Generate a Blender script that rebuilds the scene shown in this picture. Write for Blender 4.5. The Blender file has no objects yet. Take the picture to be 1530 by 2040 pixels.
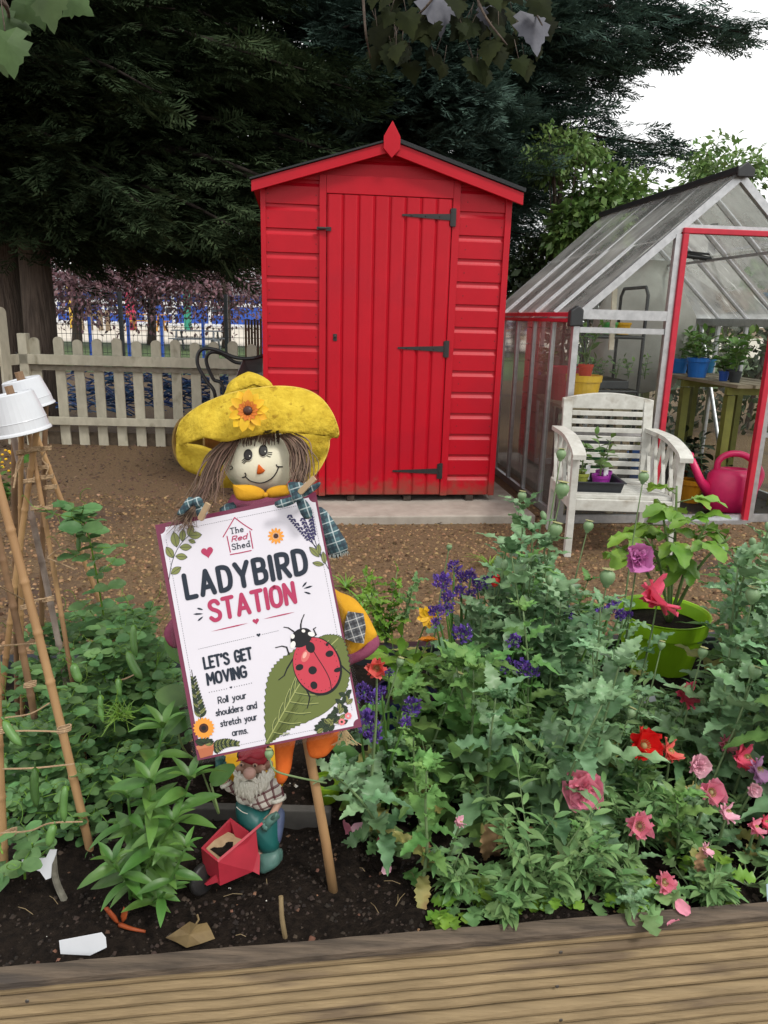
import bpy, math, random
import numpy as np
from mathutils import Vector, Matrix
C = bpy.context.scene
COL = C.collection
R = math.radians
PI = math.pi

# ------------------------------------------------------------------ camera
PITCH, ROLL, FPX = R(14.8), R(1.5), 1473.0
CAM = np.array([0.0, 0.0, 1.15])
_F = np.array([0, math.cos(PITCH), -math.sin(PITCH)])
_u0 = np.array([0, math.sin(PITCH), math.cos(PITCH)]); _r0 = np.array([1.0, 0, 0])
_U = math.cos(ROLL) * _u0 - math.sin(ROLL) * _r0
_R = math.cos(ROLL) * _r0 + math.sin(ROLL) * _u0
cd = bpy.data.cameras.new('camera'); cam = bpy.data.objects.new('camera', cd); COL.objects.link(cam)
cd.sensor_fit = 'VERTICAL'; cd.sensor_height = 36.0; cd.lens = 36.0 * FPX / 2040.0
cd.clip_start = 0.05; cd.clip_end = 2000
mw = Matrix.Identity(4)
for i in range(3):
    mw[i][0], mw[i][1], mw[i][2], mw[i][3] = _R[i], _U[i], -_F[i], CAM[i]
cam.matrix_world = mw
C.camera = cam

# ------------------------------------------------------------------ sky, sun, exposure
SUN_EL, SUN_AZ = R(52), R(135)          # azimuth clockwise from +y: from behind right of the camera
w = bpy.data.worlds.new("World"); C.world = w; w.use_nodes = True
nt = w.node_tree; nt.nodes.clear()
out = nt.nodes.new('ShaderNodeOutputWorld'); bg = nt.nodes.new('ShaderNodeBackground')
sky = nt.nodes.new('ShaderNodeTexSky'); sky.sky_type = 'NISHITA'; sky.sun_disc = False
sky.sun_elevation = SUN_EL; sky.sun_rotation = SUN_AZ
tc = nt.nodes.new('ShaderNodeTexCoord'); nz = nt.nodes.new('ShaderNodeTexNoise')
nz.inputs['Scale'].default_value = 2.2; nz.inputs['Detail'].default_value = 6
cr = nt.nodes.new('ShaderNodeValToRGB')
cr.color_ramp.elements[0].position = .3; cr.color_ramp.elements[0].color = (8.5, 8.5, 8.4, 1)
cr.color_ramp.elements[1].position = .65; cr.color_ramp.elements[1].color = (10.4, 10.3, 10.1, 1)
mx = nt.nodes.new('ShaderNodeMix'); mx.data_type = 'RGBA'; mx.inputs[0].default_value = 0.9
nt.links.new(tc.outputs['Generated'], nz.inputs['Vector']); nt.links.new(nz.outputs['Fac'], cr.inputs['Fac'])
nt.links.new(sky.outputs['Color'], mx.inputs[6]); nt.links.new(cr.outputs['Color'], mx.inputs[7])
nt.links.new(mx.outputs[2], bg.inputs['Color']); bg.inputs['Strength'].default_value = 0.11
nt.links.new(bg.outputs[0], out.inputs['Surface'])
sl = bpy.data.lights.new('sun', 'SUN'); sl.energy = 1.5; sl.angle = R(11); sl.color = (1, .96, .9)
so = bpy.data.objects.new('sun', sl); COL.objects.link(so)
sd = Vector((math.sin(SUN_AZ) * math.cos(SUN_EL), math.cos(SUN_AZ) * math.cos(SUN_EL), math.sin(SUN_EL)))
so.rotation_euler = (-sd).to_track_quat('-Z', 'Y').to_euler(); so.location = (3, -3, 8)
C.view_settings.view_transform = 'Standard'; C.view_settings.look = 'None'
C.view_settings.exposure = 0.45; C.view_settings.gamma = 1; C.view_settings.use_curve_mapping = False
try:
    C.cycles.max_bounces = 8; C.cycles.transparent_max_bounces = 16; C.cycles.use_denoising = True
    C.cycles.diffuse_bounces = 3
except Exception:
    pass

# ------------------------------------------------------------------ picture ray helpers (a pixel of the photo -> a point at a chosen real distance)
def ray(px, py):
    return _F + (px - 765) / FPX * _R - (py - 1020) / FPX * _U
def at_z(px, py, z):
    d = ray(px, py); return CAM + d * ((z - CAM[2]) / d[2])
def at_y(px, py, y):
    d = ray(px, py); return CAM + d * (y / d[1])
def at_d(px, py, dep):
    return CAM + ray(px, py) * dep
class Frame:
    """an upright frame with its x axis turned by yaw (local x right, y away, z up)"""
    def __init__(s, P, yaw):
        s.P = np.array(P, float); s.ex = np.array([math.cos(yaw), math.sin(yaw), 0]); s.ed = np.array([-math.sin(yaw), math.cos(yaw), 0])
        s.yaw = yaw
    def tr(s, px, py, y=0.0):            # pixel -> local (x, z) on the plane y
        d = ray(px, py); P = s.P + s.ed * y
        t = np.dot(P - CAM, s.ed) / np.dot(d, s.ed); q = CAM + d * t - s.P
        return float(np.dot(q, s.ex)), float(q[2])
    def w(s, x, y, z):
        return s.P + s.ex * x + s.ed * y + np.array([0, 0, z])
    def mat(s):
        m = np.eye(4); m[:3, 0] = s.ex; m[:3, 1] = s.ed; m[:3, 3] = s.P; return m

# ------------------------------------------------------------------ things, tags
def tag(o, label=None, cat=None, group=None, kind=None):
    if label: o['label'] = label
    if cat: o['category'] = cat
    if group: o['group'] = group
    if kind: o['kind'] = kind
    return o
def thing(name, label, cat, loc=(0, 0, 0), group=None, kind=None):
    o = bpy.data.objects.new(name, None); COL.objects.link(o); o.empty_display_size = .05
    o.location = Vector([float(v) for v in loc])
    return tag(o, label, cat, group, kind)
def rootloc(o):
    p = np.zeros(3)
    while o is not None:
        p = p + np.array(o.location); o = o.parent
    return p
KIDS = {}
def par(o, p):
    o.parent = p; KIDS.setdefault(p.name, []).append(o)
def copy_tree(o, parent=None, loc=None, rz=0, sc=1, label=None, tilt=(0, 0)):
    c = o.copy(); COL.objects.link(c)
    if parent is not None: par(c, parent)
    else:
        c.location = Vector([float(v) for v in loc]); c.rotation_euler = (tilt[0], tilt[1], rz); c.scale = (sc, sc, sc)
        if label: c['label'] = label
    for ch in KIDS.get(o.name, []): copy_tree(ch, c)
    return c

def frame3(d, n):
    X = np.array(d, float); X /= np.linalg.norm(X) + 1e-9
    Z = np.array(n, float); Z = Z - X * np.dot(X, Z)
    if np.linalg.norm(Z) < 1e-5: Z = np.cross(X, [1.0, .3, .2])
    Z /= np.linalg.norm(Z)
    return X, np.cross(Z, X), Z
def spline(pts, k=6):
    P = np.array(pts, float)
    if len(P) < 3: return P
    Q = np.vstack([2 * P[0] - P[1], P, 2 * P[-1] - P[-2]]); o = []
    for i in range(1, len(Q) - 2):
        for j in range(k):
            t = j / k
            o.append(.5 * (2 * Q[i] + (Q[i + 1] - Q[i - 1]) * t + (2 * Q[i - 1] - 5 * Q[i] + 4 * Q[i + 1] - Q[i + 2]) * t * t + (3 * Q[i] - Q[i - 1] - 3 * Q[i + 1] + Q[i + 2]) * t ** 3))
    o.append(P[-1]); return np.array(o)
class MB:
    def __init__(s, M=None):
        s.v = []; s.f = []; s.m = []; s.n = 0; s.M = M
    def add(s, V, F, mi=0):
        V = np.asarray(V, float)
        if s.M is not None: V = V @ s.M[:3, :3].T + s.M[:3, 3]
        s.v.append(V); b = s.n
        s.f.extend([tuple(int(i) + b for i in f) for f in F]); s.m.extend([mi] * len(F)); s.n += len(V)
        return s
    def box(s, x0, x1, y0, y1, z0, z1, mi=0):
        V = [(x, y, z) for z in (z0, z1) for y in (y0, y1) for x in (x0, x1)]
        return s.add(V, [(0, 2, 3, 1), (4, 5, 7, 6), (0, 1, 5, 4), (2, 6, 7, 3), (0, 4, 6, 2), (1, 3, 7, 5)], mi)
    def beam(s, p, q, w, h, up=(0, 0, 1), mi=0):
        p = np.array(p, float); q = np.array(q, float); X, Y, Z = frame3(q - p, up)
        V = [e + Y * a * w / 2 + Z * b * h / 2 for e in (p, q) for a, b in ((-1, -1), (1, -1), (1, 1), (-1, 1))]
        return s.add(V, [(0, 3, 2, 1), (4, 5, 6, 7)] + [(i, (i + 1) % 4, 4 + (i + 1) % 4, 4 + i) for i in range(4)], mi)
    def tube(s, pts, r, n=8, mi=0, cap=True):
        P = np.array(pts, float); k = len(P); r = np.full(k, r, float) if np.isscalar(r) else np.array(r, float)
        if len(r) != k: r = np.interp(np.linspace(0, 1, k), np.linspace(0, 1, len(r)), r)
        T = np.gradient(P, axis=0); ref = np.array([.13, .21, .97]) if abs(T[0][2]) < .8 * np.linalg.norm(T[0]) else np.array([.97, .2, .1])
        V = []
        for i in range(k):
            X, Y, Z = frame3(T[i], ref); ref = Z
            for j in range(n):
                a = 2 * PI * j / n; V.append(P[i] + r[i] * (math.cos(a) * Y + math.sin(a) * Z))
        F = [(i * n + j, i * n + (j + 1) % n, (i + 1) * n + (j + 1) % n, (i + 1) * n + j) for i in range(k - 1) for j in range(n)]
        if cap: F += [tuple(range(n))[::-1], tuple((k - 1) * n + j for j in range(n))]
        return s.add(V, F, mi)
    def lathe(s, prof, o=(0, 0, 0), n=20, ax=(0, 0, 1), mi=0, ref=(1, 0, 0), sx=1, sy=1):
        Z = np.array(ax, float); Z /= np.linalg.norm(Z); _, Y, X = frame3(Z, ref); o = np.array(o, float)
        V = []; k = len(prof)
        for r, z in prof:
            for j in range(n):
                a = 2 * PI * j / n; V.append(o + Z * z + r * (sx * math.cos(a) * X + sy * math.sin(a) * Y))
        F = [(i * n + j, i * n + (j + 1) % n, (i + 1) * n + (j + 1) % n, (i + 1) * n + j) for i in range(k - 1) for j in range(n)]
        if prof[0][0] > 1e-4: F.append(tuple(range(n))[::-1])
        if prof[-1][0] > 1e-4: F.append(tuple((k - 1) * n + j for j in range(n)))
        return s.add(V, F, mi)
    def ell(s, c, r, n=14, mi=0, ax=(0, 0, 1), ref=(1, 0, 0)):
        prof = [(max(1e-5, math.sin(PI * i / n)), -math.cos(PI * i / n)) for i in range(n + 1)]
        Z = np.array(ax, float); Z /= np.linalg.norm(Z); _, Y, X = frame3(Z, ref); c = np.array(c, float)
        m = 2 * n; V = []
        for a, z in prof:
            for j in range(m):
                t = 2 * PI * j / m; V.append(c + Z * z * r[2] + a * (math.cos(t) * X * r[0] + math.sin(t) * Y * r[1]))
        F = [(i * m + j, i * m + (j + 1) % m, (i + 1) * m + (j + 1) % m, (i + 1) * m + j) for i in range(n) for j in range(m)]
        return s.add(V, F, mi)
    def grid(s, fn, nu, nv, mi=0, closed=False):
        V = [fn(i / nu, j / nv) for i in range(nu + 1) for j in range(nv + 1)]; k = nv + 1
        F = [(i * k + j, (i + 1) * k + j, (i + 1) * k + j + 1, i * k + j + 1) for i in range(nu) for j in range(nv)]
        return s.add(V, F, mi)
    def prism(s, P, d, mi=0):            # ngon P extruded by vector d
        P = np.array(P, float); n = len(P); d = np.array(d, float)
        return s.add(np.vstack([P, P + d]), [tuple(range(n))[::-1], tuple(range(n, 2 * n))] + [(i, (i + 1) % n, n + (i + 1) % n, n + i) for i in range(n)], mi)
    def put(s, T, p, d, n, sc, mi=0):    # a template (V, F) placed along d with normal n
        X, Y, Z = frame3(d, n); V = T[0] * sc
        return s.add(np.array(p) + V[:, :1] * X + V[:, 1:2] * Y + V[:, 2:3] * Z, T[1], mi)
    def build(s, name, mats, parent=None, smooth=False, bevel=0, solid=0, sub=0, remesh=0):
        me = bpy.data.meshes.new(name); V = np.vstack(s.v) - rootloc(parent)
        me.from_pydata(V.tolist(), [], s.f)
        for m in (mats if isinstance(mats, (list, tuple)) else [mats]): me.materials.append(m)
        me.polygons.foreach_set('material_index', s.m)
        me.update()
        o = bpy.data.objects.new(name, me); COL.objects.link(o)
        if parent is not None: par(o, parent)
        if smooth: me.shade_smooth()
        if remesh:
            r = o.modifiers.new('remesh', 'REMESH'); r.mode = 'VOXEL'; r.voxel_size = remesh; r.use_smooth_shade = True
            sm = o.modifiers.new('smooth', 'SMOOTH'); sm.iterations = 4
        if solid: md = o.modifiers.new('solid', 'SOLIDIFY'); md.thickness = solid; md.offset = 0
        if sub: md = o.modifiers.new('sub', 'SUBSURF'); md.levels = sub; md.render_levels = sub
        if bevel: md = o.modifiers.new('bevel', 'BEVEL'); md.width = bevel; md.segments = 2; md.limit_method = 'ANGLE'
        return o
def scatter(T, P, X, N, S):
    """many placed copies of one template as arrays"""
    P = np.asarray(P, float); k = len(P); V0, F0 = T; S = np.broadcast_to(np.asarray(S, float), (k,))
    X = X / (np.linalg.norm(X, axis=1, keepdims=True) + 1e-9)
    N = N - X * (X * N).sum(1, keepdims=True); N = N / (np.linalg.norm(N, axis=1, keepdims=True) + 1e-9)
    Y = np.cross(N, X)
    V = P[:, None, :] + S[:, None, None] * (V0[None, :, 0:1] * X[:, None, :] + V0[None, :, 1:2] * Y[:, None, :] + V0[None, :, 2:3] * N[:, None, :])
    F = (np.asarray(F0)[None] + (np.arange(k) * len(V0))[:, None, None]).reshape(-1, len(F0[0]))
    return V.reshape(-1, 3), F
def np_build(name, parts, mats, parent=None, smooth=False):
    """parts: list of (V, F) arrays, all F with 4 columns"""
    off = 0; VV = []; FF = []; MI = []
    for i, pt in enumerate(parts):
        V, F = pt[0], pt[1]; VV.append(V); FF.append(F + off); off += len(V); MI.append(np.full(len(F), pt[2] if len(pt) > 2 else 0))
    V = np.vstack(VV) - rootloc(parent); F = np.vstack(FF); me = bpy.data.meshes.new(name)
    k = F.shape[1]
    me.vertices.add(len(V)); me.vertices.foreach_set('co', V.astype(np.float32).ravel())
    me.loops.add(F.size); me.loops.foreach_set('vertex_index', F.astype(np.int32).ravel())
    me.polygons.add(len(F)); me.polygons.foreach_set('loop_start', np.arange(0, F.size, k, dtype=np.int32))
    for m in (mats if isinstance(mats, (list, tuple)) else [mats]): me.materials.append(m)
    me.polygons.foreach_set('material_index', np.concatenate(MI).astype(np.int32))
    me.update(calc_edges=True); me.validate()
    if smooth: me.shade_smooth()
    o = bpy.data.objects.new(name, me); COL.objects.link(o)
    if parent is not None: par(o, parent)
    return o

# ------------------------------------------------------------------ materials
def mat(name, c1, c2=None, sc=20, rough=.6, bump=0, bsc=None, metal=0, spec=.5, stretch=None, island=0, trans=0, coat=0, c3=None, t3=.62, sc3=6, dist=.002, under=None, mud=None):
    m = bpy.data.materials.new(name); m.use_nodes = True; nt = m.node_tree; N = nt.nodes; L = nt.links
    b = N['Principled BSDF']; b.inputs['Roughness'].default_value = rough; b.inputs['Metallic'].default_value = metal
    b.inputs['Specular IOR Level'].default_value = spec
    if coat: b.inputs['Coat Weight'].default_value = coat; b.inputs['Coat Roughness'].default_value = .15
    c2 = c2 or tuple(min(1, v * .75) for v in c1)
    tc = N.new('ShaderNodeTexCoord'); mp = N.new('ShaderNodeMapping'); L.new(tc.outputs['Object'], mp.inputs['Vector'])
    if stretch: mp.inputs['Scale'].default_value = stretch
    nz = N.new('ShaderNodeTexNoise'); nz.inputs['Scale'].default_value = sc; nz.inputs['Detail'].default_value = 5; nz.inputs['Roughness'].default_value = .6
    L.new(mp.outputs[0], nz.inputs['Vector'])
    rp = N.new('ShaderNodeValToRGB'); rp.color_ramp.elements[0].position = .35; rp.color_ramp.elements[1].position = .68
    rp.color_ramp.elements[0].color = (*c2, 1); rp.color_ramp.elements[1].color = (*c1, 1); L.new(nz.outputs['Fac'], rp.inputs['Fac'])
    col = rp.outputs['Color']
    if c3:
        n3 = N.new('ShaderNodeTexNoise'); n3.inputs['Scale'].default_value = sc3; n3.inputs['Detail'].default_value = 4
        L.new(mp.outputs[0], n3.inputs['Vector'])
        r3 = N.new('ShaderNodeValToRGB'); r3.color_ramp.elements[0].position = t3; r3.color_ramp.elements[1].position = t3 + .12
        L.new(n3.outputs['Fac'], r3.inputs['Fac']); x = N.new('ShaderNodeMix'); x.data_type = 'RGBA'
        L.new(r3.outputs['Color'], x.inputs[0]); L.new(col, x.inputs[6]); x.inputs[7].default_value = (*c3, 1); col = x.outputs[2]
    if under:
        ge = N.new('ShaderNodeNewGeometry'); x = N.new('ShaderNodeMix'); x.data_type = 'RGBA'
        L.new(ge.outputs['Backfacing'], x.inputs[0]); L.new(col, x.inputs[6]); x.inputs[7].default_value = (*under, 1); col = x.outputs[2]
    if island:
        ge = N.new('ShaderNodeNewGeometry'); oi = N.new('ShaderNodeObjectInfo')
        ad = N.new('ShaderNodeMath'); ad.operation = 'MULTIPLY_ADD'; ad.inputs[1].default_value = .35; L.new(oi.outputs['Random'], ad.inputs[0]); L.new(ge.outputs['Random Per Island'], ad.inputs[2])
        fr = N.new('ShaderNodeMath'); fr.operation = 'FRACT'; L.new(ad.outputs[0], fr.inputs[0])
        hs = N.new('ShaderNodeHueSaturation'); L.new(col, hs.inputs['Color'])
        mr = N.new('ShaderNodeMapRange'); mr.inputs[3].default_value = 1 - island; mr.inputs[4].default_value = 1 + island; L.new(fr.outputs[0], mr.inputs[0]); L.new(mr.outputs[0], hs.inputs['Value'])
        m2 = N.new('ShaderNodeMath'); m2.operation = 'MULTIPLY'; m2.inputs[1].default_value = 7.31; L.new(fr.outputs[0], m2.inputs[0])
        f2 = N.new('ShaderNodeMath'); f2.operation = 'FRACT'; L.new(m2.outputs[0], f2.inputs[0])
        mh = N.new('ShaderNodeMapRange'); mh.inputs[3].default_value = .5 - min(island, .3) * .07; mh.inputs[4].default_value = .5 + min(island, .3) * .05; L.new(f2.outputs[0], mh.inputs[0]); L.new(mh.outputs[0], hs.inputs['Hue'])
        col = hs.outputs['Color']
    if mud:
        sx = N.new('ShaderNodeSeparateXYZ'); L.new(tc.outputs['Object'], sx.inputs[0]); nm = N.new('ShaderNodeTexNoise'); nm.inputs['Scale'].default_value = 16; nm.inputs['Detail'].default_value = 8; L.new(tc.outputs['Object'], nm.inputs['Vector'])
        ma = N.new('ShaderNodeMath'); ma.operation = 'MULTIPLY_ADD'; ma.inputs[1].default_value = -.30; L.new(nm.outputs['Fac'], ma.inputs[0]); L.new(sx.outputs['Z'], ma.inputs[2])
        mm = N.new('ShaderNodeMapRange'); mm.inputs[1].default_value = -.04; mm.inputs[2].default_value = -.14; mm.inputs[3].default_value = 0; mm.inputs[4].default_value = .7; L.new(ma.outputs[0], mm.inputs[0])
        x = N.new('ShaderNodeMix'); x.data_type = 'RGBA'; L.new(mm.outputs[0], x.inputs[0]); L.new(col, x.inputs[6]); x.inputs[7].default_value = (*mud, 1); col = x.outputs[2]
    L.new(col, b.inputs['Base Color'])
    if bump:
        nb = N.new('ShaderNodeTexNoise'); nb.inputs['Scale'].default_value = bsc or sc * 2; nb.inputs['Detail'].default_value = 6; L.new(mp.outputs[0], nb.inputs['Vector'])
        bp = N.new('ShaderNodeBump'); bp.inputs['Strength'].default_value = bump; bp.inputs['Distance'].default_value = dist
        L.new(nb.outputs['Fac'], bp.inputs['Height']); L.new(bp.outputs[0], b.inputs['Normal'])
    if trans:
        tr = N.new('ShaderNodeBsdfTranslucent'); L.new(col, tr.inputs['Color']); ms = N.new('ShaderNodeMixShader'); ms.inputs[0].default_value = trans
        L.new(b.outputs[0], ms.inputs[1]); L.new(tr.outputs[0], ms.inputs[2]); L.new(ms.outputs[0], N['Material Output'].inputs['Surface'])
    return m
def glassmat(name, dirt_sheen=.25, tint=(.93, .97, .95), sc=3, dcol=(.55, .56, .52), refl=.12, lo=.45, hi=.75, streak=0):
    m = bpy.data.materials.new(name); m.use_nodes = True; nt = m.node_tree; N = nt.nodes; L = nt.links; N.remove(N['Principled BSDF'])
    t = N.new('ShaderNodeBsdfTransparent'); t.inputs[0].default_value = (*tint, 1)
    g = N.new('ShaderNodeBsdfGlossy'); g.inputs['Roughness'].default_value = .04; g.inputs[0].default_value = (.9, .9, .9, 1)
    d = N.new('ShaderNodeBsdfDiffuse'); d.inputs[0].default_value = (*dcol, 1)
    lw = N.new('ShaderNodeLayerWeight'); lw.inputs[0].default_value = refl
    a = N.new('ShaderNodeMixShader'); L.new(lw.outputs['Fresnel'], a.inputs[0]); L.new(t.outputs[0], a.inputs[1]); L.new(g.outputs[0], a.inputs[2])
    tc = N.new('ShaderNodeTexCoord'); mp = N.new('ShaderNodeMapping'); mp.inputs['Scale'].default_value = (1, 1, .45); L.new(tc.outputs['Object'], mp.inputs['Vector'])
    nz = N.new('ShaderNodeTexNoise'); nz.inputs['Scale'].default_value = sc; nz.inputs['Detail'].default_value = 8; nz.inputs['Roughness'].default_value = .7; L.new(mp.outputs[0], nz.inputs['Vector'])
    mr = N.new('ShaderNodeMapRange'); mr.inputs[1].default_value = lo; mr.inputs[2].default_value = hi; mr.inputs[3].default_value = dirt_sheen * .35; mr.inputs[4].default_value = dirt_sheen * 1.6; L.new(nz.outputs['Fac'], mr.inputs[0])
    fac = mr.outputs[0]
    if streak:
        m2 = N.new('ShaderNodeMapping'); m2.inputs['Scale'].default_value = (1.6, 9, 1.6); L.new(tc.outputs['Object'], m2.inputs['Vector'])
        n2 = N.new('ShaderNodeTexNoise'); n2.inputs['Scale'].default_value = 1.3; n2.inputs['Detail'].default_value = 7; n2.inputs['Roughness'].default_value = .65; L.new(m2.outputs[0], n2.inputs['Vector'])
        r2 = N.new('ShaderNodeMapRange'); r2.inputs[1].default_value = .60; r2.inputs[2].default_value = .72; r2.inputs[3].default_value = 0; r2.inputs[4].default_value = streak; L.new(n2.outputs['Fac'], r2.inputs[0])
        ad = N.new('ShaderNodeMath'); ad.use_clamp = True; L.new(fac, ad.inputs[0]); L.new(r2.outputs[0], ad.inputs[1]); fac = ad.outputs[0]
        tl = N.new('ShaderNodeBsdfTranslucent'); tl.inputs[0].default_value = (*dcol, 1); md = N.new('ShaderNodeMixShader'); md.inputs[0].default_value = .45; L.new(d.outputs[0], md.inputs[1]); L.new(tl.outputs[0], md.inputs[2]); d = md
    b = N.new('ShaderNodeMixShader'); L.new(fac, b.inputs[0]); L.new(a.outputs[0], b.inputs[1]); L.new(d.outputs[0], b.inputs[2])
    L.new(b.outputs[0], N['Material Output'].inputs['Surface']); return m

# ------------------------------------------------------------------ leaf templates
def leaf_t(n=8, prof=lambda t: .25 * math.sin(PI * t) ** .8, cols=1, fold=.15, curl=.25, wave=0, wf=3, serr=0, sd=0):
    rg = random.Random(sd); V = []; ph = rg.random() * 6
    for i in range(n + 1):
        t = i / n; w = prof(t) + .004
        for j in range(-cols, cols + 1):
            s = j / cols; yy = s * w; x = t
            if abs(s) == 1 and serr and 0 < i < n: yy *= 1 + (serr if i % 2 else -serr); x += (.3 / n if i % 2 else 0)
            z = fold * abs(yy) - curl * t * t + wave * w * abs(s) ** 1.5 * math.sin(wf * 2 * PI * t + ph + (1.7 if s > 0 else 0))
            V.append((x * (1 - .25 * abs(curl) * t), yy, z))
    k = 2 * cols + 1
    F = [(i * k + j, (i + 1) * k + j, (i + 1) * k + j + 1, i * k + j + 1) for i in range(n) for j in range(k - 1)]
    return np.array(V), F
# ================================================================== SETTING
rng = np.random.default_rng(7); random.seed(7)
YAW = R(7)
m_ground = mat('gravel_soil', (.205, .128, .060), (.095, .057, .028), sc=55, rough=.95, bump=1, bsc=130, c3=(.075, .042, .028), t3=.55, sc3=.9, dist=.012)
def ground_z(y):
    return float(np.interp(y, [0.6, 1.7], [-.4, 0]))
xs = [-400, -60, -12, -5, -2.5, 0, 2.5, 5, 12, 60, 400]; ys = [-30, .6, 1.7, 2.6, 4, 6, 8, 12, 20, 60, 200, 900]
b = MB(); V = [(x, y, ground_z(y)) for x in xs for y in ys]; k = len(ys)
b.add(V, [(i * k + j, (i + 1) * k + j, (i + 1) * k + j + 1, i * k + j + 1) for i in range(len(xs) - 1) for j in range(k - 1)])
tag(b.build('ground', m_ground), kind='structure')
# loose gravel and bark chips
def chips(n, fx, size, seed):
    rg = np.random.default_rng(seed)
    T = np.array([(-.5, -.4, 0), (.5, -.3, 0), (.4, .45, 0), (-.45, .35, 0), (-.25, -.2, .42), (.3, -.15, .5), (.2, .25, .38), (-.2, .2, .5)])
    F = [(4, 5, 6, 7), (0, 1, 5, 4), (1, 2, 6, 5), (2, 3, 7, 6), (3, 0, 4, 7)]
    P = fx(rg, n); a = rg.uniform(0, 2 * PI, n)
    X = np.stack([np.cos(a), np.sin(a), rg.normal(0, .25, n)], 1); N = np.stack([rg.normal(0, .35, n), rg.normal(0, .35, n), np.ones(n)], 1)
    return scatter((T, F), P, X, N, rg.uniform(*size, n) * rg.choice([.7, 1, 1, 1.5], n))
def yard(rg, n):
    y = 2.0 + 2.6 * rg.random(n) ** 1.25; x = rg.uniform(-1, 1, n) * (1.0 + .55 * y); return np.stack([x, y, np.full(n, -.001)], 1)
m_chip = mat('bark_chip', (.27, .175, .088), (.12, .075, .04), sc=30, rough=.9, island=.6, bump=.3, spec=.15)
tag(np_build('gravel_chips', [chips(26000, yard, (.008, .017), 3)], m_chip), kind='stuff', label='brown gravel and bark chips covering the yard', cat='gravel')
def yard2(rg, n):
    y = 4.4 + 2.2 * rg.random(n); x = rg.uniform(-3.6, .2, n); return np.stack([x, y, np.full(n, -.002)], 1)
tag(np_build('leaf_litter', [chips(5200, yard2, (.007, .018), 5)], mat('litter', (.13, .08, .05), (.07, .04, .025), island=.6, rough=.9)), kind='stuff', label='dry leaf litter on the bare soil under the conifers', cat='leaf litter')
def yard3(rg, n):
    y = rg.uniform(2.4, 6.0, n); x = rg.uniform(-3.2, 2.6, n); return np.stack([x, y, np.full(n, .006)], 1)
def fallen(n, seed):
    rg = np.random.default_rng(seed); T = (np.array([(-.5, 0, 0), (0, -.32, .12), (.55, 0, -.03), (0, .32, .1)]), [(0, 1, 2, 3)]); P = yard3(rg, n); a = rg.uniform(0, 6.3, n)
    return scatter(T, P, np.stack([np.cos(a), np.sin(a), rg.normal(0, .15, n)], 1), np.stack([rg.normal(0, .3, n), rg.normal(0, .3, n), np.ones(n)], 1), rg.uniform(.015, .045, n))
tag(np_build('dry_leaves', [fallen(420, 31)], mat('dry_yard_leaf', (.30, .2, .11), (.13, .08, .045), island=.6, rough=.8)), kind='stuff', label='small dry leaves and husks blown over the yard', cat='leaf litter')
# lawn and paved playground far behind
m_lawn = mat('lawn_grass', (.075, .12, .03), (.03, .06, .015), sc=3, rough=.9, bump=.6, bsc=40)
b = MB(); b.add([(-40, 14, .004), (60, 14, .004), (60, 27, .004), (-40, 27, .004)], [(0, 1, 2, 3)]); tag(b.build('lawn', m_lawn), kind='structure')
b = MB(); b.add([(-60, 27, .008), (60, 27, .008), (60, 75, .008), (-60, 75, .008)], [(0, 1, 2, 3)])
tag(b.build('playground_paving', mat('pale_paving', (.55, .5, .42), (.42, .38, .32), sc=.6, rough=.9)), kind='structure')

# ------------------------------------------------------------------ red shed on its slab
m_red = mat('red_paint', (.47, .003, .015), (.42, .0027, .0135), sc=7, rough=.42, bump=.4, bsc=70, stretch=(1, 1, .8), c3=(.40, .004, .016), t3=.58, sc3=2.6, dist=.0014, spec=.28, mud=(.17, .07, .045))
m_black = mat('black_iron', (.012, .012, .013), (.02, .018, .017), sc=60, rough=.5, bump=.3)
m_felt = mat('roof_felt', (.035, .037, .04), (.02, .022, .024), sc=150, rough=.95, bump=.8, bsc=400)
m_slab = mat('concrete', (.40, .36, .31), (.30, .265, .225), sc=9, rough=.92, bump=.4, bsc=120, c3=(.22, .18, .14), t3=.64, sc3=4)
ZB = .085
SR = at_z(980, 986, ZB); SF = Frame(SR, YAW)
lx = SF.tr(527, 780)[0]                       # left wall edge measured on the front plane
SF = Frame(SR + SF.ex * lx, YAW)
SW = SF.tr(980, 986)[0]; SW = SF.tr(1012, 500)[0] * .5 + SW * .5
zE_l = SF.tr(524, 362)[1]; zE_r = SF.tr(1018, 404)[1]; zE = (zE_l + zE_r) / 2
ax, az = SF.tr(783, 300); ax = SW / 2; SD = 1.5
zr = lambda u: zE + (az - zE) * (1 - abs(u - ax) / ax)
t = thing('garden_shed', 'bright red wooden garden shed with an apex roof standing on a concrete slab', 'shed', SF.P)
z0 = 0.0
def ptr(px, py): return SF.tr(px, py)
b = MB(SF.mat()); hb = .127; rows = int((az - z0) / hb) + 2
def strip(za, zb, ya, yb):
    pts = []
    for z, y in ((za, ya), (zb, yb)):
        z2 = min(z, az - .01)
        u0 = 0 if z2 <= zE else ax * (z2 - zE) / (az - zE); pts.append((u0, SW - u0, z2, y))
    (a0, a1, z1, y1), (b0, b1, z2, y2) = pts
    if z2 - z1 > 1e-4: b.add([(a0, y1, z1), (a1, y1, z1), (b1, y2, z2), (b0, y2, z2)], [(0, 1, 2, 3)])
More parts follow.
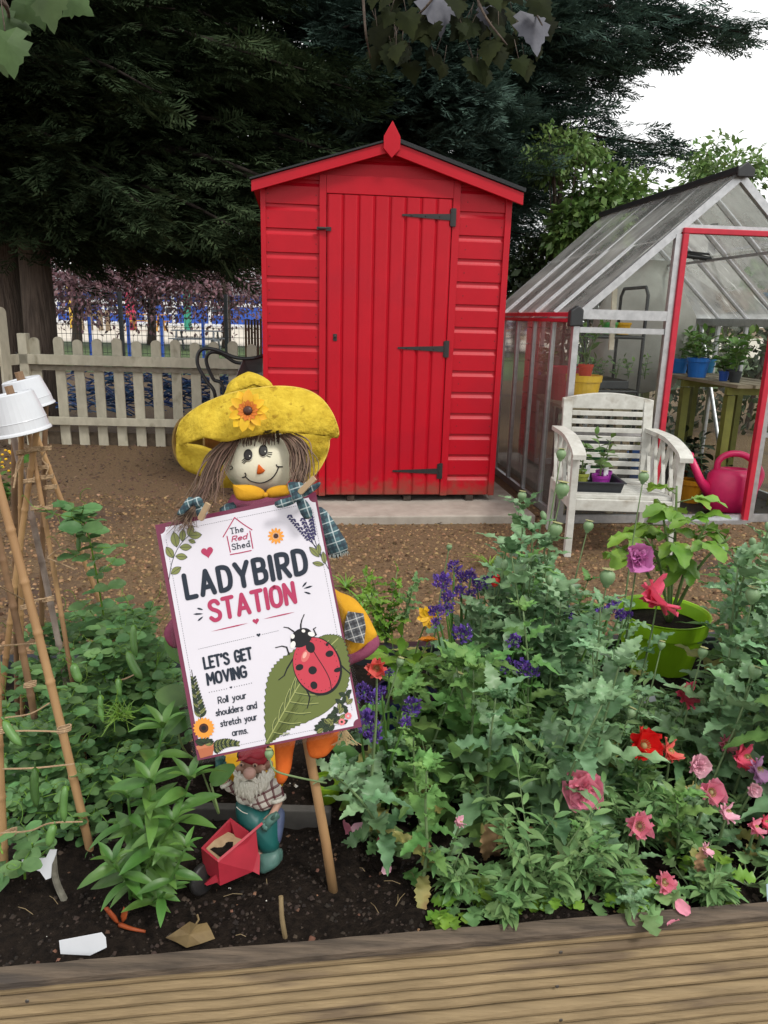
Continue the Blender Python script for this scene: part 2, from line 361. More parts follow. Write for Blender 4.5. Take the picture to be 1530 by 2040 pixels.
for r in range(rows):
    za = z0 + r * hb
    if za > az - .02: break
    strip(za, za + .003, .012, .002); strip(za + .003, za + hb * .74, .002, 0.0)
    strip(za + hb * .74, za + hb * .80, 0.0, .005); strip(za + hb * .80, za + hb * .88, .005, .0105); strip(za + hb * .88, za + hb, .0105, .012)
    if za > .05 and za < zE - .05:
        for u in (.035, ptr(640, 600)[0] - .03, ptr(905, 600)[0] + .05, SW - .045): b.lathe([(.0032, 0), (.0026, .0006), (1e-4, .0008)], (u, -.0004, za + hb * .4), 7, (0, -1, 0), 1)
# side and back walls, closed
for u, s in ((0, -1), (SW, 1)):
    for r in range(int(zE / hb) + 1):
        za = r * hb; zb_ = min(za + hb, zE)
        b.box(u - (.012 if s > 0 else 0), u + (.012 if s < 0 else 0), .014, SD, za, zb_ - .006)
b.box(0.012, SW - .012, SD - .014, SD, 0, zE)
b.build('wall', [m_red, mat('nail_rust', (.10, .012, .012), rough=.7)], t)
# corner trims
b = MB(SF.mat()); b.box(SW - .03, SW + .006, -.012, .02, 0, zE - .01); b.build('corner_trim', m_red, t, bevel=.002)
b = MB(SF.mat()); b.box(-.006, .022, -.008, .02, 0, zE - .01); b.build('corner_trim', m_red, t, bevel=.002)
# door and frame
dl = (ptr(652, 385)[0] + ptr(648, 980)[0]) / 2; dr = (ptr(898, 401)[0] + ptr(877, 980)[0]) / 2
dt = (ptr(652, 384)[1] + ptr(897, 402)[1]) / 2; db = .012
b = MB(SF.mat())
b.box(dl - .042, dl - .004, -.014, .0, 0, dt + .1); b.box(dr + .004, dr + .046, -.012, 0, 0, dt + .1)
b.box(dl - .0035, dr + .0035, -.016, 0, dt + .006, dt + .1)
b.build('door_frame', m_red, t, bevel=.002)
b = MB(SF.mat()); nb = 8; bw = (dr - dl) / nb
prof = []
for i in range(nb):
    u = dl + i * bw
    prof += [(u + .001, -.012), (u + bw * .10, -.021), (u + bw * .17, -.0235), (u + bw * .80, -.0235), (u + bw * .90, -.0195), (u + bw - .0012, -.012)]
n = len(prof); V = [(u, y, db) for u, y in prof] + [(u, y, dt) for u, y in prof] + [(dl, 0, db), (dr, 0, db), (dl, 0, dt), (dr, 0, dt)]
F = [(i, i + 1, n + i + 1, n + i) for i in range(n - 1)] + [(2 * n, 0, n, 2 * n + 2), (n - 1, 2 * n + 1, 2 * n + 3, 2 * n - 1), tuple(range(n, 2 * n)) + (2 * n + 3, 2 * n + 2), tuple(range(n))[::-1] + (2 * n, 2 * n + 1)]
b.add(V, F); door = b.build('door', m_red, t)
for (x0, x1, y) in ((800, 903, 431), (791, 889, 693), (781, 876, 936)):
    u0, z = ptr(x0, y); u1, zz = ptr(x1, y + 2); z = (z + zz) / 2; b = MB(SF.mat())
    b.prism([(u0, -.0245, z - .004), (u1 - .02, -.0245, z - .017), (u1 - .02, -.0245, z + .017), (u0, -.0245, z + .006)], (0, -.004, 0))
    b.box(u1 - .016, u1 + .012, -.024, -.0145, z - .048, z + .048)
    b.tube([(u1 - .018, -.027, z - .045), (u1 - .018, -.027, z + .045)], .005, 8)
    for q in (.2, .5, .8): b.lathe([(.0045, 0), (.003, .003), (0, .0035)], (u0 + (u1 - .03 - u0) * q, -.0286, z), 8, (0, -1, 0))
    b.build('hinge', m_black, door)
u, z = ptr(645, 456); b = MB(SF.mat()); b.box(u - .04, u + .005, -.026, -.0165, z - .008, z + .008); b.box(u + .012, u + .04, -.034, -.0238, z - .012, z + .008)
b.tube([(u - .03, -.03, z), (u + .03, -.03, z)], .006, 8); b.build('latch', m_black, door)
u, z = ptr(667, 672); b = MB(SF.mat()); b.box(u - .011, u + .011, -.028, -.0238, z - .02, z + .02); b.lathe([(.008, 0), (.008, .008), (.004, .01)], (u, -.028, z + .005), 10, (0, -1, 0)); b.build('lock', m_black, door, bevel=.002)
# roof, felt, barge boards, finial
oh = .05; RD0, RD1 = -.075, SD + .06
slope = (az - zE) / ax
for s in (-1, 1):
    ex_ = ax + s * (ax + oh); ze_ = zE - slope * oh
    b = MB(SF.mat()); up = .018; th = .016
    b.prism([(ax, RD0 + .02, az + up), (ex_, RD0 + .02, ze_ + up), (ex_, RD0 + .02, ze_ + up + th), (ax, RD0 + .02, az + up + th)], (0, RD1 - RD0, 0)); b.build('roof_board', m_red, t)
    b = MB(SF.mat()); up = .0365; th = .009 if s < 0 else .02
    b.prism([(ax, RD0 - .012, az + up), (ex_ + s * .008, RD0 - .012, ze_ + up), (ex_ + s * .008, RD0 - .012, ze_ + up + th), (ax, RD0 - .012, az + up + th)], (0, RD1 - RD0 + .03, 0)); b.build('roof_felt', m_felt, t)
    b = MB(SF.mat()); lo = -.022 if s < 0 else -.03
    b.prism([(ax, RD0, az + lo), (ex_, RD0, ze_ + lo), (ex_, RD0, ze_ + .034), (ax, RD0, az + .034)], (0, .0175, 0)); b.build('barge_board', m_red, t, bevel=.002)
u, zt = ptr(786, 249); _, zl = ptr(784, 322); hw = .045; zm = lambda q: zl + (zt - zl) * q
b = MB(SF.mat()); b.prism([(ax, RD0 - .02, zl), (ax + hw, RD0 - .02, zm(.25)), (ax + hw, RD0 - .02, zm(.58)), (ax + hw * .6, RD0 - .02, zm(.75)), (ax, RD0 - .02, zt), (ax - hw * .6, RD0 - .02, zm(.75)), (ax - hw, RD0 - .02, zm(.58)), (ax - hw, RD0 - .02, zm(.25))], (0, .018, 0))
b.build('finial', m_red, t, bevel=.002)
b = MB(SF.mat())
for q in (.1, .35, .6, .88): b.box(SW * q, SW * q + .045, -.005, SD, -.034, -.002)
b.build('bearer', mat('dark_timber', (.06, .04, .03), (.03, .02, .015), rough=.9), t)
# slab
SLZ = ZB - .036
u1, _ = SF.tr(1048, 1038, -.32); b = MB(SF.mat()); b.box(-.16, SW + .17, -.36, SD + .2, -.3, SLZ - ZB)
tag(b.build('concrete_slab', m_slab, bevel=.008), kind='structure')

# ------------------------------------------------------------------ greenhouse
m_alu = mat('aluminium', (.55, .56, .57), (.42, .43, .44), sc=30, rough=.38, metal=.75, bump=.1)
m_redtrim = mat('red_trim', (.52, .012, .035), (.42, .01, .03), sc=25, rough=.5)
m_pvc = mat('black_plastic', (.015, .017, .019), (.022, .024, .026), rough=.45)
m_glass = glassmat('glass_clean', .07, lo=.5)
m_glassr = glassmat('glass_roof', .40, sc=2.0, dcol=(.88, .90, .87), lo=.36, hi=.76, refl=.4, streak=.8)  # real dirt film, whitened further to stand in for sky brightness on the panes
m_glasss = glassmat('glass_side', .42, sc=1.2, dcol=(.26, .22, .20), lo=.3, hi=.8, tint=(.85, .83, .83), refl=.05, streak=.25)
GP = at_z(1112, 1043, .0); GF = Frame(GP, YAW)
gez = GF.tr(1131, 630)[1]; gax, gaz = GF.tr(1474, 352); GW = 2 * gax
d = ray(1237, 408); P0 = GF.w(gax, 0, gaz); a2 = np.array([GF.ed[:2], -d[:2]]).T; GL = float(np.linalg.solve(a2, (CAM - P0)[:2])[0]); GL = min(max(GL, 1.8), 4.2)
djl = GF.tr(1312, 880)[0]; djr = GF.tr(1490, 960)[0]; djt = GF.tr(1352, 466)[1]
print('GH', GP, gez, gax, gaz, GL, djl, djr, djt, 'SHED', SF.P, SW, zE, az)
gh = thing('greenhouse', 'aluminium framed greenhouse with glass panes, red door frame and black ridge', 'greenhouse', GP)
gm = GF.mat(); bz = .06
b = MB(gm); pw = .035
for u in (0, GW):
    for y in (0, GL): b.box(u - pw / 2, u + pw / 2, y - pw / 2, y + pw / 2, 0, gez)
def roofz(u): return gez + (gaz - gez) * (1 - abs(u - gax) / gax)
for y in (0, GL):
    b.beam((0, y, gez), (gax, y, gaz), .034, .04, (0, 0, 1)); b.beam((GW, y, gez), (gax, y, gaz), .034, .04, (0, 0, 1))
    b.box(.02, GW - .02, y - .012, y + .012, 0.004, .05)
nr = 5
for i in range(1, nr):
    y = GL * i / nr
    for u0 in (0, GW): b.beam((u0, y, gez + .022), (gax, y, gaz + .014), .013, .03); b.box(u0 - .012, u0 + .012, y - .014, y + .014, .05, gez)
for u0 in (0, GW):
    b.box(u0 - .012, u0 + .012, .02, GL - .02, .004, .05)
    b.beam((u0 + (gax - u0) * .55, .02, roofz(u0 + (gax - u0) * .55) - .02), (u0 + (gax - u0) * .55, GL, roofz(u0 + (gax - u0) * .55) - .02), .016, .016)
# front: posts beside the door, eave bar, lower bar, gable bars
jz = roofz(djl)
b.box(djl - .05, djl - .017, -.02, .012, 0, min(roofz(djl - .03), gaz) - .03); b.box(djr + .02, djr + .055, -.02, .012, 0, roofz(djr + .03) - .03)
b.box(.02, djl - .052, -.022, .01, gez - .012, gez + .04); b.box(.02, djl - .052, -.014, .01, gez - .085, gez - .055)
b.box(.02, djl - .052, -.014, .01, .52, .545); b.box(djr + .057, GW - .02, -.014, .01, .52, .545)
b.box(djr + .057, GW - .02, -.022, .01, gez - .012, gez + .04)
b.box(djl, djr, -.01, .012, djt + .03, djt + .05)
# back: bars
b.box(.02, GW - .02, GL - .012, GL + .012, gez - .012, gez + .03)
for q in (.25, .5, .75): b.box(GW * q - .012, GW * q + .012, GL - .012, GL + .012, .05, roofz(GW * q) - .02)
b.beam((GW, GL * .62, .1), (GW, GL * .95, gez), .02, .02, (1, 0, 0))
b.build('frame', m_alu, gh)
b = MB(gm); b.box(-.03, .024, .03, GL, gez - .032, gez + .022); b.build('eave_rail', m_redtrim, gh, bevel=.004)
b = MB(gm); b.box(GW - .03, GW + .024, .03, GL, gez - .032, gez + .022); b.build('eave_rail', m_alu, gh, bevel=.004)
b = MB(gm); b.beam((gax, -.04, gaz + .03), (gax, GL + .04, gaz + .03), .075, .034); b.prism([(gax - .045, -.06, gaz - .012), (gax + .045, -.06, gaz - .012), (gax + .05, -.06, gaz + .03), (gax, -.06, gaz + .066), (gax - .05, -.06, gaz + .03)], (0, .019, 0)); b.build('ridge_cap', m_pvc, gh, bevel=.006)
for u0 in (0, GW):
    b = MB(gm); b.prism([(u0 - .045, -.03, gez - .055), (u0 + .03, -.03, gez - .05), (u0 + .03, -.03, gez + .035), (u0, -.03, gez + .06), (u0 - .045, -.03, gez + .03)], (0, .05, 0)); b.build('corner_cap', m_pvc, gh, bevel=.008)
b = MB(gm); b.box(djl - .016, djl + .016, -.035, .0, 0.02, djt); b.box(djr - .016, djr + .018, -.035, .0, 0.02, djt); b.box(djl - .016, djr + .018, -.036, .001, djt + .001, djt + .03); b.build('door_frame', m_redtrim, gh, bevel=.003)
b = MB(gm); b.box(djl, djr, -.05, .03, -.02, .024); b.build('sill', m_alu, gh)
def quad(P, m, nm='pane'):
    q = MB(gm); q.add(P, [tuple(range(len(P)))]); q.build(nm, m, gh)
for i in range(nr):
    y0, y1 = GL * i / nr + .012, GL * (i + 1) / nr - .012
    for u0, s in ((0, 1), (GW, -1)):
        quad([(u0, y0, .05), (u0, y1, .05), (u0, y1, gez - .03), (u0, y0, gez - .03)], m_glasss if s > 0 else m_glass)
        for q0, q1, dz in ((-.05, .53, 0.006), (.51, .99, .012)):
            ua, ub = u0 + (gax - u0) * q0, u0 + (gax - u0) * q1
            quad([(ua, y0, roofz(ua) + .02 + dz), (ua, y1, roofz(ua) + .02 + dz), (ub, y1, roofz(ub) + .02 + dz), (ub, y0, roofz(ub) + .02 + dz)], m_glassr)
for a0, a1 in ((.018, djl - .05), (djr + .055, GW - .02)):
    quad([(a0, -.003, .055), (a1, -.003, .055), (a1, -.003, .52), (a0, -.003, .52)], m_glass)
    quad([(a0, -.003, .546), (a1, -.003, .546), (a1, -.003, gez - .086), (a0, -.003, gez - .086)], m_glass)
quad([(.08, -.003, gez + .041), (djl - .05, -.003, gez + .041), (djl - .05, -.003, roofz(djl - .05) - .03)], m_glass)
quad([(GW - .08, -.003, gez + .041), (djr + .056, -.003, roofz(djr + .056) - .03), (djr + .056, -.003, gez + .041)], m_glass)
quad([(djl - .016, -.003, djt + .051), (djr + .018, -.003, djt + .051), (djr + .018, -.003, roofz(djr + .018) - .03), (gax, -.003, gaz - .03), (djl - .016, -.003, roofz(djl - .016) - .03)], m_glass)
quad([(.02, GL, .05), (GW - .02, GL, .05), (GW - .02, GL, gez), (gax, GL, gaz - .02), (.02, GL, gez)], glassmat('glass_back', .3, sc=2))
fb_ = MB(gm); fb_.add([(.03, .03, .006), (GW - .03, .03, .006), (GW - .03, GL - .03, .006), (.03, GL - .03, .006)], [(0, 1, 2, 3)]); tag(fb_.build('floor', mat('dark_floor', (.05, .038, .028), (.022, .017, .013), sc=25, rough=.9, bump=.6)), kind='structure')  # dark brown sheet laid over the ground inside the greenhouse
# roof vent opener, seen through the doorway
b = MB(); A = at_d(1366, 512, 4.9); B = at_d(1516, 522, 5.1); u_ = np.array([0, 0, .03])
b.beam(A, B, .02, .012); b.beam(A + u_ * 1.1, B + u_ * .4, .02, .012); b.tube([A + u_ * .2, (A + B) / 2 - u_ * .25, B], .014, 8); b.beam(A - u_ * .1, A + u_ * 1.3, .03, .012, (1, 0, 0)); b.beam((A + B) / 2 - u_ * .4, (A + B) / 2 + u_ * .9, .02, .02, (1, 0, 0)); b.beam(A + u_, A * .4 + B * .6 - u_ * .7, .02, .012)
b.build('vent_opener', m_pvc, gh)

# ------------------------------------------------------------------ white picket fence
m_white = mat('weathered_white', (.55, .52, .41), (.42, .395, .305), sc=14, rough=.75, bump=.4, bsc=50, c3=(.20, .18, .12), t3=.62, sc3=7, stretch=(1, 1, .5))
FP = at_z(200, 888, 0); FF = Frame(FP, R(1.5))
fn = thing('picket_fence', 'weathered white picket fence with round topped pales beside the shed', 'fence', FP)
zt = FF.tr(300, 678)[1]
mf = FF.mat()
b = MB(mf); bl = FF.tr(62, 840)[0]; br = FF.tr(528, 850)[0]
r1 = FF.tr(270, 720)[1]; r2 = FF.tr(270, 841)[1]
b.box(bl - .05, br, -.03, -.002, r1 - .042, r1 + .042); b.box(bl - .05, br, -.03, -.002, r2 - .034, r2 + .034); b.build('rail', m_white, fn, bevel=.003)
b = MB(mf); b.box(bl, br, -.002, .02, r1 - .09, r1 - .048); b.build('rail', mat('old_rail', (.28, .25, .2), (.18, .16, .12), rough=.9), fn)
pk = [65, 113, 151, 190, 230, 269, 308, 347, 386, 424, 462, 500]
def pale(b, u, w, z0_, z1_, y0, th):
    P = [(u - w / 2, y0, z0_), (u + w / 2, y0, z0_), (u + w / 2, y0, z1_ - w * .42)] + [(u + w / 2 * math.cos(a), y0, z1_ - w * .42 + w * .42 * math.sin(a)) for a in np.linspace(.3, PI - .3, 7)] + [(u - w / 2, y0, z1_ - w * .42)]
    b.prism(P, (0, th, 0))
for i, x in enumerate(pk):
    u = FF.tr(x, 680)[0]; b = MB(mf); pale(b, u, .084, -.02, zt + .012 * math.sin(i * 2.1), .0205, .018); b.build('pale', m_white, fn, bevel=.002)
b = MB(mf); b.box(bl, br, .042, .06, -.03, .11); b.build('gravel_board', mat('dirty_board', (.12, .09, .06), (.06, .045, .03), rough=.9), fn)
u = FF.tr(50, 700)[0]; b = MB(mf); b.box(u - .045, u + .03, -.03, .05, -.05, FF.tr(50, 664)[1]); b.build('post', m_white, fn, bevel=.004)
# the nearer gate leaf coming towards the camera at the far left
gp = FF.w(u - .02, -.06, 0); gt = thing('picket_gate', 'white picket gate with one tall round topped pale at the left edge', 'gate', gp)
gd = np.array([-.18, -1, 0]); gd /= np.linalg.norm(gd); gm2 = np.eye(4); gm2[:3, 0] = gd; gm2[:3, 1] = np.cross([0, 0, 1], gd); gm2[:3, 3] = gp
for k_ in range(5):
    b = MB(gm2); pale(b, .2 + .26 * k_, .11, .05, 1.02 + .16 * (1 - ((k_ - 1.0) / 2.2) ** 2), .002, .02); b.build('pale', m_white, gt, bevel=.002)
b = MB(gm2); b.box(.02, 1.4, -.032, 0, r1 - .045, r1 + .04); b.box(.02, 1.4, -.032, 0, .2, .28); b.build('rail', m_white, gt, bevel=.003)
b = MB(gm2); b.tube([(.0, -.03, r1 + .05), (-.04, -.06, r1 + .02), (.02, -.08, r1), (-.03, -.03, r1 - .06)], .006, 6); b.build('latch', m_black, gt)

# blue netting behind the fence
b = MB(); random.seed(3)
for i in range(300):
    x0 = random.uniform(110, 470); y0 = 815 - 75 * random.random(); P = at_y(x0, y0, 6.85 + random.random() * .5); a = random.uniform(-.5, .5); l = random.uniform(.1, .35)
    Q = [P, P + np.array([l / 2 * math.cos(a), random.uniform(-.05, .05), l / 2 * math.sin(a) + random.uniform(-.03, .06)]), P + np.array([l * math.cos(a), random.uniform(-.1, .1), l * math.sin(a)])]
    for q in Q: q[2] = max(q[2], .012)
    b.tube(spline(Q, 4), random.uniform(.004, .010), 5)
tag(b.build('plastic_netting', mat('blue_plastic', (.02, .09, .30), (.012, .04, .13), island=.5, rough=.4)), 'tangled blue plastic netting lying behind the picket fence', 'netting')

# ------------------------------------------------------------------ trees
def spray_t(seed=0, nb=8):
    rg = random.Random(seed); Q = []
    def blade(p, a, l, w, z):
        d = np.array([math.cos(a), math.sin(a), rg.uniform(-.2, .12)]); nrm = np.array([-math.sin(a), math.cos(a), rg.uniform(-.4, .4)]); p = np.array(p)
        Q.append([p, p + d * l * .45 + nrm * w, p + d * l, p + d * l * .45 - nrm * w])
    for k in range(nb):
        t = .05 + .95 * k / nb; z = -.12 * t * t
        for s in (-1, 1):
            l = (.46 * (1 - .7 * t) + .06) * rg.uniform(.7, 1.2); a = s * rg.uniform(.55, .95); p = (t, 0, z)
            blade(p, a, l, .030, 0)
            for q in (.5,): blade((t + l * q * math.cos(a), l * q * math.sin(a), z), a + rg.choice((-1, 1)) * .6, l * .5, .024, 0)
    blade((.75, 0, -.07), 0, .38, .03, 0); blade((0, 0, 0), 0, .9, .018, 0)
    V = np.array(Q).reshape(-1, 3); F = np.arange(len(V)).reshape(-1, 4); return V, F
SPR = [spray_t(i) for i in range(4)]
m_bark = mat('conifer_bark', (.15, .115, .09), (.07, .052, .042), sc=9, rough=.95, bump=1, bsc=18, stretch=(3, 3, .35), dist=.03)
m_conif = mat('conifer_leaf', (.044, .068, .030), (.023, .038, .019), sc=1.2, rough=.8, island=.5, trans=.12, spec=.08)
m_conif2 = mat('conifer_leaf_blue', (.085, .140, .112), (.048, .085, .068), sc=1.2, rough=.75, island=.45, trans=.15, spec=.12)
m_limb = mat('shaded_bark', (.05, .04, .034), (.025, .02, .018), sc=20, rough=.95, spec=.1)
def conifer(name, label, trunks, tips, m_leaf, dens=26, seed=1, size=(.22, .42)):
    rg = np.random.default_rng(seed)
    root = thing(name, label, 'tree', trunks[0][0], group=None)
    dens0 = dens
    b = MB()
    for pts, r in [(tr[:-1], tr[-1]) for tr in trunks]: b.tube(spline(pts, 5), r, 14)
    limb = MB(); PP = [[] for _ in SPR]; XX = [[] for _ in SPR]; NN = [[] for _ in SPR]; SS = [[] for _ in SPR]
    for tp in tips:
        A, B = tp[0], tp[1]; dens, szk = (tp[2], tp[3]) if len(tp) > 2 else (dens0, 1)
        A = np.array(A); B = np.array(B); L = np.linalg.norm(B - A); mid = (A + B) / 2 + np.array([0, 0, .12 * L])
        path = spline([A, mid, B], 8); limb.tube(path, [.018 + .007 * L, .005], 6)
        D = (B - A) / L; side = np.cross(D, [0, 0, 1]); side /= np.linalg.norm(side) + 1e-9
        n = int(dens * L)
        for q in range(n):
            t = .12 + .88 * rg.random() ** .75; p = A * (1 - t) ** 2 + 2 * mid * t * (1 - t) + B * t * t
            wdt = (.75 * (1 - t) ** .7 + .04); o = side * rg.normal(0, wdt * .55) + np.array([0, 0, rg.normal(-.03, .10 + .16 * (1 - t))])
            d = D * (.5 + .7 * t) + side * np.sign(np.dot(o, side)) * rg.uniform(.1, 1.0) * (1.1 - t) + np.array([0, 0, rg.uniform(-.5, .15)])
            k_ = rg.integers(len(SPR)); PP[k_].append(p + o * .8); XX[k_].append(d); NN[k_].append([rg.normal(0, .45), rg.normal(0, .45), 1]); SS[k_].append(rg.uniform(*size) * (1.1 - .35 * t) * szk)
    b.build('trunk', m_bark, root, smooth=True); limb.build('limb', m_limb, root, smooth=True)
    np_build('crown', [scatter(SPR[k_], np.array(PP[k_]), np.array(XX[k_]), np.array(NN[k_]), np.array(SS[k_])) for k_ in range(len(SPR)) if PP[k_]], m_leaf, root)
    return root
rg = np.random.default_rng(11)
T0 = at_y(22, 760, 7.6); T1 = at_y(86, 760, 7.5)
def axis(T, z): return np.array([T[0], T[1], z])
tips = []
for i in range(88):
    px = rg.uniform(-250, 760); D = rg.uniform(5.6, 9.2)
    low = np.interp(px, [0, 110, 300, 520, 700], [440, 480, 490, 505, 470]); py = low - 620 * rg.random() ** 1.2
    B = at_y(px, py, D); A = axis(T0 if rg.random() < .5 else T1, max(1.9, B[2] + rg.uniform(-.25, .5))); tips.append((A, B))
for i in range(40):                                    # the low skirt that hangs behind the shed
    px = rg.uniform(120, 560); B = at_y(px, rg.uniform(400, 520), rg.uniform(8.2, 10)); tips.append((axis(T1, B[2] + rg.uniform(.1, .7)), B))
for i in range(56):                                    # coarser boughs at the back of the crown
    px = rg.uniform(-60, 640); B = at_y(px, rg.uniform(-30, 470), rg.uniform(9.2, 10.6)); tips.append((axis(T1, B[2] + rg.uniform(-.2, .6)), B, 26, 1.7))
for i in range(46):                                    # high boughs that shade the yard
    a = rg.uniform(0, 6.3); L_ = rg.uniform(3, 6); z = rg.uniform(4.2, 9); tips.append((axis(T0, z), np.array([T0[0] + L_ * math.cos(a), max(3.2, T0[1] + L_ * math.sin(a)), z - rg.uniform(0, .4)]), 12, 2.2))
def flare(T, r): return [(T[0], T[1], -.1), (T[0], T[1], .25), (T[0] + .02, T[1], .9), (T[0], T[1] + .05, 2.2), (T[0] - .03, T[1] + .1, 7)]
conifer('conifer_tree', 'huge dark conifer with a twin trunk behind the picket fence at left', [flare(T0, 1) + [[.30, .25, .22, .20, .2, .19, .18, .17, .16, .15, .12]], flare(T1, 1) + [[.27, .20, .17, .16, .155, .15, .15, .14, .13, .12, .1]]], tips, m_conif, dens=62, seed=2)
T2 = at_y(840, 560, 9.0); tips = []
for i in range(74):
    px = rg.uniform(480, 1130); D = rg.uniform(7.6, 10.2); low = np.interp(px, [480, 760, 1000, 1130], [470, 420, 520, 420]); py = low - 600 * rg.random() ** 1.1
    B = at_y(px, py, D); tips.append((axis(T2, max(.8, B[2] + rg.uniform(-.7, .3))), B))
for i in range(44):
    px = rg.uniform(520, 1060); B = at_y(px, rg.uniform(-40, 470), rg.uniform(9.6, 11)); tips.append((axis(T2, max(.8, B[2] + rg.uniform(-.5, .3))), B, 26, 1.6))
for i in range(30):                                    # boughs hanging in front of the trunk
    px = rg.uniform(650, 1040); B = at_y(px, rg.uniform(-60, 260), rg.uniform(6.6, 7.9)); tips.append((axis(T2, B[2] + rg.uniform(-.1, .6)), B))
for i in range(24):
    a = rg.uniform(0, 6.3); L_ = rg.uniform(2.5, 4.5); z = rg.uniform(5, 8.5); tips.append((axis(T2, z), np.array([T2[0] + L_ * math.cos(a), T2[1] + L_ * math.sin(a), z]), 10, 2.2))
for px, py, D in ((1495, 68, 8), (1440, 60, 8.4), (1390, 40, 8.2), (1330, 18, 8.5), (1340, 105, 8.3), (1290, 120, 8.6), (1255, 90, 8), (1230, 170, 8.6), (1200, 225, 8.8), (1180, 140, 9), (1335, 292, 8.4), (1270, 312, 8.8), (1215, 320, 9), (1140, 300, 10.5), (1120, 420, 10.8), (1130, 500, 10.5), (1080, 540, 8.7), (1060, 470, 8.7), (1180, -20, 8.4), (1260, -40, 8.6), (1110, 360, 10.8), (1090, 250, 8.6), (1150, 200, 8.6), (1360, -60, 8.4), (1100, 560, 9.3), (1170, 470, 10.6)):
    B = at_y(px, py, D); tips.append((axis(T2, max(.6, B[2] - rg.uniform(.0, .5))), B))
conifer('conifer_tree', 'blue green conifer behind the shed with long boughs reaching right across the sky', [[(T2[0], T2[1], -.1), (T2[0], T2[1], 2), (T2[0] + .05, T2[1], 8), [.22, .18, .1]]], tips, m_conif2, dens=56, seed=5)

LEAF2 = (np.array([(0, 0, 0), (.5, -.24, .05), (1, 0, -.06), (.5, .24, .05)]), [(0, 1, 2, 3)])
def broadleaf(name, label, base, ctr, rad, n_cl, per, ls, m_leaf, m_tr, seed=1, r0=.12, spread=.28, droop=.3, group=None, cat='tree', nlimb=14):
    rg = np.random.default_rng(seed); root = thing(name, label, cat, base, group=group); base = np.array(base, float); ctr = np.array(ctr, float); rad = np.array(rad, float)
    dd = rg.normal(size=(n_cl, 3)); dd /= np.linalg.norm(dd, axis=1, keepdims=True); cc = ctr + dd * rad * (rg.random((n_cl, 1)) ** .42)
    b = MB(); top = ctr + np.array([0, 0, rad[2] * .3]); b.tube(spline([base, base * .5 + top * .5 + np.array([.03, 0, 0]), top], 6), [r0, r0 * .7, r0 * .35], 10)
    for c in cc[:nlimb]:
        q = rg.uniform(.35, .95); A = base + (top - base) * q; b.tube(spline([A, (A + c) / 2 + np.array([0, 0, .05]), c], 5), [r0 * .4, r0 * .08], 6)
    b.build('trunk', m_tr, root, smooth=True)
    k = n_cl * per; P = np.repeat(cc, per, 0) + rg.normal(size=(k, 3)) * spread * np.mean(rad) * np.array([1, 1, .7])
    out = P - ctr; X = out / (np.linalg.norm(out, axis=1, keepdims=True) + 1e-6) + rg.normal(0, .7, (k, 3)); X[:, 2] -= droop; N = rg.normal(0, .5, (k, 3)); N[:, 2] += 1
    np_build('crown', [scatter(LEAF2, P, X, N, rg.uniform(.6, 1.3, k) * ls)], m_leaf, root); return root
m_plum = mat('plum_leaf', (.24, .12, .14), (.11, .052, .062), sc=.8, rough=.5, island=.45, trans=.25)
m_lg = mat('light_leaf', (.18, .29, .085), (.11, .20, .055), sc=2, rough=.5, island=.4, trans=.35)
m_mg = mat('laurel_leaf', (.15, .26, .065), (.075, .15, .04), sc=2, rough=.4, island=.4, trans=.25)
m_dg = mat('dark_leaf', (.035, .06, .02), (.02, .035, .013), sc=2, rough=.5, island=.5, trans=.1)
def at_zb(px, py, y): p = at_y(px, py, y); p[2] = 0; return p
for px, py, D, w_, h_, lb in ((150, 555, 24, 2.2, 1.1, 'purple leaved plum tree nearest the conifer trunk'), (300, 545, 26, 2.6, 1.35, 'purple leaved plum tree in the middle of the gap under the conifer'), (450, 560, 25, 2.4, 1.2, 'purple leaved plum tree beside the left wall of the shed')):
    c = at_y(px, py, D); broadleaf('plum_tree', lb, at_zb(px, 640, D), c, (w_, w_, h_), 90, 60, .17, m_plum, m_bark, seed=int(px), r0=.17, group='purple plum trees behind the mesh fence')
# right hand background
for px, py, D, rx, rz, n, lf, ml, nm, lb, sd in (
    (1115, 308, 8.0, .36, .20, 42, .07, m_lg, 'maple_tree', 'light green leafy tree between the conifer boughs and the greenhouse ridge', 4),
    (1215, 415, 7.9, .45, .33, 75, .10, m_mg, 'laurel_bush', 'glossy bright green laurel bush rising behind the greenhouse ridge', 5),
    (1145, 460, 7.8, .24, .26, 40, .09, m_mg, 'laurel_bush', 'smaller bright laurel bush between the shed roof and the greenhouse', 6),
    (1065, 545, 8.2, .3, .35, 60, .07, m_dg, 'yew_bush', 'dark yew bush in the gap between the shed and the greenhouse', 8),
    (1455, 345, 14, .75, .55, 42, .13, m_lg, 'willow_tree', 'thin willow tree against the white sky beyond the greenhouse ridge', 7)):
    c = at_y(px, py, D); broadleaf(nm, lb, at_zb(px, 640, D), c, (rx, rx * .8, rz), n, 45, lf, ml, m_bark, seed=sd, r0=.05, spread=.25, droop=.6, cat='bush' if 'bush' in nm else 'tree')
P = at_zb(1412, 640, 14.6); b = MB(); b.tube([P, at_y(1412, 305, 14.6)], .05, 8)
tag(b.build('wooden_pole', mat('pole_wood', (.35, .26, .17), (.25, .18, .12), rough=.9)), 'slim pale wooden pole standing in the willow beyond the greenhouse', 'pole')
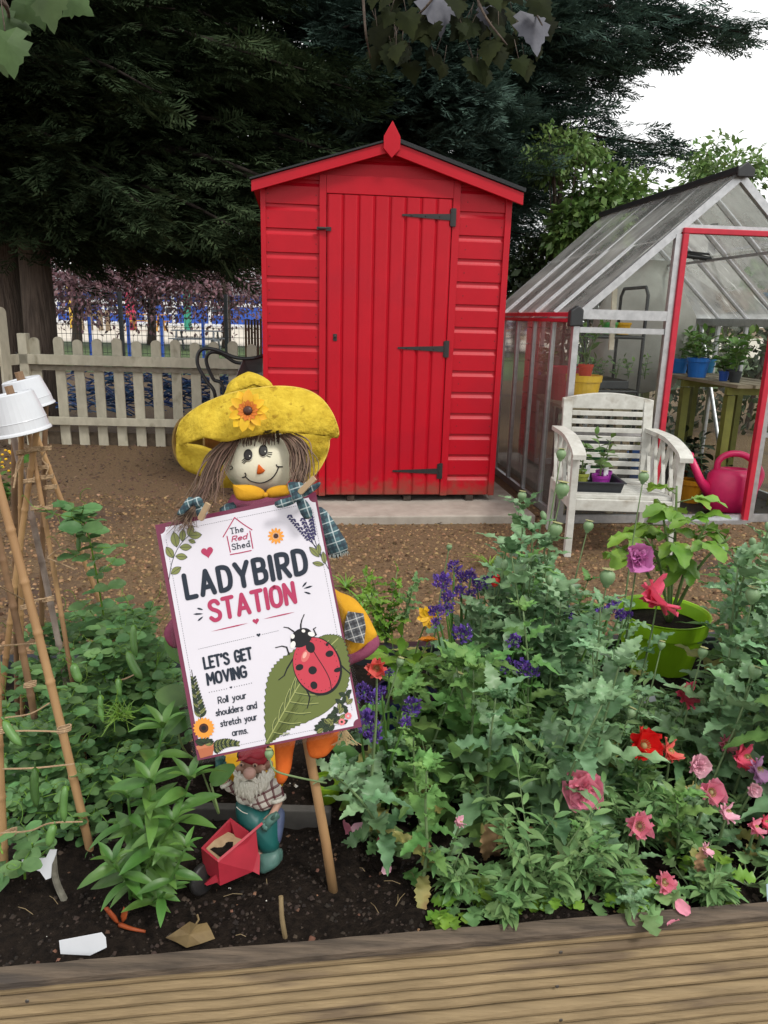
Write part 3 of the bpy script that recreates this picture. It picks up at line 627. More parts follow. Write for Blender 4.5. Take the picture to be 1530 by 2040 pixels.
# hedge behind greenhouse
k = 9000; rg = np.random.default_rng(21); hx = rg.uniform(1.2, 9.5, k); P = np.stack([hx, 9.2 + rg.normal(0, .35, k) + (hx - 1) * .1 - 1.0, rg.random(k) ** .8 * (1.85 + .25 * np.sin(hx * 3.1) + .1 * np.sin(hx * 9))], 1)
hd = thing('hedge', 'dense dark green hedge running behind the greenhouse', 'hedge', (4, 8.3, 0)); X = rg.normal(size=(k, 3)); X[:, 2] -= .3; N = rg.normal(0, .6, (k, 3)); N[:, 1] -= 1
np_build('foliage', [scatter(LEAF2, P, X, N, rg.uniform(.08, .15, k))], m_dg, hd)
b = MB()
for x in np.arange(1.4, 9.4, .7): b.tube([(x, 8.3 + (x - 1) * .1, 0), (x + .1, 8.3 + (x - 1) * .1, 1.2)], .03, 6)
b.build('stem', m_bark, hd)

# ------------------------------------------------------------------ beyond: mesh fence, blue building, playground things
m_navy = mat('dark_post', (.012, .015, .02), rough=.5); m_blue = mat('blue_paint', (.02, .09, .45), (.015, .07, .38), rough=.5)
mfp = at_zb(300, 690, 19); fr = Frame(mfp, R(2)); mf_ = thing('mesh_fence', 'dark wire mesh fence on black and blue posts in front of the playground', 'fence', mfp)
x0, x1 = fr.tr(-40, 640)[0], fr.tr(560, 640)[0]; ht = fr.tr(300, 585)[1]
b = MB(fr.mat())
for x in np.arange(x0, x1, .11): b.box(x - .004, x + .004, -.004, .004, .05, ht)
for z in np.arange(.1, ht, .22): b.box(x0, x1, .0045, .012, z - .006, z + .006)
b.build('wire_panel', m_navy, mf_)
for px in (240, 450): u = fr.tr(px, 640)[0]; b = MB(fr.mat()); b.box(u - .045, u + .045, .014, .09, 0, ht + .03); b.build('post', m_navy, mf_)
for px in (176, 253, 320, 403, 520): u = fr.tr(px, 640)[0]; b = MB(fr.mat()); b.box(u - .032, u + .032, .014, .09, 0, ht * .62); b.build('post', m_blue, mf_)
# chestnut paling roll beside the shed
pp = at_zb(508, 690, 11); pf = Frame(pp, 0); b = MB(pf.mat())
for i in range(7):
    u = pf.tr(489 + i * 6, 640)[0]; b.box(u - .016, u + .016, .004 * (i % 2), .02 + .004 * (i % 2), 0, pf.tr(500, 636)[1] * (1 + .02 * math.sin(i * 3)))
b.box(pf.tr(487, 640)[0], pf.tr(527, 640)[0], .026, .034, .3, .32)
tag(b.build('paling_panel', mat('paling_wood', (.22, .14, .08), (.13, .08, .05), rough=.9, island=.3)), 'brown split wood paling panel just left of the shed', 'fence panel')
m_wh = mat('white_paint', (.75, .76, .78), rough=.5); m_tan = mat('tan_wood', (.45, .3, .12), (.35, .22, .09), rough=.7)
bp = at_zb(330, 640, 62); bf = Frame(bp, R(3)); bd = thing('school_building', 'low blue clad building with white trim far behind the playground', 'building', bp)
bx0, bx1 = bf.tr(60, 620)[0], bf.tr(620, 620)[0]; bh = bf.tr(330, 585)[1]
b = MB(bf.mat()); b.box(bx0, bx1, 0, 6, 0, bh); b.build('wall', m_blue, bd)
b = MB(bf.mat()); b.prism([(bx0 - .3, -.4, bh), (bx0 - .3, 6.4, bh), (bx0 - .3, 6.4, bh + .3), (bx0 - .3, 3, bh + 1.6), (bx0 - .3, -.4, bh + .3)], (bx1 - bx0 + .6, 0, 0)); b.build('roof', mat('roof_grey', (.2, .2, .22), rough=.8), bd)
b = MB(bf.mat()); zt_ = bf.tr(330, 604)[1]; b.box(bx0, bx1, -.06, -.002, zt_ - .14, zt_ + .14); b.box(bx0, bx1, -.05, -.002, .02, .22)
for px in (112, 206, 290, 345, 418): u = bf.tr(px, 620)[0]; b.box(u - .12, u + .12, -.055, -.0021, .22, bh)
b.build('trim', m_wh, bd)
for px, w_ in ((130, 26), (225, 24), (340, 26), (435, 38)):
    u0, u1 = bf.tr(px - w_ / 2, 620)[0], bf.tr(px + w_ / 2, 620)[0]; b = MB(bf.mat()); z1 = bf.tr(px, 610)[1]; b.box(u0, u1, -.045, -.0022, .9, z1); wn = b.build('window', m_wh, bd)
    b = MB(bf.mat()); b.box(u0 + .12, u1 - .12, -.05, -.046, 1.0, z1 - .12); b.build('pane', mat('window_dark', (.05, .07, .1), rough=.1), wn)
for px, c, nm, lb in ((150, m_tan, 'playground_post', 'yellow playground post near the conifer trunk'), (262, mat('pink_paint', (.6, .04, .12), rough=.5), 'playground_post', 'pink playground post in front of the blue building'), (374, mat('green_paint', (.03, .3, .2), rough=.5), 'playground_post', 'green playground post beside a plum trunk')):
    P = at_zb(px, 640, 45); b = MB(); w_ = .18 if px == 374 else .26; b.box(P[0] - w_, P[0] + w_, P[1] - .15, P[1] + .15, 0, 2.3); b.box(P[0] - w_ * 1.2, P[0] + w_ * 1.2, P[1] - .2, P[1] + .2, 2.301, 2.4)
    tag(b.build(nm, mat('yellow_paint', (.75, .48, .06), rough=.5) if px == 150 else c), lb, 'post')
m_or = mat('orange_wood', (.6, .28, .04), rough=.6)
def picnic(px, D, m, lb, s=1.0, nm='picnic_table'):
    P = at_zb(px, 640, D); t = thing(nm, lb, 'table', P); M4 = np.eye(4); M4[:3, :3] *= s; M4[:3, 3] = P
    b = MB(M4)
    for i in range(5): b.box(-.9, .9, -.36 + i * .15, -.22 + i * .15, .72, .76)
    b.build('tabletop', m, t)
    for y in (-.75, .5): b = MB(M4); b.box(-.9, .9, y, y + .25, .43, .47); b.build('bench', m, t)
    for x in (-.7, .7):
        b = MB(M4); b.beam((x, -.3, .7), (x, -.65, 0), .1, .05, (1, 0, 0)); b.beam((x, .3, .7), (x, .65, 0), .1, .05, (1, 0, 0)); b.box(x - .03, x + .03, -.7, .7, .36, .43); b.build('leg', m, t)
picnic(290, 44, m_or, 'orange picnic table on the pale playground paving', 1.25)
picnic(392, 23, mat('grey_wood', (.2, .22, .25), (.14, .15, .17), rough=.8), 'grey picnic table on the grass just beyond the mesh fence', .8)
b = MB()
for px in (162, 180, 200, 215):
    P = at_zb(px, 640, 42); b.box(P[0] - .1, P[0] + .1, P[1] - .1, P[1] + .1, 0, 1.7 - .3 * (px % 3))
    if px == 162: A = P
b.box(A[0], P[0], A[1] + .11, A[1] + .19, .75, .9)
tag(b.build('climbing_frame', mat('frame_wood', (.3, .22, .14), rough=.8)), 'low wooden climbing frame of posts and a beam on the playground', 'climbing frame')
# ================================================================== CHAIR AND GREENHOUSE CONTENTS
def proj(P):
    d = np.asarray(P, float) - CAM; z = d @ _F
    return 765 + FPX * (d @ _R) / z, 1020 - FPX * (d @ _U) / z
def catmull_closed(P, k=4):
    P = list(P); Q = spline(P[-2:] + P + P[:2], k); return Q[k * 2: -k * 1 - 1] if False else Q[2 * k:2 * k + len(P) * k]
def puff(mb, P, nrm, thick, mi=0, rings=3, back=True, c=None, rough=0, sd=0):
    P = np.array(P, float); n = len(P); nrm = np.array(nrm, float) / np.linalg.norm(nrm); c = P.mean(0) if c is None else np.array(c, float)
    rg = np.random.default_rng(sd)
    V = list(P); F = []; s_ = [1 - (k / (rings + .0)) ** 1.4 for k in range(1, rings)]
    for sg in ((1, -1) if back else (1,)):
        prev = list(range(n))
        for s in s_:
            b0 = len(V); h = thick * math.sqrt(max(0, 1 - s * s))
            for p in P: V.append(c + (p - c) * s + nrm * sg * (h + rough * thick * rg.normal()))
            cur = list(range(b0, b0 + n))
            for j in range(n):
                q = (prev[j], prev[(j + 1) % n], cur[(j + 1) % n], cur[j]); F.append(q if sg > 0 else q[::-1])
            prev = cur
        V.append(c + nrm * sg * thick); ci = len(V) - 1
        for j in range(n):
            q = (prev[j], prev[(j + 1) % n], ci); F.append(q if sg > 0 else q[::-1])
    return mb.add(np.array(V), F, mi)
m_cw = mat('flaking_white_paint', (.60, .60, .555), (.45, .445, .40), sc=18, rough=.7, bump=.35, bsc=70, c3=(.28, .25, .20), t3=.60, sc3=9)
cp = at_z(1129, 1108, 0); CF = Frame(cp, R(-1.5)); cm = CF.mat()
ch = thing('garden_chair', 'white slatted wooden garden armchair with a seed tray on its seat', 'chair', cp)
ct = lambda x, y, d=0: CF.tr(x, y, d)
xr = ct(1352, 950)[0]; za = ct(1128, 896)[1]; zs = ct(1240, 1000)[1] + .015; DP = .50; lw = .034
for x in (0.0, xr):
    b = MB(cm); b.box(x - lw / 2, x + lw / 2, -.02, .02, 0, za); b.build('leg', m_cw, ch, bevel=.003)
    b = MB(cm); b.beam((x, DP, 0), (x, DP - .03, zs), .032, .04, (0, 1, 0)); b.build('leg', m_cw, ch, bevel=.003)
    b = MB(cm)                                        # armrest: bowed board
    pa = spline([(x, -.075, za - .012), (x, -.02, za + .016), (x, .18, za + .052), (x, DP - .01, za + .05)], 5)
    for i in range(len(pa) - 1):
        p, q = pa[i], pa[i + 1]; b.add([(p[0] - .032, p[1], p[2]), (p[0] + .032, p[1], p[2]), (q[0] + .032, q[1], q[2]), (q[0] - .032, q[1], q[2]), (p[0] - .032, p[1], p[2] - .022), (p[0] + .032, p[1], p[2] - .022), (q[0] + .032, q[1], q[2] - .022), (q[0] - .032, q[1], q[2] - .022)],
              [(0, 1, 2, 3), (7, 6, 5, 4), (0, 3, 7, 4), (1, 5, 6, 2)] + ([(0, 4, 5, 1)] if i == 0 else []))
    b.build('armrest', m_cw, ch)
    b = MB(cm)                                        # crossed side struts
    for k_ in range(4):
        y0 = .05 + k_ * .12; b.beam((x - .004, y0, zs - .02), (x - .004, y0 + .10, za + .03), .009, .018, (1, 0, 0)); b.beam((x + .006, y0 + .11, zs - .02), (x + .006, y0 + .01, za + .03), .009, .018, (1, 0, 0))
    b.build('side_lattice', m_cw, ch)
b = MB(cm); b.box(lw / 2, xr - lw / 2, -.016, .012, zs - .062, zs - .004); b.build('apron', m_cw, ch, bevel=.003)
b = MB(cm)
for x in (0, xr): b.box(x - .012, x + .012, .022, DP - .03, zs - .06, zs - .005)
b.box(lw / 2, xr - lw / 2, DP - .06, DP - .035, zs - .06, zs - .005); b.build('seat_rail', m_cw, ch)
b = MB(cm)
for i in range(9):
    y = .005 + i * .05; b.box(.02, xr - .02, y, y + .036, zs - .003, zs + .015)
b.build('seat', m_cw, ch, bevel=.002)
bl0, bt0 = ct(1122, 800, DP); br0, _ = ct(1302, 800, DP); zt0 = ct(1210, 784, DP)[1]; bl1 = ct(1119, 960, DP)[0]; br1 = ct(1299, 960, DP)[0]
xl_, xr_ = bl0 + .03, br0 - .02
b = MB(cm); yb0, yb1 = DP - .04, DP + .03; bk = lambda z: yb0 + (yb1 - yb0) * (z - zs) / (zt0 - zs)
for x in (xl_, xr_): b = MB(cm); b.beam((x, bk(zs - .05), zs - .05), (x, bk(zt0 - .03), zt0 - .035), .05, .03, (0, 1, 0)); b.build('back_post', m_cw, ch, bevel=.003)
b = MB(cm); n = 12; top = [(xl_ - .028 + (xr_ - xl_ + .056) * i / n, bk(zt0) - .017, zt0 - .032 + .034 * math.sin(PI * i / n)) for i in range(n + 1)]
b.prism(top + [(xr_ + .028, bk(zt0) - .017, zt0 - .085), (xl_ - .028, bk(zt0) - .017, zt0 - .085)][0:2], (0, .032, 0)); b.build('top_rail', m_cw, ch, bevel=.003)
for i in range(8):
    z = zs + .045 + (zt0 - .125 - zs - .03) * i / 7; b = MB(cm); b.box(xl_ + .026, xr_ - .026, bk(z) - .010, bk(z) + .008, z - .013, z + .013); b.build('back_slat', m_cw, ch, bevel=.002)
# seed tray with pots on the seat
m_tray = mat('tray_plastic', (.02, .024, .03), (.03, .034, .04), rough=.4); m_soil = mat('soil_dark', (.020, .0145, .011), (.008, .006, .005), spec=.1, sc=70, rough=.95, bump=1, bsc=160, dist=.006)
u0, z_ = CF.tr(1143, 985, .07); u1, _ = CF.tr(1240, 985, .07); tb = zs + .016
tp = CF.w((u0 + u1) / 2, .17, tb); tr_ = thing('seed_tray', 'black plastic seed tray lying on the seat of the white chair', 'tray', tp)
b = MB(cm); X0, X1, Y0, Y1 = u0, u1, .05, .28; h_ = .055
def ring(e, z): return [(X0 - e, Y0 - e, z), (X1 + e, Y0 - e, z), (X1 + e, Y1 + e, z), (X0 - e, Y1 + e, z)]
V = ring(-.012, tb) + ring(0.0, tb + h_) + ring(.008, tb + h_) + ring(.008, tb + h_ - .006) + ring(-.004, tb + h_ - .004) + ring(-.016, tb + .005)
F = [(3, 2, 1, 0), (20, 21, 22, 23)]
for a_, c_ in ((0, 1),): F += [(a_ * 4 + i, a_ * 4 + (i + 1) % 4, c_ * 4 + (i + 1) % 4, c_ * 4 + i) for i in range(4)]
for a_, c_ in ((1, 3), (3, 2), (2, 4), (4, 5)): F += [(a_ * 4 + i, a_ * 4 + (i + 1) % 4, c_ * 4 + (i + 1) % 4, c_ * 4 + i) for i in range(4)]
b.add(V, F); b.build('shell', m_tray, tr_)
def pot_prof(r, h): return [(r * .74, 0), (r * .93, h * .78), (r * .95, h * .79), (r, h * .8), (r * 1.02, h), (r * .94, h), (r * .92, h * .9)]
def pot(nm, lb, p, r, h, m, grp=None, ax=(0, 0, 1), soil=True, cat='pot'):
    t = thing(nm, lb, cat, p, group=grp); b = MB(); b.lathe(pot_prof(r, h), p, 24, ax); b.build('shell', m, t, smooth=False)
    if soil:
        b = MB(); b.lathe([(r * .93, h * .885), (r * .5, h * .9), (1e-5, h * .91)], p, 20, ax); b.build('compost', m_soil, t)
    return t
pal = {}
def plastic(c):
    if c not in pal: pal[c] = mat('plastic', c, tuple(v * .88 for v in c), sc=25, rough=.42, spec=.4)
    return pal[c]
# ---- generic leafy potted plant
m_seed = mat('seedling_leaf', (.16, .30, .07), (.09, .18, .04), sc=30, rough=.45, island=.3, trans=.25)
m_stem = mat('green_stem', (.16, .24, .08), (.10, .16, .05), sc=30, rough=.6)
OV = leaf_t(6, lambda t: .30 * math.sin(PI * min(1, t * .97 + .03)) ** .75, 1, .2, .25)
LANCE = leaf_t(8, lambda t: .125 * math.sin(PI * min(1, t * .93 + .05)) ** .9, 1, .35, .35)
def sprig(nm, lb, base, h, nst, nlf, ll, tpl, m_lf, sd=1, grp=None, lean=.3, m_st=None, cat='plant', up=.35, t0=.15):
    rg = np.random.default_rng(sd); t = thing(nm, lb, cat, base, group=grp); st = MB(); lf = MB(); base = np.array(base, float)
    for s in range(nst):
        a = rg.uniform(0, 6.3); hh = h * rg.uniform(.65, 1); tip = base + np.array([math.cos(a) * lean * hh, math.sin(a) * lean * hh, hh]); mid = (base + tip) / 2 + np.array([math.cos(a), math.sin(a), 0]) * -.06 * hh
        pth = spline([base, mid, tip], 5); st.tube(pth, [.0035 * (h / .3) ** .5 + .0008, .0012], 5); ph = rg.uniform(0, 6)
        for k in range(nlf):
            q = t0 + (1 - t0) * (k + .5) / nlf; p = pth[min(len(pth) - 1, int(q * (len(pth) - 1) + .5))]; an = ph + k * 2.4
            d = np.array([math.cos(an), math.sin(an), up + rg.normal(0, .25)]); lf.put(tpl, p, d, (rg.normal(0, .3), rg.normal(0, .3), 1), ll * rg.uniform(.7, 1.15))
        lf.put(tpl, tip, tip - mid + rg.normal(0, .05, 3), (rg.normal(), rg.normal(), .5), ll * .7)
    st.build('stem', m_st or m_stem, t, smooth=True); lf.build('foliage', m_lf, t, smooth=True); return t
CU = lambda x, y, z: CF.w(x, y, z)
W_ = u1 - u0
for (fx, fy, c, lb, h_, sd) in ((.2, .10, (.30, .34, .06), 'olive green pot with a seedling at the left end of the seed tray', .17, 3), (.55, .06, (.30, .03, .30), 'front purple pot in the middle of the seed tray', .24, 4), (.74, .17, (.27, .025, .28), 'purple pot set back at the right of the seed tray', .13, 5)):
    p = CU(u0 + W_ * fx, .05 + fy, tb + .006); pot('plant_pot', lb, p, .042, .075, plastic(c))
    sprig('seedling', {3: 'pale leafy seedling growing in the olive green tray pot', 4: 'tallest dark leaved seedling growing in the front purple tray pot', 5: 'short seedling growing in the rear purple tray pot'}[sd], p + np.array([0, 0, .068]), h_, 2, 7, .06, OV, m_seed if sd != 4 else m_mg, sd, lean=.18)
for fx, lb in ((.3, 'white plant label stuck in the olive green tray pot'), (.68, 'white plant label stuck in a purple tray pot')):
    b = MB(cm); x = u0 + W_ * fx; b.box(x - .011, x + .011, .125, .127, tb + .05, tb + .125); tag(b.build('plant_label', m_wh), lb, 'label')
# ---- greenhouse benches, racks, pots
G = lambda u, y, z: GF.w(u, y, z)
m_bench = mat('bench_wood', (.34, .29, .20), (.22, .18, .12), sc=20, rough=.8, stretch=(1, .2, 1)); m_oliv = mat('olive_paint', (.20, .205, .035), rough=.6)
bt = thing('staging_bench', 'slatted wooden bench running along the right side inside the greenhouse', 'bench', G(GW - .3, 1.0, 0)); bz_ = .80
b = MB(gm)
for i in range(4): b.box(GW - .52 + i * .12, GW - .42 + i * .12, .25, GL - .15, bz_ - .02, bz_)
b.build('top', m_bench, bt)
for y in (.35, GL * .5, GL - .3):
    b = MB(gm); b.box(GW - .51, GW - .46, y, y + .05, 0, bz_ - .075); b.box(GW - .1, GW - .06, y, y + .05, 0, bz_ - .075); b.box(GW - .52, GW - .06, y, y + .03, bz_ - .07, bz_ - .025); b.build('leg', m_oliv, bt)
bt = thing('staging_bench', 'grey wooden bench along the left glass inside the greenhouse', 'bench', G(.3, 1.0, 0))
b = MB(gm)
for i in range(3): b.box(.06 + i * .13, .17 + i * .13, .12, GL - .15, .64, .66)
b.build('top', m_bench, bt)
for y in (.2, GL * .5, GL - .3): b = MB(gm); b.box(.07, .11, y, y + .04, 0, .638); b.box(.38, .42, y, y + .04, 0, .638); b.build('leg', m_bench, bt)
rk = thing('shelf_rack', 'black tubular shelf rack standing inside the greenhouse left of the door', 'shelf rack', G(.45, .9, 0))
b = MB(gm); rx0, rx1, ry0, ry1, rz1 = .28, djl + .10, .55, .95, 1.32
for x in (rx0, rx1):
    b.tube([(x, ry0, 0), (x, ry0, rz1), (x, ry0 + .04, rz1 + .05), (x, ry1 - .04, rz1 + .05), (x, ry1, rz1), (x, ry1, 0)], .011, 8)
b.build('upright', m_pvc, rk, smooth=True)
for z in (.35, .72, 1.06):
    b = MB(gm)
    for y in (ry0, ry1): b.tube([(rx0, y, z), (rx1, y, z)], .010, 6)
    for i in range(9): b.tube([(rx0 + (rx1 - rx0) * i / 8, ry0, z + .008), (rx0 + (rx1 - rx0) * i / 8, ry1, z + .008)], .004, 5)
    b.build('shelf', m_pvc, rk)
m_gfol = mat('greenhouse_leaf', (.15, .30, .06), (.08, .17, .035), sc=20, rough=.45, island=.35, trans=.3)
def gpx(px, py, y): u, z = GF.tr(px, py, y); return u, z
gi = [  # px of pot base centre, depth behind the front glass, radius px, height px, colour, label
    (1388, 748, .85, 20, 34, (.02, .16, .55), 'bright blue pot at the near end of the greenhouse bench'), (1352, 735, 1.25, 17, 26, (.03, .2, .6), 'smaller blue pot at the far end of the bench by the red jamb'), (1413, 735, 1.35, 14, 24, (.03, .24, .5), 'teal blue pot behind the bright blue pot on the bench'),
    (1440, 762, .55, 9, 17, (.02, .08, .35), 'tiny navy pot with a seedling at the bench edge')]
for k, (px, py, y, r, h, c, lb) in enumerate(gi):
    u, z = gpx(px, py, y); z = bz_ + .001; u = min(max(u, GW - .50), GW - .1); p = G(u, y, z); s = np.linalg.norm(p - CAM) / FPX * 1.0
    pot('plant_pot', lb, p, r * s, h * s, plastic(c)); sprig('potted_plant', 'light green plant growing in the ' + lb.split(' at ')[0].split(' behind ')[0].split(' with ')[0] + (' in the greenhouse' if k != 2 else ' at the back of the bench'), p + np.array([0, 0, h * s * .85]), (.17, .15, .12, .12)[k], 5, 6, .07, LANCE if k < 3 else OV, m_gfol, 30 + k, lean=.45)
for k in range(7):
    u = GW - .42 + .08 * (k % 3) ; y = .45 + k * .17; p = G(u, y, bz_ + .001)
    pot('plant_pot', 'small dark plastic pot crowded among the bench seedlings', p, .04, .07, plastic((.03, .035, .04)), 'seedling pots crowded on the greenhouse bench')
    sprig('potted_plant', 'leafy lime green seedling crowded on the greenhouse bench', p + np.array([0, 0, .06]), .26, 4, 7, .085, OV, m_gfol, 50 + k, grp='seedlings crowded on the greenhouse bench', lean=.35)
u, z = gpx(1129, 764, .28); p = G(.17, .24, .661); pot('plant_pot', 'big yellow square rimmed pot on the left bench behind the corner glass', p, .105, .185, plastic((.75, .45, .02)))
p2 = p + np.array([.01, .02, .166]); pot('plant_pot', 'small red pot standing inside the big yellow pot', p2, .045, .08, plastic((.55, .05, .02))); sprig('potted_plant', 'spiky green seedling growing in the small red pot', p2 + np.array([0, 0, .07]), .28, 6, 5, .09, LANCE, m_gfol, 71, lean=.35, up=.9)
p = G(.18, .62, .661); pot('plant_pot', 'large red pot on the left bench seen through the side glass', p, .1, .21, plastic((.6, .03, .06)))
for px, c, lb in ((1212, (.10, .42, .12), 'green bowl pot on the top shelf of the black rack'), (1238, (.7, .4, .03), 'yellow bowl pot on the top shelf of the black rack')):
    u, z = gpx(px, 672, .7); pot('plant_pot', lb, G(u, .70, 1.077), .055, .075, plastic(c))
for k, (z, lb) in enumerate(((.737, 'black seed tray with seedlings on the middle rack shelf'), (.367, 'black seed tray on the lowest rack shelf'))):
    t = thing('seed_tray', lb, 'tray', G(.5, .75, z)); b = MB(gm); b.box(rx0 + .04, rx1 - .05, ry0 + .03, ry1 - .03, z, z + .05); b.build('shell', m_tray, t, bevel=.004); b = MB(gm); b.box(rx0 + .05, rx1 - .06, ry0 + .04, ry1 - .04, z + .0501, z + .054); b.build('compost', m_soil, t)
    if k == 0:
        for q in range(5): sprig('seedling', 'small green seedling in the tray on the middle rack shelf', G(rx0 + .1 + .1 * q, .72 + .03 * (q % 2), z + .053), .15, 3, 5, .05, OV, m_gfol, 80 + q, grp='seedlings on the middle rack shelf')
for k, (uu, y, r, h, c, nm) in enumerate(((.16, 1.0, .07, .12, (.03, .03, .035), 'black'), (.30, .5, .06, .1, (.10, .34, .08), 'green'), (.17, 1.35, .08, .13, (.5, .16, .06), 'terracotta'), (.30, 1.6, .07, .11, (.05, .12, .4), 'blue'))):
    p = G(uu, y, .661); pot('plant_pot', nm + ' pot on the left bench behind the greenhouse glass', p, r, h, plastic(c)); sprig('potted_plant', 'leafy plant in the ' + nm + ' pot on the left greenhouse bench', p + np.array([0, 0, h * .88]), .22, 5, 7, .075, (OV, LANCE)[k % 2], m_gfol, 110 + k, lean=.4)
for k, (uu, y, r, h, c, nm) in enumerate(((GW - .30, .55, .11, .2, (.03, .03, .035), 'black'), (GW - .35, .95, .1, .16, (.35, .12, .05), 'terracotta'), (djl + .22, 1.4, .1, .2, (.04, .2, .06), 'dark green'))):
    pot('plant_pot', nm + ' pot of compost on the greenhouse floor', G(uu, y, .007), r, h, plastic(c))
# white fleece bag hanging behind the rack
fb = MB(); rgf = np.random.default_rng(4)
prof = [(.02, 0), (.20, .06), (.26, .3), (.25, .6), (.18, .8), (.10, .9), (.085, .96), (.1, 1.0)]; uf, zf = GF.tr(1262, 800, 1.5); o = G(uf, 1.5, .62)
V = []; n = 26
for r, z in prof:
    for j in range(n):
        a = 2 * PI * j / n; rr = r * (1.45 + .13 * math.sin(5 * a + z * 4) + .08 * math.sin(9 * a - z * 7)); V.append(o + np.array([rr * math.cos(a), rr * .7 * math.sin(a), z * .98]))
fb.add(V, [(i * n + j, i * n + (j + 1) % n, (i + 1) * n + (j + 1) % n, (i + 1) * n + j) for i in range(len(prof) - 1) for j in range(n)])
tag(fb.build('fleece_bag', mat('white_fleece', (.62, .62, .58), (.5, .5, .46), sc=6, rough=.8, bump=.3, trans=.3), smooth=True), 'crumpled white fleece bag hanging inside the greenhouse behind the black rack', 'bag')
u, z = gpx(1225, 575, .35); u2, z2 = gpx(1217, 697, .35); b = MB(gm); b.beam((u, .35, z), (u2, .35, z2), .03, .012, (0, 1, 0)); tag(b.build('wooden_stake', mat('pale_stake', (.6, .53, .42), rough=.8)), 'pale wooden stake hanging inside the left front pane of the greenhouse', 'stake')
# pink watering can in the doorway
m_pink = mat('pink_plastic', (.68, .02, .13), (.60, .015, .11), sc=20, rough=.4)
wp = at_z(1458, 1024, .03); wc = thing('watering_can', 'hot pink plastic watering can standing in the greenhouse doorway', 'watering can', wp)
s = np.linalg.norm(wp - CAM) / FPX; s *= 1.0; WH = 78 * s
b = MB(); b.lathe([(.34 * WH, 0), (.46 * WH, .03 * WH), (.48 * WH, .5 * WH), (.46 * WH, .85 * WH), (.36 * WH, .98 * WH), (.22 * WH, 1.0 * WH), (.2 * WH, .97 * WH)], wp + np.array([.02, .1, 0]), 24, sx=1.25, sy=.85); b.build('body', m_pink, wc, smooth=True)
b = MB(); A = wp + np.array([-.40 * WH, .1, .42 * WH]); B = wp + np.array([-.98 * WH, .07, 1.20 * WH]); b.tube([A, A * .5 + B * .5 + np.array([.0, 0, -.03]), B], [.16 * WH, .10 * WH, .075 * WH], 12); b.lathe([(.05 * WH, 0), (.1 * WH, .1 * WH), (.1 * WH, .14 * WH), (1e-4, .15 * WH)], B, 12, B - A); b.build('spout', m_pink, wc, smooth=True)
b = MB(); b.tube(spline([wp + np.array([-.32 * WH, .1, .88 * WH]), wp + np.array([-.30 * WH, .1, 1.18 * WH]), wp + np.array([-.05 * WH, .1, 1.34 * WH]), wp + np.array([.35 * WH, .1, 1.28 * WH]), wp + np.array([.72 * WH, .1, .9 * WH]), wp + np.array([.6 * WH, .1, .4 * WH])], 6), .075 * WH, 10); b.build('handle', m_pink, wc, smooth=True)
bp_ = at_z(1385, 1008, .0) + np.array([0, .1, 0]); pot('bucket', 'orange yellow plastic bucket on the greenhouse floor by the watering can', bp_, 22 * s * 1.06, 46 * s, plastic((.72, .32, .02)), soil=False, cat='bucket')
p = G(djl + .42, 1.0, .002); pot('bucket', 'blue bucket under the bench inside the greenhouse', p, .12, .24, plastic((.02, .10, .35)), soil=False, cat='bucket')
# dim growth on the greenhouse floor
for k in range(6): sprig('floor_plant', 'dark leafy weed on the greenhouse floor under the bench', G(GW - .5 + .07 * k, .5 + .25 * k, 0), .4, 4, 8, .1, OV, m_dg, 90 + k, grp='weeds under the greenhouse bench', lean=.5)

# ------------------------------------------------------------------ wheelbarrow stood on end against the shed, mustard tub
m_galv = mat('galvanised', (.34, .35, .36), (.24, .245, .25), sc=8, rough=.5, metal=.2, bump=.2)
wb = at_z(455, 925, 0); wbt = thing('wheelbarrow', 'grey metal wheelbarrow tipped on end between the picket fence and the shed', 'wheelbarrow', wb); wd = 5.7
Q = lambda x, y, dd=0: at_y(x, y, wd + dd)
b = MB(); V = [Q(450, 800, -.12), Q(520, 825, -.12), Q(524, 712, 0), Q(485, 714, 0), Q(440, 860, .10), Q(522, 860, .10), Q(528, 740, .2), Q(500, 745, .2)]
b.add(V, [(0, 3, 7, 4), (1, 5, 6, 2), (3, 2, 6, 7), (0, 4, 5, 1), (4, 7, 6, 5)]); b.build('tray', m_galv, wbt, solid=.004, bevel=.01)
b = MB(); b.tube(spline([Q(524, 709, -.02), Q(500, 714, -.05), Q(468, 712), Q(430, 697), Q(405, 695), Q(394, 708), Q(395, 730), Q(412, 760), Q(428, 785), Q(430, 850, .05), Q(436, 900, .06)], 6), .014, 10); b.build('handle', m_pvc, wbt, smooth=True)
b = MB(); b.tube(spline([Q(526, 718, .2), Q(500, 722, .2), Q(470, 722, .2), Q(440, 704, .18), Q(418, 703, .15), Q(411, 720, .15), Q(425, 755, .15), Q(445, 775, .15), Q(450, 890, .15)], 6), .014, 10); b.build('handle', m_pvc, wbt, smooth=True)
m_must = mat('mustard_plastic', (.27, .16, .03), (.2, .115, .02), sc=20, rough=.5)
tc_ = at_z(378, 932, 0) + np.array([0, -.02, .20]); axd = np.array([-.62, -.78, .12]); axd /= np.linalg.norm(axd)
b = MB(); b.lathe([(.15, -.26), (.185, -.04), (.195, -.03), (.20, .0), (.178, .0), (.17, -.03), (.135, -.25), (1e-4, -.25)], tc_, 32, axd)
tag(b.build('plastic_tub', m_must), 'mustard plastic tub lying on its side below the picket fence', 'tub')
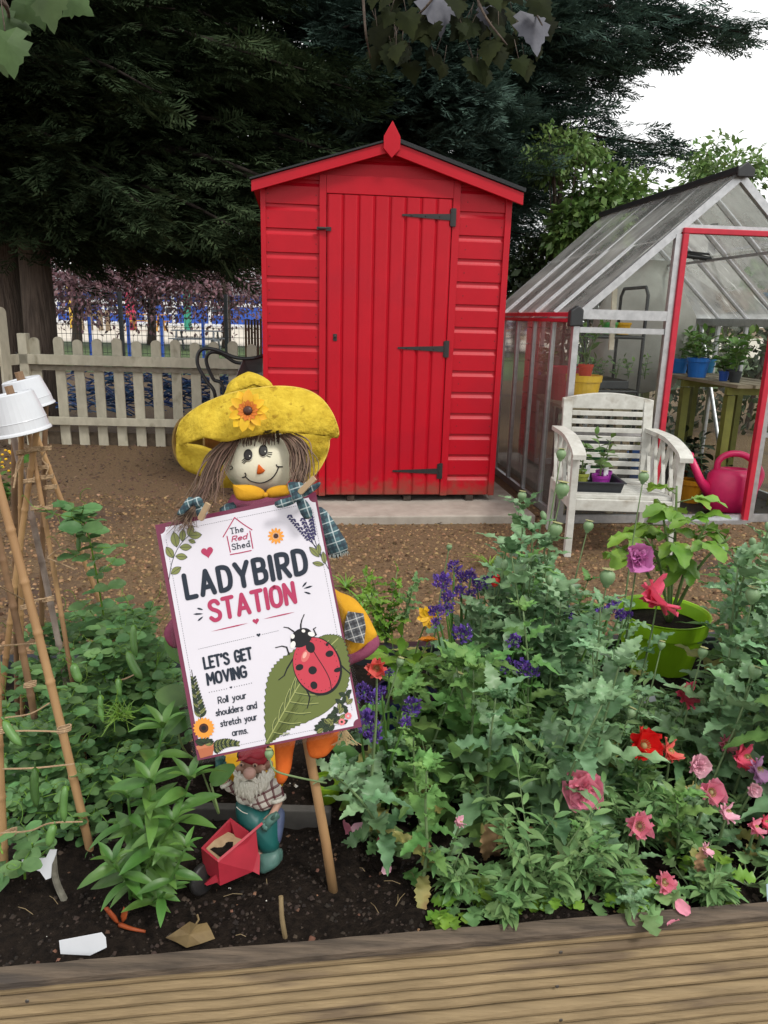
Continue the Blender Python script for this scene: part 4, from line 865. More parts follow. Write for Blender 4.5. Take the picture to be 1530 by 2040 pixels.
# ================================================================== RAISED BED
SZ = .18
E0 = at_z(0, 1922, .2); E1 = at_z(1530, 1792, .2); BY = math.atan2(E1[1] - E0[1], E1[0] - E0[0]); BF_ = Frame([E0[0], E0[1], 0], BY); bm = BF_.mat()
print('bed yaw', math.degrees(BY), E0, E1)
BX = lambda P: (float(np.dot(np.array(P) - BF_.P, BF_.ex)), float(np.dot(np.array(P) - BF_.P, BF_.ed)))
o_ = BX(at_z(765, 1880, .2)); capd = max(.025, -o_[1]); BBACK = 1.0
BBACK = BX(at_z(330, 1287, .22))[1]; BB2 = BX(at_z(1250, 1292, .22))[1]; BBACK = (BBACK + BB2) / 2; print('cap', capd, 'back', BBACK, BB2)
BL, BR = -.9, BX(E1)[0] + .9
rg = np.random.default_rng(5)
def soil_z(x, y): return SZ + .008 * math.sin(x * 9 + y * 4) + .006 * math.sin(x * 23 - y * 17) + .012 * math.sin(x * 3.1 + 1) * math.sin(y * 5)
b = MB(bm); nx, ny = 150, 60; b.grid(lambda u, v: (BL + (BR - BL) * u, BBACK * v, soil_z(BL + (BR - BL) * u, BBACK * v) + rg.normal(0, .0025)), nx, ny)
tag(b.build('soil', m_soil, smooth=True), kind='structure')
def bedp(rg, n):
    x = rg.uniform(BL + .4, BR - .4, n); y = rg.uniform(.005, BBACK * .75, n); z = np.array([soil_z(a, c) for a, c in zip(x, y)]); return BF_.P + x[:, None] * BF_.ex + y[:, None] * BF_.ed + np.array([0, 0, 1]) * z[:, None] - np.array([0, 0, .002])
m_crumb = mat('soil_crumb', (.042, .028, .020), (.02, .014, .010), sc=50, rough=.95, island=.7)
tag(np_build('soil_crumbs', [chips(15000, bedp, (.002, .0075), 12)], m_crumb), kind='stuff', label='dark crumbly soil lumps over the raised bed', cat='soil')
tag(np_build('bark_flakes', [chips(420, bedp, (.003, .010), 13)], mat('flake', (.20, .11, .06), (.12, .06, .035), island=.5, rough=.9)), kind='stuff', label='brown bark flakes scattered on the dark soil', cat='bark flakes')
tag(np_build('perlite_grains', [chips(230, bedp, (.002, .006), 14)], mat('perlite', (.7, .68, .62), rough=.8)), kind='stuff', label='white perlite grains scattered on the dark soil', cat='perlite')
m_cap = mat('weathered_timber', (.135, .10, .07), (.052, .039, .028), sc=9, rough=.9, bump=.7, bsc=26, stretch=(.6, 9, 9), c3=(.05, .04, .033), t3=.56, sc3=3, dist=.004)
m_deck = mat('treated_timber', (.34, .25, .135), (.23, .168, .09), sc=7, rough=.8, bump=.5, bsc=30, stretch=(.5, 7, 7), c3=(.16, .115, .07), t3=.55, sc3=3.2, dist=.003)
bw = thing('raised_bed', 'timber raised bed edged with a weathered cap board and grooved tan boards', 'raised bed', BF_.w(0, 0, 0))
n = 120; ts = .2
b = MB(bm); rg = np.random.default_rng(8); V = []
for i in range(n + 1):
    x = BL + (BR - BL) * i / n; e = rg.normal(0, .0005, 6)
    V += [(x, .004 + e[0], ts - .05), (x, .002 + e[1], ts - .006 + e[2] * .5), (x, -.004 + e[1], ts + e[2] * .5), (x, -capd + .006 + e[3], ts - .002 + e[4] * .5), (x, -capd + e[3], ts - .009), (x, -capd + e[3], ts - .02)]
b.add(V, [(i * 6 + j, i * 6 + j + 1, (i + 1) * 6 + j + 1, (i + 1) * 6 + j) for i in range(n) for j in range(5)]); b.build('cap_board', m_cap, bw)
m_galv_s = mat('screw_steel', (.12, .11, .10), rough=.5, metal=.6)
def deck(z1, z0, y0, seed):
    b = MB(bm); pr = []; k = 6; h = (z1 - z0)
    for i in range(k):
        zt = z1 - h * i / k; zb = z1 - h * (i + 1) / k; dz = zt - zb
        pr += [(y0 + .010, zt), (y0 - .0015, zt - dz * .10), (y0 - .003, zt - dz * .45), (y0 - .0015, zt - dz * .72), (y0 + .011, zt - dz * .84)]
    pr += [(y0 + .004, z0), (y0 + .03, z0)]; pr = [(y0 + .03, z1)] + pr; n = len(pr); m = 60; rg = np.random.default_rng(seed); V = []
    for i in range(m + 1):
        x = BL + (BR - BL) * i / m; e = rg.normal(0, .0005); V += [(x, y + e, z) for y, z in pr]
    b.add(V, [(i * n + j, i * n + j + 1, (i + 1) * n + j + 1, (i + 1) * n + j) for i in range(m) for j in range(n - 1)])
    for x in np.arange(BL + .1, BR, .83):
        for zz in (z1 - .03, z0 + .03): b.lathe([(.0034, 0), (.0028, .0008), (1e-4, .001)], (x + .01 * seed, y0 - .0028, zz), 8, (0, -1, 0), 1)
    b.build('front_board', [m_deck, m_galv_s], bw, smooth=False)
deck(ts - .021, ts - .151, -capd + .008, 1); deck(ts - .156, ts - .286, -capd + .002, 2); deck(ts - .291, ts - .43, -capd + .005, 3)
b = MB(bm); b.box(BL, BR, BBACK, BBACK + .04, -.05, .22); b.build('back_board', m_tray, bw, bevel=.004)
# low inner plank behind the gnome with the trough pots behind it
pl0, pl1 = at_z(345, 1598, .222), at_z(660, 1606, .222)
b = MB(); b.beam(pl0 - np.array([0, 0, .04]), pl1 - np.array([0, 0, .04]), .02, .07); tag(b.build('edging_plank', mat('grey_plank', (.075, .07, .062), (.045, .042, .038), rough=.9), bevel=.003), 'thin grey edging plank set in the soil behind the gnome', 'plank')
for px, py, r, h, c, lb in ((500, 1600, 84, 66, (.70, .38, .015), 'yellow plastic pot sunk behind the grey edging plank and the gnome'), (648, 1612, 36, 34, (.24, .42, .02), 'small lime plastic pot beside the scarecrow stake')):
    P = at_z(px, py, SZ) + np.array([0, .06 if r > 60 else .035, 0]); s = np.linalg.norm(P - CAM) / FPX; pot('plant_pot', lb, P, r * s * .8, h * s * 1.1, plastic(c))

# ================================================================== LAMINATED SIGN
DS = 1.14
TL, TR, BLc = at_d(309, 1046, DS + .012), at_d(629, 980, DS + .012), at_d(394, 1515, DS - .012)
SU = TR - TL; SVv = BLc - TL; SN = np.cross(SVv, SU); SN /= np.linalg.norm(SN)
if np.dot(SN, CAM - TL) < 0: SN = -SN
def Sg(px, py, lay=0):
    d = ray(px, py); t = np.dot(TL - CAM, SN) / np.dot(d, SN); return CAM + d * t + SN * (.0011 + .00022 * lay)
def Z7(x, y, lay=0): return Sg(300 + x / 3.1875, 980 + y / 3.1875, lay)
def UV(u, v, lay=0): return TL + SU * u + SVv * v + SN * (.0011 + .00022 * lay)
sign = thing('laminated_sign', 'laminated white sign with a ladybird and the heading LADYBIRD STATION clipped to the scarecrow', 'sign', TL + SU * .5 + SVv * .5)
def pm(n, c, r=.38): return mat(n, c, tuple(v * .96 for v in c), sc=8, rough=r, spec=.35)
m_page = pm('maroon_page', (.16, .03, .065), .25); m_paper = pm('white_paper', (.66, .64, .70), .35); m_ink = pm('navy_ink', (.012, .02, .035)); m_crim = pm('crimson_ink', (.40, .035, .10)); m_olive = pm('olive_ink', (.20, .22, .07)); m_dgr = pm('dark_green_ink', (.025, .045, .02))
m_orng = pm('orange_ink', (.75, .30, .04)); m_brn = pm('brown_ink', (.06, .02, .012)); m_lav = pm('lavender_ink', (.035, .03, .10)); m_terr = pm('terracotta_ink', (.42, .13, .06)); m_bugr = pm('ladybird_red_ink', (.50, .045, .07)); m_blk = pm('black_ink', (.006, .006, .008)); m_wht = pm('white_ink', (.75, .73, .7)); m_pnk = pm('pink_ink', (.72, .20, .22)); m_grn = pm('leaf_green_ink', (.12, .15, .038)); m_lgr = pm('vein_ink', (.33, .36, .13))
b = MB(); P = [TL, TR, TR + SVv, BLc]; b.prism([p - SN * .0008 for p in P], SN * .0016); b.build('page', m_page, sign)
m_lam = glassmat('laminate', .02, tint=(.97, .97, .97))
b = MB(); e1 = SU / np.linalg.norm(SU) * .006; e2 = SVv / np.linalg.norm(SVv) * .006
O_ = [TL - e1 - e2, TR + e1 - e2, TR + SVv + e1 + e2, BLc - e1 + e2]
b.add(O_ + P, [(0, 1, 5, 4), (1, 2, 6, 5), (2, 3, 7, 6), (3, 0, 4, 7)]); b.build('laminate_edge', m_lam, sign)
def notch(i0, i1, j0, j1, r, rv, lay):
    pts = []
    for (cu, cv, a0) in ((i0, j0, 90), (i1, j0, 180), (i1, j1, 270), (i0, j1, 0)):
        for k in range(7):
            a = R(a0 - 90 * k / 6); pts.append(UV(cu + r * math.cos(a), cv + rv * math.sin(a), lay))
    return pts
b = MB(); pts = notch(.026, .987, .018, .99, .035, .025, 1); b.add(pts, [tuple(range(len(pts)))]); b.build('white_panel', m_paper, sign)
def rib(mb, P, th, mi=0, taper=False, lay=0, caps=True):
    P = np.array(P, float); n = len(P); Vv = []; dirs = P[1:] - P[:-1]; dirs /= np.linalg.norm(dirs, axis=1, keepdims=True) + 1e-12
    L_, R_ = [], []
    for i in range(n):
        d = dirs[0] if i == 0 else dirs[-1] if i == n - 1 else dirs[i - 1] + dirs[i]; d = d / (np.linalg.norm(d) + 1e-12)
        nn = np.cross(SN, d); k = 1.0
        if 0 < i < n - 1: k = 1 / max(.5, np.dot(nn, np.cross(SN, dirs[i])))
        w = th / 2 * k * ((math.sin(PI * (i + .25) / (n - .5)) if taper is True else 1))
        L_.append(P[i] + nn * w); R_.append(P[i] - nn * w)
    out = list(L_)
    if caps and not taper:
        d = dirs[-1]; nn = np.cross(SN, d); out += [P[-1] + th / 2 * (nn * math.cos(a) + d * math.sin(a)) for a in np.linspace(0, PI, 7)[1:-1]]
    cap2 = []
    if caps and not taper:
        d = -dirs[0]; nn = -np.cross(SN, dirs[0]); cap2 = [P[0] + th / 2 * (nn * math.cos(a) + d * math.sin(a)) for a in np.linspace(0, PI, 7)[1:-1]]
    c1 = out[n:]; V = L_ + R_; F = [(i, n + i, n + i + 1, i + 1) for i in range(n - 1)]
    if c1: b0 = len(V); V = V + c1; F.append((n - 1, 2 * n - 1) + tuple(range(b0 + len(c1) - 1, b0 - 1, -1)))
    if cap2: b0 = len(V); V = V + cap2; F.append((n, 0) + tuple(range(b0 + len(cap2) - 1, b0 - 1, -1)))
    mb.add(V, F, mi)
GL_ = {'L': (.40, [[(0, 1), (0, 0)], [(0, 0), (.40, 0)]]), 'A': (.54, [[(0, 0), (.27, 1)], [(.27, 1), (.54, 0)], [(.1, .3), (.44, .3)]]),
 'D': (.48, [[(0, 0), (0, 1)], 's', [(0, 1), (.2, 1), (.40, .9), (.48, .64), (.48, .36), (.40, .1), (.2, 0), (0, 0)]]), 'Y': (.54, [[(0, 1), (.27, .45)], [(.54, 1), (.27, .45)], [(.27, .45), (.27, 0)]]),
 'B': (.46, [[(0, 0), (0, 1)], 's', [(0, 1), (.22, 1), (.40, .92), (.41, .64), (.24, .54), (0, .53)], 's', [(0, .53), (.26, .53), (.45, .42), (.45, .12), (.27, 0), (0, 0)]]),
 'I': (0, [[(0, 0), (0, 1)]]), 'R': (.46, [[(0, 0), (0, 1)], 's', [(0, 1), (.24, 1), (.43, .9), (.43, .6), (.24, .48), (0, .48)], [(.2, .48), (.46, 0)]]),
 'S': (.46, ['s', [(.45, .82), (.36, .96), (.2, 1), (.05, .92), (.02, .75), (.12, .6), (.34, .46), (.46, .32), (.44, .11), (.3, .01), (.14, .02), (0, .16)]]),
 'T': (.48, [[(0, 1), (.48, 1)], [(.24, 1), (.24, 0)]]), 'O': (.48, ['s', [(.24, 1), (.06, .9), (0, .65), (0, .35), (.06, .1), (.24, 0), (.42, .1), (.48, .35), (.48, .65), (.42, .9), (.24, 1)]]),
 'N': (.44, [[(0, 0), (0, 1)], [(0, 1), (.44, 0)], [(.44, 0), (.44, 1)]]), 'E': (.38, [[(0, 0), (0, 1)], [(0, 1), (.38, 1)], [(0, .52), (.33, .52)], [(0, 0), (.38, 0)]]), "'": (.04, [[(.04, 1), (0, .8)]]),
 'G': (.46, ['s', [(.45, .82), (.34, .97), (.2, 1), (.05, .88), (0, .65), (0, .35), (.06, .1), (.22, 0), (.38, .04), (.46, .2), (.46, .45)], [(.46, .45), (.27, .45)]]),
 'M': (.6, [[(0, 0), (.03, 1)], [(.03, 1), (.3, .35)], [(.3, .35), (.57, 1)], [(.57, 1), (.6, 0)]]), 'V': (.5, [[(0, 1), (.25, 0)], [(.25, 0), (.5, 1)]]),
 'r': (.24, [[(0, 0), (0, .6)], 's', [(0, .4), (.1, .57), (.24, .6)]]), 'o': (.4, ['s', [(.2, .6), (.05, .5), (0, .3), (.05, .1), (.2, 0), (.35, .1), (.4, .3), (.35, .5), (.2, .6)]]), 'l': (0, [[(0, 0), (0, 1)]]),
 'y': (.36, [[(0, .6), (.19, .02)], 's', [(.36, .6), (.2, 0), (.1, -.25), (-.02, -.3)]]), 'u': (.37, ['s', [(0, .6), (0, .2), (.08, .03), (.2, 0), (.33, .1), (.37, .25)], [(.37, .6), (.37, 0)]]),
 's': (.3, ['s', [(.3, .5), (.2, .6), (.06, .55), (.05, .4), (.25, .27), (.3, .12), (.18, 0), (0, .07)]]), 'h': (.35, [[(0, 0), (0, 1)], 's', [(0, .38), (.12, .56), (.26, .58), (.34, .45), (.35, .2), (.35, 0)]]),
 'd': (.38, ['s', [(.38, .45), (.25, .6), (.08, .55), (0, .3), (.08, .05), (.22, 0), (.38, .15)], [(.38, 1), (.38, 0)]]), 'e': (.36, ['s', [(.02, .32), (.36, .34), (.34, .52), (.2, .6), (.05, .5), (0, .28), (.08, .06), (.22, 0), (.36, .1)]]),
 'a': (.38, ['s', [(.38, .45), (.25, .6), (.08, .55), (0, .3), (.08, .05), (.22, 0), (.38, .15)], [(.38, .6), (.38, 0)]]), 'n': (.35, [[(0, 0), (0, .6)], 's', [(0, .38), (.12, .56), (.26, .58), (.34, .45), (.35, .2), (.35, 0)]]),
 't': (.28, [[(.12, .9), (.12, .08)], [(.12, .08), (.28, 0)], [(0, .6), (.28, .6)]]), 'c': (.36, ['s', [(.36, .48), (.22, .6), (.06, .52), (0, .3), (.06, .08), (.22, 0), (.36, .12)]]),
 'm': (.52, [[(0, 0), (0, .6)], 's', [(0, .4), (.1, .57), (.22, .55), (.26, .35), (.26, 0)], 's', [(.26, .4), (.36, .57), (.48, .55), (.52, .35), (.52, 0)]]), '.': (.01, [[(0, 0), (.012, .01)]]), 'W': (0, [])}
def text(mb, s, P0, P1, up, th, gap=.2, lay=4, mi=0, slant=0, serif=False):
    P0 = np.array(P0, float); P1 = np.array(P1, float); up = np.array(up, float); tot = sum((.32 if c == ' ' else GL_[c][0]) for c in s) + gap * (len(s) - 1); x = 0; hh = np.linalg.norm(up); e = th / 2 / hh; L_ = lay
    wx = (P1 - P0); lx = np.linalg.norm(wx); ins = wx / lx * th / 2
    for c in s:
        if c == ' ': x += .32 + gap; continue
        w, st = GL_[c]; sp = False
        for q in st:
            if isinstance(q, str): sp = True; continue
            pts = np.array(q, float)
            if sp: pts = spline(pts, 4)
            sp = False; L_ += .06
            W3 = []
            for (a, v) in pts:
                xx = (x + a + slant * v) / tot; vv = e + v * (1 - 2 * e); p = P0 + ins + (wx - 2 * ins) * xx + up * vv; W3.append(Z7(p[0], p[1], L_))
            rib(mb, W3, th / 3.1875 * DS / FPX, mi)
            if serif and len(q) == 2 and abs(q[0][0] - q[1][0]) < .02:
                for (a, v) in q:
                    pts2 = [P0 + ins + (wx - 2 * ins) * (x + a + dx) / tot + up * (e + v * (1 - 2 * e)) for dx in (-.1, .1)]; L_ += .05; rib(mb, [Z7(p[0], p[1], L_) for p in pts2], th * .8 / 3.1875 * DS / FPX, mi)
        x += w + gap
b = MB(); text(b, 'LADYBIRD', (225, 692), (1012, 520), (-30, -172), 31, gap=.30); b.build('heading_lettering', m_ink, sign)
b = MB(); text(b, 'STATION', (380, 835), (935, 708), (-24, -146), 26, gap=.24); b.build('heading_lettering', m_crim, sign)
b = MB(); text(b, "LET'S GET", (342, 1130), (655, 1062), (-14, -82), 15, gap=.22); text(b, 'MOVING', (362, 1232), (620, 1176), (-14, -82), 15, gap=.22); b.build('subheading_lettering', m_ink, sign)
b = MB(); text(b, 'Roll your', (431, 1346), (612, 1310), (-6, -46), 6.6, gap=.17); text(b, 'shoulders and', (416, 1425), (680, 1372), (-6, -46), 6.6, gap=.17); text(b, 'stretch your', (446, 1493), (680, 1446), (-6, -46), 6.6, gap=.17); text(b, 'arms.', (520, 1551), (622, 1531), (-6, -46), 6.6, gap=.17); b.build('message_lettering', m_ink, sign)
b = MB()
GL_['h2'] = GL_['h']
text(b, 'The', (509, 270), (593, 254), (-6, -40), 5.5, gap=.25, serif=True); text(b, 'Shed', (520, 371), (634, 348), (-6, -40), 5.5, gap=.25, serif=True); text(b, 'Red', (516, 319), (614, 299), (-4, -37), 6, gap=.16, mi=1, slant=.15)
SC = DS / FPX / 3.1875
def zl(P, lay=3): return [Z7(x, y, lay) for x, y in P]
for i, L2 in enumerate(([(462, 286), (500, 222), (535, 163)], [(536, 164), (590, 205), (645, 241)], [(487, 282), (497, 330), (508, 382)], [(508, 398), (575, 386), (640, 372)], [(632, 249), (642, 305), (651, 358)])): rib(b, zl(L2, 3 + .1 * i), 6.5 * SC, 1)
b.build('logo', [m_ink, m_crim], sign)
def ellz(c, rx, ry, a=0, n=22): return [(c[0] + rx * math.cos(t) * math.cos(a) - ry * math.sin(t) * math.sin(a), c[1] + rx * math.cos(t) * math.sin(a) + ry * math.sin(t) * math.cos(a)) for t in np.linspace(0, 2 * PI, n, endpoint=False)]
def fill(mb, P, lay, mi=0):
    P = zl(P, lay); mb.add(P, [tuple(range(len(P)))], mi)
def fan(mb, P, lay, mi=0, c=None):
    c = c or tuple(np.mean(P, axis=0)); Q_ = zl([c] + list(P), lay); n = len(P); mb.add(Q_, [(0, 1 + i, 1 + (i + 1) % n) for i in range(n)], mi)
def heart(mb, c, s, lay, mi=0, rot=-.2):
    P = []
    for t in np.linspace(0, 2 * PI, 28, endpoint=False):
        x = 16 * math.sin(t) ** 3 / 17; y = -(13 * math.cos(t) - 5 * math.cos(2 * t) - 2 * math.cos(3 * t) - math.cos(4 * t)) / 17
        P.append((c[0] + s * (x * math.cos(rot) - y * math.sin(rot)), c[1] + s * (x * math.sin(rot) + y * math.cos(rot))))
    fan(mb, P, lay, mi, c)
b = MB(); heart(b, (362, 382), 41, 3); heart(b, (670, 820), 22, 3); heart(b, (687, 908), 14, 3, 1); heart(b, (512, 1240), 9, 3, 1)
b.build('heart_print', [m_crim, m_ink], sign)
b = MB()
def wedge(a, c, w, mi): a = np.array(a, float); c = np.array(c, float); n_ = np.array([-(c - a)[1], (c - a)[0]]); n_ /= np.linalg.norm(n_); fan(b, [tuple(a), tuple(a * .7 + c * .3 + n_ * w * .8), tuple(a * .3 + c * .7 + n_ * w), tuple(c), tuple(a * .3 + c * .7 - n_ * w), tuple(a * .7 + c * .3 - n_ * w * .8)], 3, mi)
wedge((385, 886), (622, 832), 4, 1); wedge((715, 807), (917, 762), 4, 1)
for a_, c_ in (((336, 748), (295, 737)), ((336, 773), (272, 776)), ((336, 790), (300, 820)), ((963, 606), (993, 570)), ((972, 614), (1030, 596)), ((974, 634), (1020, 648))): wedge(a_, c_, 6, 0)
def dashes(A, B_, n, f=.6, th=2.4, mi=0):
    A = np.array(A, float); B_ = np.array(B_, float)
    for i in range(n): p = A + (B_ - A) * (i / n); q = A + (B_ - A) * ((i + f) / n); rib(b, zl([p, q], 2.5), th * SC, mi, caps=False)
dashes((305, 998), (665, 914), 28); dashes((708, 905), (818, 879), 9); dashes((372, 1272), (498, 1246), 8, .3, 5); dashes((532, 1238), (655, 1210), 8, .3, 5)
def uvdash(u0, v0, u1, v1, n):
    for i in range(n):
        q0, q1 = i / n, (i + .62) / n; rib(b, [UV(u0 + (u1 - u0) * q0, v0 + (v1 - v0) * q0, 2), UV(u0 + (u1 - u0) * q1, v0 + (v1 - v0) * q1, 2)], 2.2 * SC, 0, caps=False)
uvdash(.1, .042, .9, .042, 60); uvdash(.1, .972, .9, .972, 60); uvdash(.052, .07, .052, .93, 84); uvdash(.962, .07, .962, .93, 84)
b.build('line_print', [m_ink, m_crim], sign)
def leafp(mb, base, tip, wf=.28, lay=3, m0=0, m1=1, m2=2, rim=3, vein=True):
    a = np.array(base, float); c = np.array(tip, float); d = c - a; L = np.linalg.norm(d); d /= L; n_ = np.array([-d[1], d[0]])
    def outl(w, ext): return [tuple(a - d * ext + d * (L + 2 * ext) * t + n_ * s * (w * math.sin(PI * t) ** .85)) for s, ts in ((1, np.linspace(0, 1, 9)), (-1, np.linspace(1, 0, 9)[1:-1])) for t in ts]
    fan(mb, outl(L * wf + rim * .7, rim), lay, m1); fan(mb, outl(L * wf, 0), lay + .6, m0)
    if vein: rib(mb, zl([tuple(a), tuple(c)], lay + 1.0), 3 * SC, m1, taper=True) if False else rib(mb, zl([tuple(a), tuple((a + c) / 2), tuple(c)], lay + 1.0), 2.6 * SC, m1, caps=False)
b = MB(); rib(b, zl(spline([(118, 560), (140, 440), (190, 335), (262, 262)], 5), 2.8), 4 * SC, 1)
for a_, c_ in (((168, 350), (148, 255)), ((202, 312), (208, 240)), ((244, 280), (266, 210)), ((246, 280), (326, 272)), ((244, 305), (286, 322)), ((188, 352), (262, 350)), ((146, 418), (102, 350)), ((162, 408), (234, 414)), ((132, 520), (194, 478))): leafp(b, a_, c_)
b.build('sprig_print', [m_olive, m_ink], sign)
b = MB()
for st in ([(1130, 488), (1060, 360), (985, 285), (885, 165)], [(1105, 445), (1040, 340), (968, 185)], [(1100, 440), (1045, 310), (1018, 168)]):
    S_ = spline(st, 8); rib(b, zl(S_, 2.8 + st[1][0] * .0003), 4 * SC, 1)
    for p, (k0) in zip(np.array(st[-1]) + (np.array(S_[int(len(S_) * .62)]) - np.array(st[-1])) * np.linspace(0, 1, 6)[:, None], range(6)):
        for dx, dy in ((-11, -5), (11, -6), (0, 8), (-6, -14), (7, -15)): fan(b, ellz((p[0] + dx, p[1] + dy), 9, 6, dx * .05, 8), 3.2 + k0 * .1 + dx * .01, 0)
for a_, c_ in (((1072, 412), (1010, 350)), ((1070, 400), (1068, 330)), ((1100, 462), (1030, 450)), ((1108, 455), (1096, 380))): leafp(b, a_, c_, .2, 4, 2, 1)
b.build('lavender_print', [m_lav, m_ink, m_olive], sign)
def flowerp(mb, c, r, n, m_p, m_c, rc, lay=3, m_o=None):
    for k in range(n):
        a = 2 * PI * k / n; P = [(c[0] + r * (q * math.cos(a) - s * math.sin(a)), c[1] + r * (q * math.sin(a) + s * math.cos(a))) for q, s in ((.25, 0), (.55, .17), (.85, .13), (1, 0), (.85, -.13), (.55, -.17))]
        fan(mb, P, lay + .25 * (k % 2) , m_p)
    fan(mb, ellz(c, rc, rc), lay + .8, m_c); fan(mb, ellz(c, rc * .5, rc * .5), lay + 1.1, m_c if m_o is None else m_o)
b = MB(); flowerp(b, (797, 280), 54, 12, 0, 1, 16); flowerp(b, (340, 1498), 70, 18, 0, 1, 30, 5, 2)
b.build('flower_print', [m_orng, m_brn, m_blk], sign)
b = MB(); fan(b, [(297, 1622), (408, 1598), (396, 1668), (318, 1690)], 3, 0); fan(b, [(290, 1612), (410, 1588), (409, 1610), (296, 1636)], 3.5, 1); b.build('pot_print', [m_terr, pm('terracotta_rim_ink', (.5, .18, .09))], sign)
b = MB(); rg2 = random.Random(4)
for k in range(14): a_ = rg2.uniform(2.4, 6.9); leafp(b, (345, 1598), (345 + 62 * math.cos(a_) * rg2.uniform(.7, 1), 1598 + 30 * math.sin(a_) - 12), .25, 3.8 + k * .05, 0 if k % 3 else 2, 1)
S_ = spline([(322, 1450), (290, 1290), (262, 1130)], 8); rib(b, zl(S_, 2.8), 4 * SC, 1)
for k in range(1, 14):
    p = S_[k]
    for s in (-1, 1): leafp(b, p, (p[0] + s * 40 * (1 - k / 22), p[1] - 46 * (1 - k / 26)), .2, 3 + .02 * k, 0 if (k + s) % 3 else 2, 1, rim=2)
S_ = spline([(405, 1625), (470, 1600), (560, 1605)], 6); rib(b, zl(S_, 2.8), 3 * SC, 1)
for k in range(0, 12):
    p = S_[k]
    for s in (-1, 1): leafp(b, p, (p[0] + 22, p[1] + s * (44 - 2.6 * k) - 8), .24, 3 + .03 * k, 2 if k % 2 else 0, 1, rim=2)
for k in range(46):
    q = rg2.random(); c0 = (1090 + 165 * q + rg2.uniform(-10, 10), 1500 - 40 * q - rg2.random() * 190 * q ** 1.6); a_ = rg2.uniform(2.2, 5.6); leafp(b, c0, (c0[0] + 52 * math.cos(a_), c0[1] + 48 * math.sin(a_)), .27, 3.6 + k * .03, 0 if k % 4 else 2, 1, rim=2.5)
for c0 in ((1215, 1458), (1256, 1420)):
    for k in range(7): fan(b, ellz((c0[0] + 15 * math.cos(k * .9), c0[1] + 15 * math.sin(k * .9)), 8, 8, 0, 8), 6 + .05 * k, 3)
b.build('foliage_print', [m_dgr, m_blk, m_olive, m_pnk], sign)
# big leaf and ladybird
b = MB(); ol = spline([(735, 1597), (727, 1430), (730, 1300), (748, 1180), (790, 1100), (850, 1045), (950, 985), (1075, 922), (1120, 908), (1180, 910), (1218, 930), (1242, 985), (1262, 1090), (1262, 1165), (1240, 1260), (1180, 1335), (1090, 1410), (960, 1470), (870, 1512), (800, 1560), (742, 1600)], 6)
ol = [(p[0] + (5 if i % 2 else -5) * (1 if p[0] < 1000 else -1), p[1] + (4 if i % 2 else -3)) for i, p in enumerate(ol)]
cen = (985, 1250)
fan(b, [(cen[0] + (p[0] - cen[0]) * 1.012, cen[1] + (p[1] - cen[1]) * 1.012) for p in ol], 2.4, 1, cen); fan(b, ol, 2.8, 0, cen)
mid = spline([(738, 1590), (850, 1390), (950, 1215), (1080, 1040), (1190, 930)], 6); rib(b, zl(mid, 3.2), 6 * SC, 2)
for k in range(2, 22, 2):
    p = mid[k]; t_ = k / 24; ln = 190 * math.sin(PI * min(.97, t_ + .08)) ** .8
    for s in (-1, 1):
        d_ = np.array([.25, -1.0]) if s < 0 else np.array([1.0, .05]); q = np.array(p) + d_ * ln * (.85 if s < 0 else 1); mm = (np.array(p) + q) / 2 + np.array([-8, -10]) * (1 if s < 0 else -1)
        rib(b, zl(spline([p, mm, q], 4), 3.1), 4 * SC, 2, caps=False); rib(b, zl(spline([p + np.array([3, 7]), mm + np.array([4, 8]), q + np.array([0, 6])], 4), 3.0), 3 * SC, 1, caps=False)
        for jj in range(5):
            u_ = .25 + jj * .15; a_ = np.array(p) * (1 - u_) + q * u_; e_ = a_ + np.array([26, -30]) * (.9 if s < 0 else .8) * (1 if jj % 2 else -1); rib(b, zl([a_, e_], 3.05 + jj * .004), 1.8 * SC, 1, caps=False)
b.build('leaf_print', [m_grn, m_dgr, m_lgr], sign)
b = MB(); AL = R(70); body = ellz((1055, 1100), 180, 144, AL, 40)
def clipb(P): return P
for lg in ([(880, 1030), (865, 985), (835, 978), (795, 988)], [(905, 1060), (868, 1120), (850, 1165), (815, 1192)], [(985, 1240), (1012, 1300), (1005, 1340), (995, 1372)], [(1025, 925), (1052, 905), (1035, 870), (1050, 860)], [(1190, 1080), (1230, 1120), (1268, 1152)], [(925, 900), (905, 882), (875, 862), (848, 858)], [(955, 880), (955, 840), (962, 810), (976, 778)]):
    for i_, (p, q) in enumerate(zip(lg[:-1], lg[1:])): rib(b, zl([p, q], 4.0 + .05 * i_), (10 - 2 * i_) * SC, 1)
fan(b, ellz((1060, 1106), 190, 152, AL, 40), 4.3, 1); fan(b, body, 4.8, 0)
fan(b, ellz((958, 925), 74, 56, R(-35)), 5.2, 1)
for c0, rx, ry in (((905, 970), 16, 24), ((903, 916), 13, 15), ((1022, 902), 22, 14), ((972, 882), 12, 10)): fan(b, ellz(c0, rx, ry, .3), 5.6, 2)
rib(b, zl(spline([(1008, 965), (1060, 1050), (1110, 1130), (1140, 1195), (1150, 1262)], 5), 5.6), 5 * SC, 1)
for c0, rx, ry in (((1016, 986), 36, 28), ((1137, 1026), 20, 26), ((947, 1112), 20, 25), ((1030, 1131), 26, 27), ((1038, 1226), 25, 22), ((1190, 1128), 14, 26), ((1122, 968), 10, 10)): fan(b, ellz(c0, rx, ry, AL), 5.9, 1)
fan(b, ellz((985, 1040), 24, 42, R(25)), 5.4, 3); fan(b, ellz((980, 1035), 11, 22, R(25)), 5.7, 4)
